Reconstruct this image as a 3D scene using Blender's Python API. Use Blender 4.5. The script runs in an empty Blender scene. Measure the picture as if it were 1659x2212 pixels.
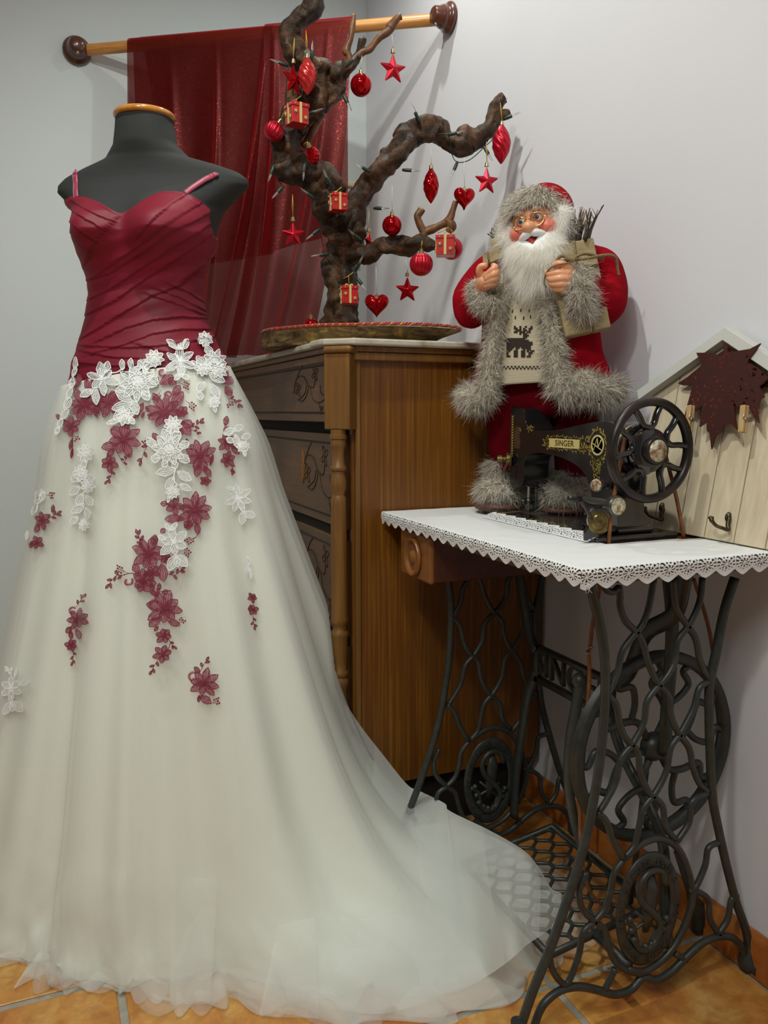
import bpy, bmesh, math, random
import numpy as np
from mathutils import Vector, Matrix
from mathutils.bvhtree import BVHTree
from mathutils import noise as mnoise

random.seed(11)
rng = np.random.default_rng(5)
SC = bpy.context.scene
COL = SC.collection
PI = math.pi
R = math.radians
sin, cos = math.sin, math.cos

# ------------------------------------------------------------------ camera
F, CX, CY = 1750.0, 829.5, 1106.0           # focal length in pixels of the 1659x2212 frame
PITCH, YAW, CAMH = R(7.04), R(23.0), 1.0
cam_d = bpy.data.cameras.new('camera')
cam = bpy.data.objects.new('camera', cam_d)
COL.objects.link(cam)
cam.location = (0, 0, CAMH)
cam.rotation_euler = (R(90) - PITCH, 0, -YAW)
cam_d.sensor_fit = 'HORIZONTAL'
cam_d.sensor_width = 36.0
cam_d.lens = F / 1659.0 * 36.0
cam_d.clip_start = 0.02
SC.camera = cam

# ------------------------------------------------------------------ world, exposure, lights
SC.view_settings.view_transform = 'Standard'
SC.view_settings.look = 'None'
SC.view_settings.gamma = 1.0
SC.view_settings.use_curve_mapping = False
SC.view_settings.exposure = 0.36
SC.cycles.use_denoising = True
SC.cycles.transparent_max_bounces = 24
SC.cycles.max_bounces = 10
SC.cycles.diffuse_bounces = 6
SC.cycles.sample_clamp_indirect = 4.0
W = bpy.data.worlds.new('world')
SC.world = W
W.use_nodes = True
W.node_tree.nodes['Background'].inputs[0].default_value = (0.88, 0.96, 0.96, 1)
W.node_tree.nodes['Background'].inputs[1].default_value = 0.105

def lamp(name, typ, loc, energy, col=(1, 1, 1), size=0.1, look=None, size_y=None, spot=None, blend=0.5):
    d = bpy.data.lights.new(name, typ)
    d.energy = energy
    d.color = col
    if typ == 'AREA':
        d.size = size
        if size_y:
            d.shape = 'RECTANGLE'
            d.size_y = size_y
    else:
        d.shadow_soft_size = size
    if spot:
        d.spot_size = R(spot)
        d.spot_blend = blend
    o = bpy.data.objects.new(name, d)
    COL.objects.link(o)
    o.location = loc
    if look is not None:
        o.rotation_euler = (Vector(look) - Vector(loc)).to_track_quat('-Z', 'Y').to_euler()
    return o

WARM = (0.93, 0.955, 0.87)
lamp('ceiling_spot', 'SPOT', (0.10, 1.10, 2.66), 48, WARM, 0.03, (0.55, 1.8, 1.2), spot=130, blend=0.8)
lamp('ceiling_spot', 'SPOT', (0.85, 2.02, 2.66), 16, WARM, 0.02, (0.9, 2.05, 1.0), spot=150, blend=0.9)
lamp('ceiling_spot', 'SPOT', (-0.75, 0.05, 2.66), 44, (0.93, 0.96, 0.87), 0.08, (0.25, 1.5, 0.4), spot=105, blend=0.8)
lamp('fill_area', 'AREA', (-0.6, -0.5, 2.68), 24, (0.93, 0.975, 0.93), 1.2, (-0.6, -0.5, 0))  # broad fill light added on the camera side, not a real fixture

# ------------------------------------------------------------------ helpers
SY, CYW = sin(YAW), cos(YAW)
SP_, CP_ = sin(PITCH), cos(PITCH)

def ray(px, py):
    x = px - CX
    y = CY - py
    fw = F * CP_ + y * SP_
    up = y * CP_ - F * SP_
    return Vector((x * CYW + fw * SY, -x * SY + fw * CYW, up)), fw

def at(px, py, axis, val):
    """world point on the plane axis=val that shows at a pixel of the photograph"""
    d, _ = ray(px, py)
    i = 'XYZ'.index(axis)
    o = (0, 0, CAMH)[i]
    t = (val - o) / d[i]
    return Vector((d[0] * t, d[1] * t, CAMH + d[2] * t))

def pf(px, py, fwd):
    """world point at a horizontal distance fwd ahead of the camera"""
    d, fw = ray(px, py)
    t = fwd / fw
    return Vector((d[0] * t, d[1] * t, CAMH + d[2] * t))

def proj(p):
    x = p[0] * CYW - p[1] * SY
    fh = p[0] * SY + p[1] * CYW
    z = p[2] - CAMH
    fw = fh * CP_ - z * SP_
    up = fh * SP_ + z * CP_
    return CX + F * x / fw, CY - F * up / fw

def lin(c):
    if isinstance(c, str):
        c = tuple(int(c[i:i + 2], 16) / 255 for i in (0, 2, 4))
    return tuple(((v / 12.92) if v <= 0.04045 else ((v + 0.055) / 1.055) ** 2.4) for v in c) + (1.0,)

class NT:
    def __init__(s, name):
        s.m = bpy.data.materials.new(name)
        s.m.use_nodes = True
        s.t = s.m.node_tree
        s.n = s.t.nodes
        s.b = s.n['Principled BSDF']
        s.out = s.n['Material Output']
    def add(s, typ, **kw):
        nd = s.n.new(typ)
        for k, v in kw.items():
            if k.startswith('i_'):
                key = k[2:].replace('_', ' ')
                nd.inputs[key].default_value = v
            else:
                setattr(nd, k, v)
        return nd
    def link(s, a, b):
        s.t.links.new(a, b)
    def coord(s, scale=(1, 1, 1), rot=(0, 0, 0), gen='Object'):
        tc = s.add('ShaderNodeTexCoord')
        mp = s.add('ShaderNodeMapping')
        mp.inputs['Scale'].default_value = scale
        mp.inputs['Rotation'].default_value = rot
        s.link(tc.outputs[gen], mp.inputs[0])
        return mp.outputs[0]
    def noise(s, vec, scale, detail=4, rough=0.55, dist=0.0):
        nz = s.add('ShaderNodeTexNoise')
        nz.inputs['Scale'].default_value = scale
        nz.inputs['Detail'].default_value = detail
        nz.inputs['Roughness'].default_value = rough
        nz.inputs['Distortion'].default_value = dist
        s.link(vec, nz.inputs['Vector'])
        return nz.outputs['Fac']
    def ramp(s, fac, stops):
        r = s.add('ShaderNodeValToRGB')
        el = r.color_ramp.elements
        while len(el) < len(stops):
            el.new(0.5)
        for e, (p, c) in zip(el, stops):
            e.position = p
            e.color = c if len(c) == 4 else tuple(c) + (1,)
        s.link(fac, r.inputs[0])
        return r.outputs[0]
    def mix(s, fac, a, b, blend='MIX'):
        m = s.add('ShaderNodeMix', data_type='RGBA', blend_type=blend)
        for i, v in ((0, fac), (6, a), (7, b)):
            if hasattr(v, 'links'):
                s.link(v, m.inputs[i])
            else:
                m.inputs[i].default_value = v
        return m.outputs[2]
    def bump(s, h, strength=0.3, dist=0.01, prev=None):
        b = s.add('ShaderNodeBump')
        b.inputs['Strength'].default_value = strength
        b.inputs['Distance'].default_value = dist
        s.link(h, b.inputs['Height'])
        if prev:
            s.link(prev, b.inputs['Normal'])
        s.link(b.outputs[0], s.b.inputs['Normal'])
        return b.outputs[0]

MATS = {}
def mat(name, col, rough=0.6, metal=0.0, col2=None, scale=20, bump=0.0, bscale=None, coat=0.0, sheen=0.0, sub=0.0, stretch=(1, 1, 1), spec=0.5, bdist=0.002):
    if name in MATS:
        return MATS[name]
    t = NT(name)
    b = t.b
    b.inputs['Base Color'].default_value = lin(col)
    b.inputs['Roughness'].default_value = rough
    b.inputs['Metallic'].default_value = metal
    b.inputs['Specular IOR Level'].default_value = spec
    if coat:
        b.inputs['Coat Weight'].default_value = coat
        b.inputs['Coat Roughness'].default_value = 0.12
    if sheen:
        b.inputs['Sheen Weight'].default_value = sheen
    if sub:
        b.inputs['Subsurface Weight'].default_value = sub
        b.inputs['Subsurface Scale'].default_value = 0.01
    if col2 or bump:
        v = t.coord(stretch)
        if col2:
            f = t.noise(v, scale, 5)
            t.link(t.ramp(f, [(0.35, lin(col)), (0.65, lin(col2))]), b.inputs['Base Color'])
        if bump:
            t.bump(t.noise(v, bscale or scale * 3, 4), bump, bdist)
    MATS[name] = t.m
    return t.m

class MB:
    def __init__(s):
        s.v, s.f, s.m = [], [], []
    def add(s, verts, faces, mi=0, M=None):
        o = len(s.v)
        if M is not None:
            verts = [M @ Vector(p) for p in verts]
        s.v.extend([tuple(p) for p in verts])
        s.f.extend([tuple(i + o for i in f) for f in faces])
        s.m.extend([mi] * len(faces))
        return s
    def box(s, x0, x1, y0, y1, z0, z1, mi=0, M=None):
        v = [(x, y, z) for z in (z0, z1) for y in (y0, y1) for x in (x0, x1)]
        return s.add(v, [(0, 2, 3, 1), (4, 5, 7, 6), (0, 1, 5, 4), (2, 6, 7, 3), (0, 4, 6, 2), (1, 3, 7, 5)], mi, M)
    def tube(s, pts, r, n=8, mi=0, closed=False, cap=True, sq=None, M=None, up=None):
        P = [Vector(p) for p in pts]
        L = len(P)
        rr = r if hasattr(r, '__len__') else [r] * L
        T = []
        for i in range(L):
            a = P[(i - 1) % L] if (closed or i > 0) else P[i]
            b = P[(i + 1) % L] if (closed or i < L - 1) else P[i]
            t = (b - a)
            T.append(t.normalized() if t.length > 1e-9 else Vector((0, 0, 1)))
        if up is not None:
            N0 = Vector(up)
        else:
            N0 = Vector((0, 0, 1)) if abs(T[0].z) < 0.9 else Vector((1, 0, 0))
        N = (N0 - T[0] * N0.dot(T[0])).normalized()
        verts = []
        for i in range(L):
            if up is not None:
                N = Vector(up)
            N = N - T[i] * N.dot(T[i])
            if N.length < 1e-6:
                N = T[i].orthogonal()
            N.normalize()
            B = T[i].cross(N)
            for k in range(n):
                a = 2 * PI * (k + 0.5) / n
                ca, sa = cos(a), sin(a)
                if sq:
                    verts.append(P[i] + N * (ca * rr[i] * sq[0]) + B * (sa * rr[i] * sq[1]))
                else:
                    verts.append(P[i] + N * (ca * rr[i]) + B * (sa * rr[i]))
        faces = []
        for i in range(L if closed else L - 1):
            j = (i + 1) % L
            for k in range(n):
                k2 = (k + 1) % n
                faces.append((i * n + k, i * n + k2, j * n + k2, j * n + k))
        if cap and not closed:
            faces.append(tuple(range(n - 1, -1, -1)))
            faces.append(tuple((L - 1) * n + k for k in range(n)))
        return s.add(verts, faces, mi, M)
    def lathe(s, prof, n=24, mi=0, M=None, ang=2 * PI):
        verts, faces = [], []
        L = len(prof)
        full = abs(ang - 2 * PI) < 1e-6
        for (r, z) in prof:
            for k in range(n):
                a = ang * k / (n if full else n - 1)
                verts.append((r * cos(a), r * sin(a), z))
        for i in range(L - 1):
            for k in range(n if full else n - 1):
                k2 = (k + 1) % n
                faces.append((i * n + k, i * n + k2, (i + 1) * n + k2, (i + 1) * n + k))
        if full and prof[0] != prof[-1]:
            if prof[0][0] > 1e-6:
                faces.append(tuple(range(n - 1, -1, -1)))
            if prof[-1][0] > 1e-6:
                faces.append(tuple((L - 1) * n + k for k in range(n)))
        return s.add(verts, faces, mi, M)
    def prism(s, out, h0, h1, mi=0, M=None, bev=0.0):
        """outline in local XY, thickness along Z"""
        n = len(out)
        if bev:
            c = Vector((sum(p[0] for p in out) / n, sum(p[1] for p in out) / n))
            ins = []
            for i in range(n):
                a, b, d = Vector(out[i - 1]), Vector(out[i]), Vector(out[(i + 1) % n])
                t = (d - a)
                t = t.normalized() if t.length > 1e-9 else Vector((1, 0))
                ins.append((b.x - t.y * bev, b.y + t.x * bev))
            rings = [(out, h0), (out, h1 - bev), (ins, h1)]
        else:
            rings = [(out, h0), (out, h1)]
        verts = [(p[0], p[1], h) for o, h in rings for p in o]
        faces = [tuple(range(n - 1, -1, -1))]
        for q in range(len(rings) - 1):
            for i in range(n):
                j = (i + 1) % n
                faces.append((q * n + i, q * n + j, (q + 1) * n + j, (q + 1) * n + i))
        faces.append(tuple((len(rings) - 1) * n + i for i in range(n)))
        return s.add(verts, faces, mi, M)
    def grid(s, fn, nu, nv, cu=False, cv=False, mi=0, M=None):
        verts = []
        for j in range(nv):
            for i in range(nu):
                verts.append(fn(i / (nu if cu else nu - 1), j / (nv if cv else nv - 1)))
        faces = []
        for j in range(nv if cv else nv - 1):
            for i in range(nu if cu else nu - 1):
                i2, j2 = (i + 1) % nu, (j + 1) % nv
                faces.append((j * nu + i, j * nu + i2, j2 * nu + i2, j2 * nu + i))
        return s.add(verts, faces, mi, M)
    def ball(s, c, r, n=12, mi=0, sc=(1, 1, 1), M=None):
        c = Vector(c)
        return s.grid(lambda u, v: (c.x + r * sc[0] * cos(2 * PI * u) * sin(PI * v), c.y + r * sc[1] * sin(2 * PI * u) * sin(PI * v), c.z - r * sc[2] * cos(PI * v)), n * 2, n, cu=True, mi=mi, M=M)
    def build(s, name, mats, parent=None, smooth=True, bevel=0.0, solid=0.0, sub=0, remesh=0.0, auto=None, bseg=2):
        me = bpy.data.meshes.new(name)
        me.from_pydata(s.v, [], s.f)
        if not isinstance(mats, (list, tuple)):
            mats = [mats]
        for m in mats:
            me.materials.append(m)
        if len(mats) > 1:
            me.polygons.foreach_set('material_index', s.m)
        if smooth:
            me.polygons.foreach_set('use_smooth', [True] * len(me.polygons))
            if auto is not None:
                me.set_sharp_from_angle(angle=R(auto))
        me.update()
        o = bpy.data.objects.new(name, me)
        COL.objects.link(o)
        if parent is not None:
            o.parent = parent
            o.matrix_parent_inverse = parent.matrix_world.inverted() if False else Matrix.Translation(-parent.location)
        if solid:
            md = o.modifiers.new('solid', 'SOLIDIFY')
            md.thickness = solid
            md.offset = 0
        if bevel:
            md = o.modifiers.new('bevel', 'BEVEL')
            md.width = bevel
            md.segments = bseg
            md.limit_method = 'ANGLE'
            md.angle_limit = R(40)
            md.harden_normals = True
        if sub:
            md = o.modifiers.new('sub', 'SUBSURF')
            md.levels = md.render_levels = sub
        if remesh:
            md = o.modifiers.new('remesh', 'REMESH')
            md.mode = 'VOXEL'
            md.voxel_size = remesh
            md.use_smooth_shade = True
            md = o.modifiers.new('smooth', 'SMOOTH')
            md.iterations = 4
            md.factor = 0.6
        return o

def thing(name, label, cat, loc=(0, 0, 0), group=None):
    o = bpy.data.objects.new(name, None)
    o.empty_display_size = 0.05
    COL.objects.link(o)
    o.location = loc
    o['label'] = label
    o['category'] = cat
    if group:
        o['group'] = group
    return o

def tag(o, label, cat, group=None):
    o['label'] = label
    o['category'] = cat
    if group:
        o['group'] = group
    return o

def kind(o, k):
    o['kind'] = k
    return o

def smoothpath(pts, per=6, closed=False):
    """Catmull-Rom through points of any dimension"""
    P = [np.array(p, float) for p in pts]
    n = len(P)
    out = []
    rngi = range(n if closed else n - 1)
    for i in rngi:
        if closed:
            a, b, c, d = P[(i - 1) % n], P[i], P[(i + 1) % n], P[(i + 2) % n]
        else:
            b, c = P[i], P[i + 1]
            a = P[i - 1] if i > 0 else b * 2 - c
            d = P[i + 2] if i + 2 < n else c * 2 - b
        for k in range(per):
            t = k / per
            out.append(0.5 * ((2 * b) + (-a + c) * t + (2 * a - 5 * b + 4 * c - d) * t * t + (-a + 3 * b - 3 * c + d) * t ** 3))
    if not closed:
        out.append(P[-1])
    return [tuple(float(x) for x in p) for p in out]

def interp(x, xs, ys):
    return float(np.interp(x, xs, ys))

def frame(o, zdir, updir=(0, 0, 1)):
    """matrix with local Z along zdir, local Y near updir, origin o"""
    z = Vector(zdir).normalized()
    x = Vector(updir).cross(z)
    if x.length < 1e-6:
        x = z.orthogonal()
    x.normalize()
    y = z.cross(x)
    M = Matrix((x, y, z)).transposed().to_4x4()
    M.translation = Vector(o)
    return M

def frame_up(o, yaw=0.0, tilt=0.0):
    return Matrix.Translation(Vector(o)) @ Matrix.Rotation(yaw, 4, 'Z') @ Matrix.Rotation(tilt, 4, 'Y')

def text_mesh(body, size, depth, M, name, material, parent, spacing=1.0, bev=0.0, align='CENTER'):
    cu = bpy.data.curves.new(name, 'FONT')
    cu.body = body
    cu.size = size
    cu.extrude = depth
    cu.bevel_depth = bev
    cu.space_character = spacing
    cu.align_x = align
    cu.align_y = 'CENTER'
    t = bpy.data.objects.new(name + '_source', cu)
    COL.objects.link(t)
    bpy.context.view_layer.update()
    dg = bpy.context.evaluated_depsgraph_get()
    me = bpy.data.meshes.new_from_object(t.evaluated_get(dg))
    bpy.data.objects.remove(t)
    me.transform(M)
    me.materials.clear()
    me.materials.append(material)
    me.name = name
    o = bpy.data.objects.new(name, me)
    COL.objects.link(o)
    if parent is not None:
        o.parent = parent
        o.matrix_parent_inverse = Matrix.Translation(-parent.location)
    return o

def strands(name, roots, dirs, length, width, mats, parent, curl=0.3, seg=4, grav=0.0, jitter=0.25):
    """fur: tapered ribbons grown from root points; roots, dirs are (N,3) arrays"""
    N = len(roots)
    roots = np.asarray(roots, float)
    d = np.asarray(dirs, float)
    d = d + rng.normal(0, jitter, d.shape)
    d /= np.linalg.norm(d, axis=1)[:, None] + 1e-9
    ln = length * rng.uniform(0.55, 1.15, N) if np.isscalar(length) else length * rng.uniform(0.7, 1.1, N)
    side = np.cross(d, rng.normal(0, 1, d.shape))
    side /= np.linalg.norm(side, axis=1)[:, None] + 1e-9
    bend = rng.normal(0, curl, d.shape)
    bend[:, 2] -= grav
    V = []
    for k in range(seg + 1):
        t = k / seg
        p = roots + d * (ln * t)[:, None] + bend * (ln * t * t)[:, None]
        w = width * (1 - t * 0.9)
        V.append(p - side * w * 0.5)
        V.append(p + side * w * 0.5)
    V = np.stack(V, 1)                      # N, 2(seg+1), 3
    nv = 2 * (seg + 1)
    base = (np.arange(N) * nv)[:, None, None]
    q = np.array([[2 * k, 2 * k + 1, 2 * k + 3, 2 * k + 2] for k in range(seg)])[None]
    Fc = (base + q).reshape(-1, 4)
    me = bpy.data.meshes.new(name)
    me.from_pydata(V.reshape(-1, 3).tolist(), [], Fc.tolist())
    for m in mats:
        me.materials.append(m)
    mi = np.repeat(rng.integers(0, len(mats), N), seg)
    me.polygons.foreach_set('material_index', mi.astype(np.int32))
    me.polygons.foreach_set('use_smooth', [True] * len(me.polygons))
    o = bpy.data.objects.new(name, me)
    COL.objects.link(o)
    if parent is not None:
        o.parent = parent
        o.matrix_parent_inverse = Matrix.Translation(-parent.location)
    o['kind'] = 'stuff'
    return o
# ------------------------------------------------------------------ room
WX, WY, CEIL = 1.14, 2.85, 2.72
t = NT('plaster')
v = t.coord()
t.link(t.ramp(t.noise(v, 1.2, 3), [(0.3, lin((0.845, 0.84, 0.865))), (0.7, lin((0.87, 0.867, 0.888)))]), t.b.inputs['Base Color'])
t.b.inputs['Roughness'].default_value = 0.85
t.b.inputs['Specular IOR Level'].default_value = 0.2
t.bump(t.noise(v, 90, 5), 0.12, 0.002)
PLASTER = t.m
t = NT('plaster_dim_light')  # plaster of the back wall, its dimmer, cooler light put into the colour
v = t.coord()
t.link(t.ramp(t.noise(v, 1.0, 3), [(0.3, lin((0.79, 0.82, 0.82))), (0.7, lin((0.82, 0.84, 0.845)))]), t.b.inputs['Base Color'])
t.b.inputs['Roughness'].default_value = 0.85
t.b.inputs['Specular IOR Level'].default_value = 0.2
t.bump(t.noise(v, 90, 5), 0.12, 0.002)
PLASTER2 = t.m

kind(MB().box(WX, WX + 0.12, -2.6, WY + 0.12, -0.05, CEIL).build('wall_right', PLASTER, smooth=False), 'structure')
kind(MB().box(-3.2, WX, WY, WY + 0.12, -0.05, CEIL).build('wall_back', PLASTER2, smooth=False), 'structure')
kind(MB().box(-3.2, WX + 0.12, -2.6, WY + 0.12, CEIL, CEIL + 0.1).build('ceiling', PLASTER, smooth=False), 'structure')

# floor: grout bed with terracotta tiles let into it
t = NT('grout')
v = t.coord()
t.link(t.ramp(t.noise(v, 40, 4), [(0.3, lin('8d8a80')), (0.7, lin('a5a195'))]), t.b.inputs['Base Color'])
t.b.inputs['Roughness'].default_value = 0.9
GROUT = t.m
def terracotta(name, a, b_, c, e, seed):
    t = NT(name)
    v = t.coord()
    oi = t.add('ShaderNodeObjectInfo')
    va = t.add('ShaderNodeVectorMath', operation='ADD')
    sc_ = t.add('ShaderNodeVectorMath', operation='SCALE')
    t.link(oi.outputs['Location'], sc_.inputs[0])
    sc_.inputs['Scale'].default_value = 7.3
    t.link(v, va.inputs[0])
    t.link(sc_.outputs[0], va.inputs[1])
    n1 = t.noise(va.outputs[0], 7, 5, 0.6, 0.6)
    n2 = t.noise(va.outputs[0], 28, 6, 0.7, 0.4)
    c1 = t.ramp(n1, [(0.25, lin(a)), (0.5, lin(b_)), (0.62, lin(c)), (0.8, lin(e))])
    c2 = t.ramp(n2, [(0.42, (1, 1, 1)), (0.62, (0.72, 0.60, 0.50))])
    t.link(t.mix(0.8, c1, c2, 'MULTIPLY'), t.b.inputs['Base Color'])
    rg = t.ramp(n2, [(0.3, (0.22, 0.22, 0.22)), (0.7, (0.42, 0.42, 0.42))])
    t.link(rg, t.b.inputs['Roughness'])
    t.bump(n2, 0.25, 0.002)
    return t.m
TERRA = terracotta('terracotta', 'b0662e', 'c48a44', 'd0a25c', 'b8602f', 0)
TERRA2 = terracotta('terracotta_skirting', '9b5426', 'b06a30', 'b9783c', 'a05a2c', 1)
floor = kind(MB().box(-3.2, WX + 0.12, -2.6, WY + 0.12, -0.05, -0.003).build('floor', GROUT, smooth=False), 'structure')
TXP, TYP, J = 0.35, 0.317, 0.0065
tile_me = None
for i in range(-9, 4):
    for j in range(-10, 6):
        x0 = 0.085 + TXP * i
        y0 = 1.093 + TYP * j
        x1, y1 = min(x0 + TXP, WX - 0.012), min(y0 + TYP, WY - 0.012)
        if x1 - x0 < 0.05 or y1 - y0 < 0.05 or x0 < -3.1 or y0 < -1.6:
            continue
        full = abs(x1 - x0 - TXP) < 1e-4 and abs(y1 - y0 - TYP) < 1e-4
        cx_, cy_ = x0 + TXP / 2, y0 + TYP / 2
        if full and tile_me is not None:
            o = bpy.data.objects.new('tile', tile_me)
            COL.objects.link(o)
        else:
            m = MB()
            a0, a1, b0, b1 = x0 + J - cx_, x1 - J - cx_, y0 + J - cy_, y1 - J - cy_
            # rounded shoulder
            rings = [(0.0, -0.006), (0.0, -0.0015), (0.0015, 0.0), (0.004, 0.0008)]
            vs, fs = [], []
            for ins, z in rings:
                vs += [(a0 + ins, b0 + ins, z), (a1 - ins, b0 + ins, z), (a1 - ins, b1 - ins, z), (a0 + ins, b1 - ins, z)]
            for q in range(3):
                for k in range(4):
                    k2 = (k + 1) % 4
                    fs.append((q * 4 + k, q * 4 + k2, q * 4 + 4 + k2, q * 4 + 4 + k))
            fs.append((12, 13, 14, 15))
            m.add(vs, fs)
            o = m.build('tile', TERRA, smooth=False)
            if full:
                tile_me = o.data
        o.location = (cx_, cy_, random.uniform(-0.0006, 0.0004))
        o.parent = floor

# skirting tiles on the right wall
base = kind(MB().box(WX - 0.003, WX, -1.6, WY, 0.0, 0.078).build('baseboard_right', GROUT, smooth=False), 'structure')
y = 1.093 - TYP * 8
sk_me = None
while y < WY - 0.02:
    y1 = min(y + TYP - 0.006, WY - 0.012)
    if sk_me is None or y1 - y < TYP - 0.007:
        m = MB()
        prof = [(0.0, 0.0), (-0.013, 0.0), (-0.013, 0.066), (-0.010, 0.076), (-0.004, 0.081), (0.0, 0.081)]
        vs = [(px_, yy, pz) for yy in (0.003, y1 - y - 0.0) for px_, pz in prof]
        n = len(prof)
        fs = [(k, (k + 1) % n, n + (k + 1) % n, n + k) for k in range(n)] + [tuple(range(n - 1, -1, -1)), tuple(range(n, 2 * n))]
        m.add(vs, fs)
        o = m.build('skirting_tile', TERRA2, smooth=True, auto=50)
        if sk_me is None:
            sk_me = o.data
    else:
        o = bpy.data.objects.new('skirting_tile', sk_me)
        COL.objects.link(o)
    o.location = (WX - 0.002, y, 0.0)
    o.parent = base
    y += TYP
base2 = kind(MB().box(-3.2, WX - 0.016, WY - 0.012, WY, 0.0, 0.08).build('baseboard_back', TERRA2, smooth=False), 'structure')

# ------------------------------------------------------------------ curtain rod across the corner
PINE = NT('pine_pole')
v = PINE.coord((1, 1, 14))
nf = PINE.noise(v, 14, 5, 0.6, 0.5)
PINE.link(PINE.ramp(nf, [(0.3, lin('b87a3c')), (0.7, lin('d69a58'))]), PINE.b.inputs['Base Color'])
PINE.b.inputs['Roughness'].default_value = 0.38
PINE = PINE.m
DARKWOOD = mat('dark_varnished_wood', '4a2418', 0.28, col2='5c3020', scale=18, coat=0.4)
STEEL = mat('steel', 'b8b4ac', 0.3, 1.0)
RA, RB = Vector((0.167, WY - 0.004, 2.118)), Vector((WX - 0.004, 2.194, 2.113))
rd = (RB - RA).normalized()
rod = thing('curtain_rod', 'pale wooden curtain rod spanning the corner between two dark round wall rosettes', 'curtain rod', (RA + RB) / 2)
m = MB()
m.tube([RA + rd * 0.03, RB - rd * 0.03], 0.0165, 24)
m.build('pole', PINE, rod, auto=40)
for P_, d, wn in ((RA, rd, Vector((0, -1, 0))), (RB, -rd, Vector((-1, 0, 0)))):
    m = MB()
    Mx = frame(P_, wn)
    m.lathe([(0.001, 0.0), (0.041, 0.0), (0.043, 0.005), (0.041, 0.011), (0.034, 0.015), (0.031, 0.018), (0.0325, 0.024), (0.030, 0.031), (0.026, 0.038), (0.024, 0.052), (0.02, 0.056), (0.001, 0.057)], 32, 0, Mx)
    r_ = m.build('rosette', DARKWOOD, rod, auto=60)
    m = MB()
    Ms = frame(P_ + wn * 0.047 + Vector((0, 0, -0.022)), Vector((0, 0, -1)) * 0.5 + Vector((-0.2, -0.8, 0)), (1, 0, 0))
    m.lathe([(0.001, 0.008), (0.0045, 0.007), (0.005, 0.0), (0.005, -0.004)], 14, 0, Ms)
    m.build('screw', STEEL, r_)

# ------------------------------------------------------------------ organza curtain over the rod
t = NT('red_organza')
v = t.coord()
n1 = t.noise(v, 9, 4, 0.6)
sp = t.add('ShaderNodeTexVoronoi', feature='F1')
sp.inputs['Scale'].default_value = 420
t.link(v, sp.inputs['Vector'])
glit = t.ramp(sp.outputs['Distance'], [(0.12, (1, 1, 1)), (0.3, (0, 0, 0))])
n3 = t.noise(v, 160, 2)
gm = t.ramp(n3, [(0.52, (0, 0, 0)), (0.62, (1, 1, 1))])
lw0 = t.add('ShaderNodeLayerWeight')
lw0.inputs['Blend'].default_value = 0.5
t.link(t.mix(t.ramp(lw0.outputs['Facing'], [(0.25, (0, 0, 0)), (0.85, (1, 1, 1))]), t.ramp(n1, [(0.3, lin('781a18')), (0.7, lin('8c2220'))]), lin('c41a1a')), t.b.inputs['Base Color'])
t.b.inputs['Roughness'].default_value = 0.32
t.b.inputs['Metallic'].default_value = 0.35
t.b.inputs['Sheen Weight'].default_value = 0.5
t.b.inputs['Sheen Tint'].default_value = lin('d02030')
bp = t.bump(t.noise(v, 700, 2), 0.5, 0.001)
tr = t.add('ShaderNodeBsdfTransparent')
tr.inputs[0].default_value = lin('a58a88')
tl = t.add('ShaderNodeBsdfTranslucent')
tl.inputs[0].default_value = lin('8e1218')
ms0 = t.add('ShaderNodeMixShader')
ms0.inputs[0].default_value = 0.3
t.link(t.b.outputs[0], ms0.inputs[1])
t.link(tl.outputs[0], ms0.inputs[2])
ms = t.add('ShaderNodeMixShader')
# denser at a grazing angle: folds read as saturated streaks
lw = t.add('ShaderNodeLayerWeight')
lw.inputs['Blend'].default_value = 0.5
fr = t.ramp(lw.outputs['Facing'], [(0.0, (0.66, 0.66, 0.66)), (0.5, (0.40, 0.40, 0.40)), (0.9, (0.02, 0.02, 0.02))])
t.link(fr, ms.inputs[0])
t.link(ms0.outputs[0], ms.inputs[1])
t.link(tr.outputs[0], ms.inputs[2])
gl = t.add('ShaderNodeBsdfGlossy')
gl.inputs[0].default_value = (0.85, 0.07, 0.05, 1)
gl.inputs['Roughness'].default_value = 0.3
gmul = t.mix(1.0, glit, gm, 'MULTIPLY')
ms2 = t.add('ShaderNodeMixShader')
t.link(gmul, ms2.inputs[0])
t.link(ms.outputs[0], ms2.inputs[1])
t.link(gl.outputs[0], ms2.inputs[2])
t.link(ms2.outputs[0], t.out.inputs[0])
ORG = t.m
t2 = ORG.copy()
rn = Vector((-rd.y, rd.x, 0)) * 1.0            # horizontal normal of the rod
if rn.dot(Vector((0, -1, 0))) < 0:
    rn = -rn
def rodpt(px, py=90):
    """point on the rod axis below which a pixel column hangs"""
    best = min(np.linspace(0, 1, 400), key=lambda s_: abs(proj(RA + (RB - RA) * s_)[0] - px))
    return float(best)
cur = thing('curtain', 'sheer red glittering organza curtain folded over the wooden rod', 'curtain', (RA + RB) / 2)
s0, s1, s2 = rodpt(281), rodpt(577), rodpt(762)
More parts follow.
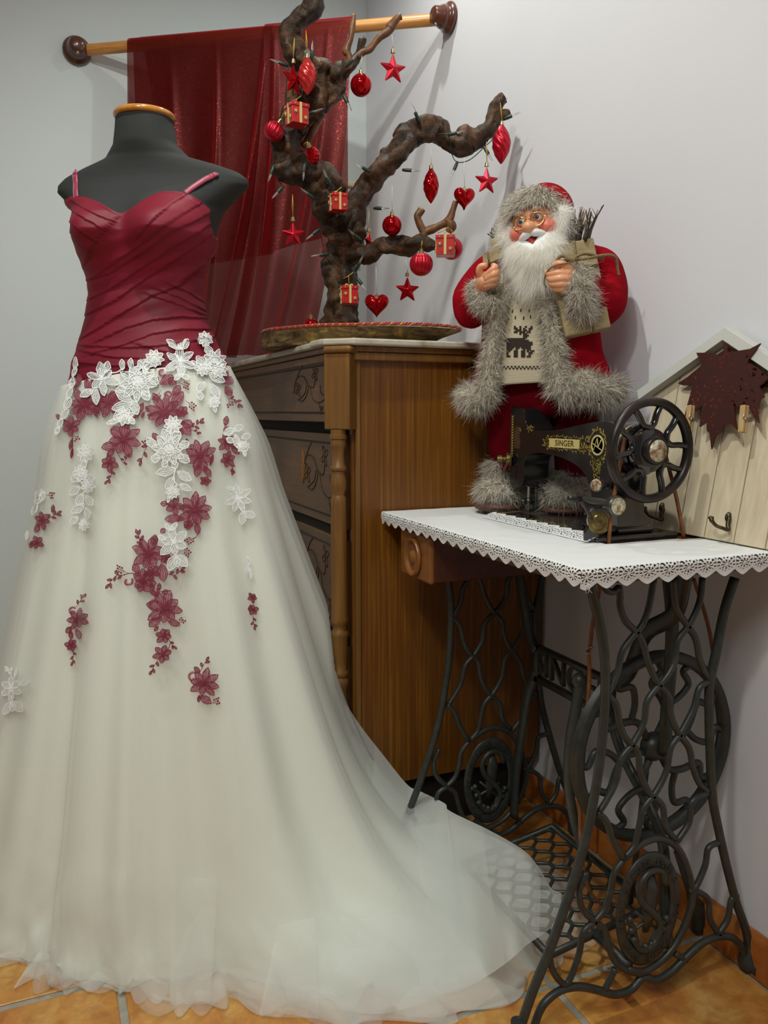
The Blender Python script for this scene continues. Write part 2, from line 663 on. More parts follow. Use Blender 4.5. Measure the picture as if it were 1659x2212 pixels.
def front_panel(sa, sb, drop, off, name, lean_px=0.0, nfold=5, amp=0.010, seed=0.0, sweep=None, nv=60, ridges=()):
    m = MB()
    def fn(u, w):
        s_ = sa + (sb - sa) * u
        p = RA + (RB - RA) * s_
        if w < 0.06:                           # over the rod
            a = PI * 0.5 * (1 - w / 0.06)
            off2 = 0.0175 + off
            q = p + rn * (off2 * cos(a)) + Vector((0, 0, off2 * sin(a)))
            return tuple(q)
        tt = (w - 0.06) / 0.94
        z = -drop(u) * tt
        fo = amp * min(1, tt * 2.0) * (sin(2 * PI * nfold * u + seed + 0.8 * sin(3 * tt + seed)) + 0.5 * sin(2 * PI * nfold * 2.3 * u + 2 * seed + 1.5 * tt))
        for rc, rk, rw, rh in ridges:
            du = (u - (rc + rk * tt)) / rw
            fo += rh * math.exp(-du * du) * min(1, tt * 1.6)
        q = p + rn * (0.0175 + off + fo) + Vector((0, 0, z))
        if sweep:
            q += sweep(u, tt)
        return tuple(q)
    m.grid(fn, 200, nv)
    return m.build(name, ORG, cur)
# long single layer that falls behind the chest and sweeps to the left near the bottom
front_panel(s0 + 0.002, s1 + 0.02, lambda u: 0.950, 0.004, 'long_layer', nfold=1.4, amp=0.009, seed=0.3, ridges=((0.97, -0.16, 0.022, 0.040), (0.62, 0.05, 0.02, 0.014), (0.30, 0.1, 0.03, 0.012)),
            sweep=lambda u, tt: rd * (-0.10 * tt ** 2.2 * (0.2 + u)) + rn * (0.03 * tt))
front_panel(s1, s2, lambda u: 0.945, 0.009, 'side_layer', nfold=1.2, amp=0.008, seed=2.0, ridges=((0.12, 0.15, 0.03, 0.035), (0.75, -0.2, 0.03, 0.020)),
            sweep=lambda u, tt: rd * (-0.12 * tt ** 2.0) + rn * (0.05 * tt))
# shorter layers hanging at the back of the rod
def back_panel(sa, sb, drop, off, name, nfold=3, seed=0.0, skew=0.0):
    m = MB()
    def fn(u, w):
        s_ = sa + (sb - sa) * u
        p = RA + (RB - RA) * s_
        if w < 0.06:
            a = PI * 0.5 * (1 - w / 0.06)
            return tuple(p - rn * ((0.0175 + off) * cos(a)) + Vector((0, 0, (0.0175 + off) * sin(a))))
        tt = (w - 0.06) / 0.94
        fo = 0.004 * min(1, tt * 2) * sin(2 * PI * nfold * u + seed)
        return tuple(p - rn * (0.0175 + off + fo) + Vector((0, 0, -drop(u) * tt)) + rd * (skew * tt * (1 - u)))
    m.grid(fn, 70, 40)
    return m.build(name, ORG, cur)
back_panel(s0, s1 + 0.01, lambda u: 0.66 - 0.035 * u, 0.004, 'short_layer', 2.5, 0.4, 0.0)
back_panel(s0 + 0.03, s1 + 0.0, lambda u: 0.665 - 0.035 * u, 0.007, 'short_layer', 1.8, 1.4, 0.10)
back_panel(s1, s2 - 0.02, lambda u: 0.62 - 0.05 * u, 0.004, 'short_layer', 2.0, 0.9, 0.0)

# cream electrical box in the corner behind the tree
CREAM = mat('cream_plastic', 'cfc8ae', 0.45)
pB = at(770, 470, 'Y', WY - 0.03)
eb = thing('electrical_box', 'cream electrical box on the wall behind the tree trunk, half hidden by the curtain', 'electrical box', (1.03, WY - 0.04, 1.5))
z_hi, z_lo = at(765, 396, 'Y', WY - 0.03).z, at(765, 545, 'Y', WY - 0.03).z
xl, xr = at(700, 470, 'Y', WY - 0.03).x, at(783, 470, 'Y', WY - 0.03).x
MB().box(xl, xr - 0.01, WY - 0.045, WY, z_lo, z_hi - 0.02).build('box_body', CREAM, eb, False, bevel=0.004)
MB().box(xl - 0.01, xr, WY - 0.055, WY, z_hi - 0.02, z_hi).build('lid', CREAM, eb, False, bevel=0.006)
c = at(759, 415, 'Y', WY - 0.046)
MB().lathe([(0.008, 0), (0.008, 0.003), (0.006, 0.004), (0.001, 0.004)], 20, 0, frame(c, (0, -1, 0))).build('round_screw', CREAM, eb, auto=40)
z_ = at(760, 437, 'Y', WY - 0.045).z
MB().box(xl, xr - 0.012, WY - 0.047, WY - 0.044, z_ - 0.002, z_ + 0.001).build('seam', mat('dark_seam', '4a4638', 0.8), eb, False)
c = at(751, 465, 'Y', WY - 0.046)
MB().box(c.x - 0.02, c.x + 0.016, c.y - 0.004, c.y + 0.002, c.z + 0.004, c.z + 0.012).box(c.x - 0.004, c.x + 0.008, c.y - 0.004, c.y + 0.002, c.z - 0.014, c.z + 0.004).build('red_switch', mat('red_plastic', 'c8301c', 0.4), eb, False)
# ------------------------------------------------------------------ chest of drawers
def paintwood(name, a, b_, c, rough=0.45, sc=(9, 9, 0.35), dark='2a1608'):
    t = NT(name)
    v = t.coord(sc)
    n1 = t.noise(v, 9, 6, 0.65, 0.3)
    n2 = t.noise(t.coord((1, 1, 1)), 3.0, 3)
    c1 = t.ramp(n1, [(0.3, lin(a)), (0.52, lin(b_)), (0.72, lin(c))])
    c2 = t.ramp(n2, [(0.3, (1, 1, 1)), (0.75, (0.7, 0.66, 0.6))])
    t.link(t.mix(0.7, c1, c2, 'MULTIPLY'), t.b.inputs['Base Color'])
    t.b.inputs['Roughness'].default_value = rough
    t.bump(n1, 0.12, 0.002)
    return t.m
CHW = paintwood('ochre_painted_wood', '6f4a1e', '7d5524', '92672f')
CHS = paintwood('grained_side_wood', '65390a', '76470f', '98641f', 0.4, (16, 16, 0.28))
CHD = paintwood('brown_drawer_wood', '5d4020', '694826', '775430', 0.5, (9, 0.5, 9))
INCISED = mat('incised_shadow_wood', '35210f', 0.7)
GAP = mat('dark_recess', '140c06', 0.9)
t = NT('worn_marble')
v = t.coord()
n = t.noise(v, 14, 6, 0.65, 1.2)
t.link(t.ramp(n, [(0.35, lin('c9c3b6')), (0.55, lin('b9b09c')), (0.68, lin('8f8568'))]), t.b.inputs['Base Color'])
t.b.inputs['Roughness'].default_value = 0.45
MARBLE = t.m
CXF, CYS = 0.592, 1.648                     # front plane X and side plane Y
CYE = 2.72
zz = lambda py, px=728: pf(px, py, 1.745).z
z_mt, z_mb = zz(731), zz(746)
z_cap, z_blk = zz(763), zz(928)
z_foot = at(900, 1686, 'Y', CYS).z
ch = thing('chest_of_drawers', 'ochre brown wooden chest of drawers with turned corner column and thin marble top', 'chest of drawers', (0.87, 2.15, 0))
def canted(x0, y0, x1, y1, c):
    return [(x0 + c, y0), (x1, y0), (x1, y1), (x0, y1), (x0, y0 + c)]
# body: side panel set behind the canted corner
m = MB()
m.box(CXF + 0.035, WX - 0.015, CYS + 0.006, CYE, z_foot, z_mb - 0.012)
m.build('carcass', CHS, ch, False, bevel=0.002)
m = MB()                                    # moulding under the marble
m.prism(canted(CXF - 0.002, CYS - 0.012, WX - 0.02, CYE, 0.035), z_mb - 0.030, z_mb - 0.012)
m.prism(canted(CXF - 0.010, CYS - 0.018, WX - 0.02, CYE, 0.035), z_mb - 0.012, z_mb)
m.build('cornice_moulding', CHW, ch, False, bevel=0.003)
mo = [(CXF - 0.026 + 0.05, CYS - 0.036), (WX - 0.006, CYS - 0.030), (WX - 0.006, CYE + 0.01), (CXF - 0.022, CYE + 0.01), (CXF - 0.022, CYS + 0.10), (CXF - 0.034, CYS + 0.085), (CXF - 0.034, CYS + 0.018)]
MB().prism(mo, z_mb, z_mt).build('marble_top', MARBLE, ch, False, bevel=0.005, bseg=3)
# canted corner block, its cap and the turned column
cc = Vector((CXF + 0.016, CYS + 0.014, 0))
Mc = Matrix.Translation(cc) @ Matrix.Rotation(R(45), 4, 'Z')
MB().box(-0.030, 0.030, -0.030, 0.03, z_blk, z_cap, M=Mc).build('corner_block', CHW, ch, False, bevel=0.003)
MB().box(-0.037, 0.037, -0.037, 0.03, z_cap, z_mb - 0.001, M=Mc).build('corner_cap', CHW, ch, False, bevel=0.009, bseg=3)
zc = [(928, 17), (938, 17), (939, 19), (948, 19), (949, 16), (960, 18), (966, 16), (972, 14), (985, 13.5), (1005, 14), (1009, 18), (1016, 18), (1019, 14), (1026, 15), (1040, 18), (1055, 18), (1068, 14), (1072, 15), (1076, 17), (1090, 17.5), (1150, 18.5), (1250, 19), (1335, 19), (1340, 20), (1346, 20), (1350, 17), (1362, 16), (1366, 20), (1374, 20), (1380, 19), (1400, 19), (1430, 17), (1448, 15), (1452, 19), (1460, 19), (1464, 16), (1470, 20), (1480, 20), (1486, 17), (1520, 17), (1545, 18), (1552, 22), (1570, 22)]
prof = [(r_ * 0.00101 * 0.95, zz(p_)) for p_, r_ in zc]
cm = MB()
cm.lathe(list(reversed(prof)), 28, M=Matrix.Translation(Vector((CXF + 0.002, CYS + 0.004, 0))))
cm.build('turned_column', CHW, ch, auto=55)
z_cb = zz(1570)
MB().box(-0.032, 0.032, -0.032, 0.03, z_foot, z_cb, M=Mc).build('base_block', CHW, ch, False, bevel=0.003)
MB().box(CXF + 0.03, CXF + 0.05, CYS + 0.02, CYE, z_foot, z_cb - 0.03).build('plinth', CHW, ch, False, bevel=0.003)
for fx, fy in ((CXF + 0.05, CYS + 0.06), (WX - 0.07, CYS + 0.06), (CXF + 0.05, CYE - 0.06), (WX - 0.07, CYE - 0.06)):
    MB().lathe([(0.001, 0), (0.018, 0.0), (0.028, 0.02), (0.03, z_foot * 0.6), (0.022, z_foot * 0.85), (0.03, z_foot)], 18, M=Matrix.Translation(Vector((fx, fy, 0)))).build('foot', CHW, ch, auto=50)
# stiles at the side, seen as slight relief
MB().box(CXF + 0.04, WX - 0.05, CYS + 0.03, CYE - 0.04, 0.002, z_foot + 0.004).build('dark_block', GAP, ch, False)  # near-black block filling the space between chest and floor
MB().box(CXF + 0.04, CXF + 0.052, CYS - 0.001, CYS + 0.02, z_foot, z_cap).build('side_stile', CHW, ch, False, bevel=0.002)
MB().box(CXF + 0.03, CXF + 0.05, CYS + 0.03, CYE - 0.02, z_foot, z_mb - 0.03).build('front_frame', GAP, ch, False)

def zfront(py, px, xp):
    return at(px, py, 'X', xp).z
drs = [(CXF + 0.003, zfront(768, 690, CXF), zfront(912, 690, CXF)),
       (CXF + 0.024, zfront(936, 706, CXF + 0.024), zfront(1130, 704, CXF + 0.024)),
       (CXF + 0.024, zfront(1152, 704, CXF + 0.024), zfront(1352, 712, CXF + 0.024)),
       (CXF + 0.024, zfront(1372, 712, CXF + 0.024), z_cb - 0.02)]
def trace(pts, xp, r_, closed=False, per=5):
    w = [at(a, b, 'X', xp) for a, b in pts]
    return smoothpath([tuple(p) for p in w], per, closed)
for k, (xp, zt, zb) in enumerate(drs):
    y0 = CYS + (0.045 if k == 0 else 0.028)
    dr = MB().box(xp, xp + 0.022, y0, CYE - 0.04, zb, zt).build('drawer', CHD, ch, False, bevel=0.003)
    # incised frame line with cut corners
    yy0, yy1, a0, a1 = y0 + 0.018, CYE - 0.07, zb + 0.022, zt - 0.022
    c_ = 0.03
    loop = [(xp, yy0 + c_, a0), (xp, yy1 - c_, a0), (xp, yy1, a0 + c_), (xp, yy1, a1 - c_), (xp, yy1 - c_, a1), (xp, yy0 + c_, a1), (xp, yy0, a1 - c_), (xp, yy0, a0 + c_)]
    if k < 3:
        m = MB()
        m.tube(loop, 0.0022, 6, closed=True, up=(1, 0, 0))
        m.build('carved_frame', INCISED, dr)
    # carved spray of flowers: stems, petals and leaves
    if k in (0, 1, 2):
        m = MB()
        cy_, cz_ = y0 + (0.14 if k == 0 else 0.155), (zt + zb) / 2
        h = (zt - zb)
        def pp(u, w):
            return (xp - 0.0003, cy_ - u * 0.135, cz_ + w * h * 0.40)
        for mir in (1,):
            stems = [[(-1.1, -0.1), (-0.9, 0.5), (-0.5, 0.55), (-0.2, 0.1), (-0.5, -0.4), (-0.85, -0.35)],
                     [(-0.45, 0.55), (-0.2, 0.2), (0.1, 0.1), (0.2, 0.5)],
                     [(-0.1, 0.12), (0.05, -0.35), (0.4, -0.5), (0.75, -0.3), (0.85, 0.1)],
                     [(0.35, -0.5), (0.5, -0.75)], [(0.75, -0.3), (0.5, -0.15), (0.45, 0.15)],
                     [(-0.9, 0.5), (-0.7, 0.8), (-0.55, 0.95)], [(-0.75, -0.35), (-0.4, -0.1), (-0.3, 0.2)]]
            for s_ in stems:
                m.tube(smoothpath([pp(a, b) for a, b in s_], 6), 0.0014, 5, up=(1, 0, 0))
            for (fu, fw, fr_, np_) in ((0.18, 0.62, 0.30, 4), (0.85, 0.12, 0.26, 3), (-0.8, 0.05, 0.30, 4), (0.5, -0.75, 0.18, 3)):
                for q in range(np_):
                    a = 2 * PI * q / np_ + 0.5
                    pet = []
                    for tq in range(9):
                        b = 2 * PI * tq / 8
                        lx, ly = fr_ * (0.55 + 0.5 * cos(b)), fr_ * 0.28 * sin(b)
                        pet.append(pp(fu + (lx * cos(a) - ly * sin(a)) * 0.6, fw + (lx * sin(a) + ly * cos(a))))
                    m.tube(pet[:-1], 0.0012, 5, closed=True, up=(1, 0, 0))
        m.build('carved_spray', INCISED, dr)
    if k in (1, 2):                          # keyhole shield
        m = MB()
        ky = y0 + 0.30
        m.prism([(-0.012, 0), (-0.008, -0.03), (0, -0.045), (0.008, -0.03), (0.012, 0), (0.006, 0.02), (0, 0.04), (-0.006, 0.02)], 0, 0.003, M=frame((xp, ky, (zt + zb) / 2 + 0.02), (-1, 0, 0)))
        m.build('keyhole_plate', mat('orange_bare_wood', '8a5418', 0.6), dr, False)

# ------------------------------------------------------------------ sewing table: top, drawer box, cast iron stand
TX0, TX1, TY0, TY1, TZ = 0.698, 1.118, 0.926, 1.638, 0.778
TW = NT('table_walnut')
v = TW.coord((10, 1, 10))
nf = TW.noise(v, 6, 5, 0.6, 0.4)
TW.link(TW.ramp(nf, [(0.3, lin('6d4322')), (0.6, lin('8a5a2e')), (0.8, lin('9b6936'))]), TW.b.inputs['Base Color'])
TW.b.inputs['Roughness'].default_value = 0.3
TW = TW.m
t = NT('cast_iron')
v = t.coord()
n = t.noise(v, 60, 5)
t.link(t.ramp(n, [(0.3, lin('2a2b28')), (0.7, lin('383a36'))]), t.b.inputs['Base Color'])
t.b.inputs['Roughness'].default_value = 0.42
t.b.inputs['Metallic'].default_value = 0.05
t.bump(n, 0.15, 0.002)
IRON = t.m
tb = thing('sewing_table', 'antique treadle sewing table with wooden top and ornate black cast iron stand', 'sewing table', (0.9, 1.25, 0))
m = MB()
m.box(TX0, TX1, TY0, TY1, TZ - 0.022, TZ)
m.build('table_top', TW, tb, False, bevel=0.006, bseg=3)
# drawer box hung below the far end
DW = mat('honey_drawer_wood', '77481f', 0.35, col2='8a5628', scale=14)
DW2 = mat('shaded_drawer_wood', '43200f', 0.4, col2='5a2c16', scale=14)  # darker copy of the drawer wood, shade of the box side painted in
xq = 0.705
pa, pb = at(864, 1200, 'X', xq), at(929, 1200, 'X', xq)
zb_ = at(925, 1264, 'X', xq).z
zt_ = TZ - 0.024
dby0, dby1 = pb.y, pa.y
db = MB().box(xq + 0.012, 1.03, dby0 + 0.002, dby1 - 0.002, zb_ + 0.003, zt_ - 0.002).build('drawer_box', DW2, tb, False, bevel=0.003)
fr_ = MB().box(xq, xq + 0.014, dby0, dby1, zb_, zt_).build('drawer_front', DW, db, False, bevel=0.008, bseg=3)
cen = Vector((xq, (dby0 + dby1) / 2 + 0.0, zb_ + (zt_ - zb_) * 0.47))
MB().lathe([(0.001, 0.003), (0.008, 0.003), (0.011, 0.001), (0.014, -0.004), (0.024, -0.006), (0.028, -0.001), (0.030, 0.002), (0.034, 0.0025), (0.036, 0.0), (0.036, -0.004)], 36, M=frame(cen + Vector((-0.0065, 0, 0)), (-1, 0, 0)) @ Matrix.Diagonal((1.0, 1.12, 1, 1))).build('turned_pull', DW, tb, auto=50)
MB().lathe([(0.001, 0.001), (0.003, 0.001), (0.004, 0.0), (0.004, -0.002)], 12, M=frame((xq - 0.0005, cen.y - 0.006, zt_ - 0.012), (-1, 0, 0))).build('lock', mat('old_brass', '6e5a34', 0.4, 1.0), tb)
# second shallow drawer along the front under the top
MB().box(TX0 + 0.02, TX1 - 0.05, TY0 + 0.09, dby0 - 0.01, TZ - 0.034, TZ - 0.022).build('apron', DW2, tb, False, bevel=0.002)

KA = 659 / 1484.0
NY = 0.985                                   # plane of the near end frame
def cA(lst):
    return [tuple(at(1000 + a * KA, 1230 + b * KA, 'Y', NY)) for a, b in lst]
WAVES = [
    [(700, 60), (690, 85), (705, 105), (735, 108), (758, 90), (764, 130), (765, 180), (790, 250), (850, 312), (880, 370), (900, 450), (945, 550), (1000, 615), (1012, 710), (1045, 792), (1100, 870), (1118, 960), (1150, 1040), (1195, 1082)],
    [(930, 40), (905, 180), (872, 270), (830, 322), (775, 400), (752, 500), (715, 585), (690, 620)],
    [(1022, 40), (1035, 180), (1090, 272), (1132, 340), (1152, 440), (1185, 515), (1212, 540)],
    [(1165, 40), (1150, 160), (1100, 270), (1045, 345), (1030, 450), (985, 530), (930, 590), (893, 650), (880, 745), (830, 842), (770, 920), (745, 1030), (700, 1120), (662, 1180)],
    [(700, 605), (745, 660), (762, 750), (790, 820), (850, 890), (863, 990), (905, 1085), (970, 1150), (985, 1250), (1030, 1312)],
    [(1210, 542), (1152, 575), (1120, 680), (1060, 795), (1012, 865), (990, 980), (940, 1080), (880, 1160), (855, 1260), (835, 1340), (790, 1400)],
    [(1192, 1085), (1115, 1130), (1100, 1230), (1040, 1325)],
    [(655, 1180), (700, 1230), (730, 1320), (780, 1410)],
    [(600, 1470), (565, 1560), (580, 1650), (640, 1712), (690, 1752), (708, 1830), (738, 1905), (800, 1950), (870, 1968)],
    [(790, 1400), (735, 1480), (718, 1570), (690, 1650), (640, 1712), (585, 1765), (562, 1880), (510, 2010), (470, 2000), (432, 1940), (420, 1870)],
    [(1252, 1325), (1195, 1355), (1178, 1440), (1135, 1540), (1100, 1568)],
    [(1110, 1555), (1190, 1600), (1202, 1700), (1245, 1778)],
    [(1240, 1778), (1288, 1700), (1305, 1610), (1335, 1580)],
    [(740, 1940), (718, 1990), (690, 2045)], [(1030, 1868), (1085, 1902)],
]
FR = MB()
FR.tube(smoothpath(cA([(612, 50), (632, 130), (655, 220), (680, 350), (692, 500), (688, 700), (670, 900), (640, 1100), (600, 1300), (543, 1500), (480, 1690), (410, 1880), (340, 2050), (285, 2212), (262, 2290)]), 5), 0.0078, 8, up=(0, 1, 0), sq=(1.1, 0.95))
FR.tube(smoothpath(cA([(1322, 40), (1272, 200), (1232, 400), (1200, 560), (1198, 720), (1203, 900), (1213, 1100), (1240, 1250), (1280, 1430), (1330, 1620), (1375, 1750), (1398, 1880), (1400, 1970)]), 5), 0.0078, 8, up=(0, 1, 0), sq=(1.1, 0.95))
FR.tube(smoothpath(cA([(330, 2290), (350, 2212), (390, 2118), (470, 2050), (560, 2030), (650, 2045), (740, 2068), (820, 2042), (875, 1985), (940, 1998), (1010, 1960), (1080, 1892), (1160, 1820), (1240, 1786), (1310, 1792), (1360, 1845), (1390, 1930)]), 5), 0.0068, 8, up=(0, 1, 0))
FR.tube(smoothpath(cA([(790, 1400), (870, 1335), (955, 1308), (1040, 1352), (1090, 1450), (1115, 1570), (1103, 1665), (1052, 1790), (980, 1890), (880, 1955), (800, 1945)]), 5), 0.0062, 8, up=(0, 1, 0))
for w_ in WAVES:
    FR.tube(smoothpath(cA(w_), 5), 0.0055, 8, up=(0, 1, 0))
frame_near = FR.build('end_frame', IRON, tb)
# top flange screwed to the table
a_, b_ = at(1265, 1250, 'Y', NY), at(1585, 1250, 'Y', NY)
MB().box(a_.x - 0.005, b_.x + 0.01, NY - 0.012, NY + 0.012, TZ - 0.036, TZ - 0.0225).build('top_flange', IRON, frame_near, False, bevel=0.002)
fzt = TZ - 0.024
# medallion
def med(a, b, off=0.0):
    p = at(1000 + a * KA, 1230 + b * KA, 'Y', NY)
    return Vector((p.x, NY + off, p.z))
mc = med(900, 1650)
ex = (med(1050, 1640) - med(755, 1650)) / 2
ez = (med(935, 1385) - med(875, 1925)) / 2
ML = MB()
ring = []
ML.grid(lambda u, w: tuple(mc + (ex * cos(2 * PI * u) + ez * sin(2 * PI * u)) * (0.88 + 0.15 * cos(2 * PI * w)) + Vector((0, 0.004 * sin(2 * PI * w), 0))), 48, 8, cu=True, cv=True)
ML.tube(smoothpath([tuple(mc + ex * a + ez * b + Vector((0, -0.003, 0))) for a, b in ((0.45, 0.45), (0.25, 0.68), (-0.15, 0.66), (-0.4, 0.4), (-0.25, 0.12), (0.1, -0.05), (0.42, -0.28), (0.3, -0.6), (-0.1, -0.72), (-0.45, -0.5))], 5), 0.006, 8, up=(0, 1, 0))
ML.tube([tuple(mc + ex * a + ez * b) for a, b in ((0.0, 0.6), (0.05, 0.35), (0.04, -0.1), (0.0, -0.42))], [0.006, 0.014, 0.014, 0.006], 8, up=(0, 1, 0), sq=(0.4, 1))
for q in range(9):
    a = PI + 0.25 + q * (PI - 0.5) / 8
    ML.ball(mc + ex * 0.62 * cos(a) + ez * 0.66 * sin(a) + Vector((0, -0.003, 0)), 0.006, 6)
for s_ in (-1, 1):
    ML.tube([tuple(mc + ex * (-0.55 * s_) + ez * -0.45), tuple(mc + ex * (0.4 * s_) + ez * -0.05)], 0.003, 6)
    ML.tube(smoothpath([tuple(mc + ex * (0.75 * s_) + ez * -0.2), tuple(mc + ex * (0.45 * s_) + ez * -0.3), tuple(mc + ex * (0.3 * s_) + ez * -0.55), tuple(mc + ex * (0.1 * s_) + ez * -0.8)], 4), 0.005, 6)
medal = ML.build('medallion', IRON, frame_near)
# raised lettering around the ring
word = 'THE SINGER MANFG. CO. TRADE MARK '
lets = []
for i, chh in enumerate(word):
    if chh == ' ':
        continue
    a = PI * 1.12 - 2 * PI * i / len(word)
    p = mc + (ex * cos(a) + ez * sin(a)) * 0.885 + Vector((0, -0.0045, 0))
    outw = (ex * cos(a) + ez * sin(a)).normalized()
    lets.append((chh, p, outw))
LM = None
me_j = bmesh.new()
for chh, p, outw in lets:
    xax = Vector((-outw.z, 0, outw.x)) * -1
    Mx = Matrix((xax, outw, xax.cross(outw))).transposed().to_4x4()
    if Mx.to_3x3().determinant() < 0 or (xax.cross(outw)).y > 0:
        xax = -xax
        Mx = Matrix((xax, outw, xax.cross(outw))).transposed().to_4x4()
    Mx.translation = p
    o = text_mesh(chh, 0.015, 0.0012, Mx, 'letter', IRON, None)
    me_j.from_mesh(o.data)
    bpy.data.objects.remove(o)
me = bpy.data.meshes.new('lettering')
me_j.to_mesh(me)
me.materials.append(IRON)
o = bpy.data.objects.new('lettering', me)
COL.objects.link(o)
o.parent = frame_near
o['kind'] = 'stuff'
# feet with casters
def caster(p, par):
    m = MB()
    m.lathe([(0.001, 0), (0.012, 0.001), (0.019, 0.010), (0.020, 0.022), (0.016, 0.034), (0.012, 0.044), (0.012, 0.055), (0.001, 0.057)], 16, M=Matrix.Translation(Vector((p.x, p.y, 0.0))))
    m.lathe([(0.001, -0.006), (0.012, -0.006), (0.012, 0.006), (0.001, 0.006)], 16, M=frame((p.x, p.y - 0.016, 0.014), (0, 1, 0)))
    return m.build('foot', IRON, par, auto=40)
f1, f2 = at(1000 + 268 * KA, 1230 + 2270 * KA, 'Y', NY), at(1000 + 1390 * KA, 1230 + 1960 * KA, 'Y', NY)
caster(f1, frame_near)
caster(f2, frame_near)
# the far end frame is the same casting
DYF = 1.50 - NY
ff = frame_near.copy()
COL.objects.link(ff)
ff.location = frame_near.location + Vector((0, DYF, 0))
for c_ in list(frame_near.children):
    d = c_.copy()
    COL.objects.link(d)
    d.parent = ff

# centre brace with the maker's name
BX = 0.95
bz = lambda a, b: at(a, b, 'X', BX)
m = MB()
s1_, s2_ = bz(1160, 1398), bz(1312, 1462)
yA, yB = s1_.y, min(s2_.y, 1.17)
ztp, zbt = bz(1165, 1398).z, bz(1165, 1462).z
def arm(pts, r_, sq=(0.7, 1.2)):
    m.tube(smoothpath(pts, 6), r_, 8, up=(1, 0, 0), sq=sq)
m.box(BX - 0.006, BX + 0.006, yB, yA, ztp - 0.006, ztp + 0.004)
m.box(BX - 0.006, BX + 0.006, yB, yA, zbt - 0.012, zbt)
m.box(BX - 0.006, BX + 0.006, yA - 0.01, yA + 0.012, zbt - 0.012, ztp + 0.004)
m.box(BX - 0.006, BX + 0.006, yB - 0.012, yB + 0.01, zbt - 0.012, ztp + 0.004)
fY, nY = NY + DYF - 0.005, NY + 0.008
arm([(BX, fY, 0.745), (BX, fY - 0.01, 0.66), (BX, yA + 0.03, ztp + 0.02), (BX, yA, ztp - 0.01)], 0.013)
arm([(BX, yA, zbt + 0.01), (BX, yA + 0.03, zbt - 0.05), (BX, fY - 0.035, 0.30), (BX, fY - 0.015, 0.19), (BX, fY - 0.01, 0.09)], 0.011)
arm([(BX, yB, ztp - 0.01), (BX, yB - 0.05, ztp + 0.03), (BX, yB - 0.09, 0.62), (BX, nY + 0.02, 0.67), (BX, nY, 0.745)], 0.013)
arm([(BX, yB, zbt + 0.01), (BX, yB - 0.04, zbt - 0.06), (BX, nY + 0.03, 0.28), (BX, nY + 0.012, 0.16), (BX, nY, 0.09)], 0.010)
brace = m.build('centre_brace', IRON, tb)
zc_ = (ztp + zbt) / 2
lh = (ztp - zbt) * 1.22
Mt = Matrix(((0, 0, -1, BX), (-1, 0, 0, (yA + yB) / 2), (0, 1, 0, zc_ - 0.002), (0, 0, 0, 1)))
text_mesh('SINGER', lh, 0.004, Mt @ Matrix.Diagonal((0.95, 1, 1, 1)), 'maker_name', IRON, brace, 1.05)
# rear leg of the brace, a flat dress guard bar between the wheel and the operator
m = MB()
m.tube(smoothpath([tuple(at(a, b, 'Y', 1.13)) for a, b in ((1252, 1470), (1246, 1520), (1232, 1600), (1228, 1680), (1238, 1760), (1262, 1850))], 6), 0.008, 8, up=(0, 1, 0), sq=(1.6, 0.9))
m.ball(at(1252, 1470, 'Y', 1.13), 0.014, 8)
m.build('guard_bar', IRON, tb)

# flywheel
WY0 = 1.062
wc = at(1412, 1612, 'Y', WY0)
WR = 0.168
m = MB()
Mw = frame(wc, (0, -1, 0))
m.lathe([(WR - 0.014, -0.010), (WR - 0.002, -0.012), (WR + 0.003, -0.006), (WR - 0.002, 0.0), (WR + 0.003, 0.006), (WR - 0.002, 0.012), (WR - 0.014, 0.010), (WR - 0.018, 0.0), (WR - 0.014, -0.010)], 64, M=Mw)
wheel = m.build('flywheel', IRON, tb, auto=60)
m = MB()
for k in range(6):
    a = 2 * PI * k / 6 + 0.25
    def pol(r_, da, a=a):
        return tuple(Mw @ Vector((r_ * cos(a + da), r_ * sin(a + da), 0)))
    m.tube(smoothpath([pol(0.02, 0), pol(0.06, -0.12), pol(0.085, 0.12), pol(0.115, 0.36), pol(0.135, 0.20), pol(WR - 0.012, 0.28)], 5), 0.0065, 8, up=(0, 1, 0))
    m.tube(smoothpath([pol(0.075, -0.02), pol(0.095, -0.28), pol(0.125, -0.34), pol(0.14, -0.16), pol(WR - 0.012, -0.22)], 5), 0.006, 8, up=(0, 1, 0))
m.lathe([(0.001, -0.016), (0.016, -0.016), (0.024, -0.008), (0.024, 0.008), (0.016, 0.018), (0.001, 0.018)], 20, M=Mw)
m.lathe([(0.001, 0.018), (0.009, 0.018), (0.009, 0.028), (0.001, 0.03)], 6, M=Mw)
m.build('spoke', IRON, wheel)
# bracket that carries the flywheel on the near frame
m = MB()
m.tube(smoothpath([(wc.x - 0.005, WY0 - 0.02, 0.745), (wc.x, WY0 - 0.032, 0.64), (wc.x - 0.006, WY0 - 0.034, wc.z + 0.06), (wc.x, WY0 - 0.03, wc.z)], 6), 0.010, 8, up=(0, 1, 0), sq=(0.7, 1.3))
m.build('wheel_bracket', IRON, tb)
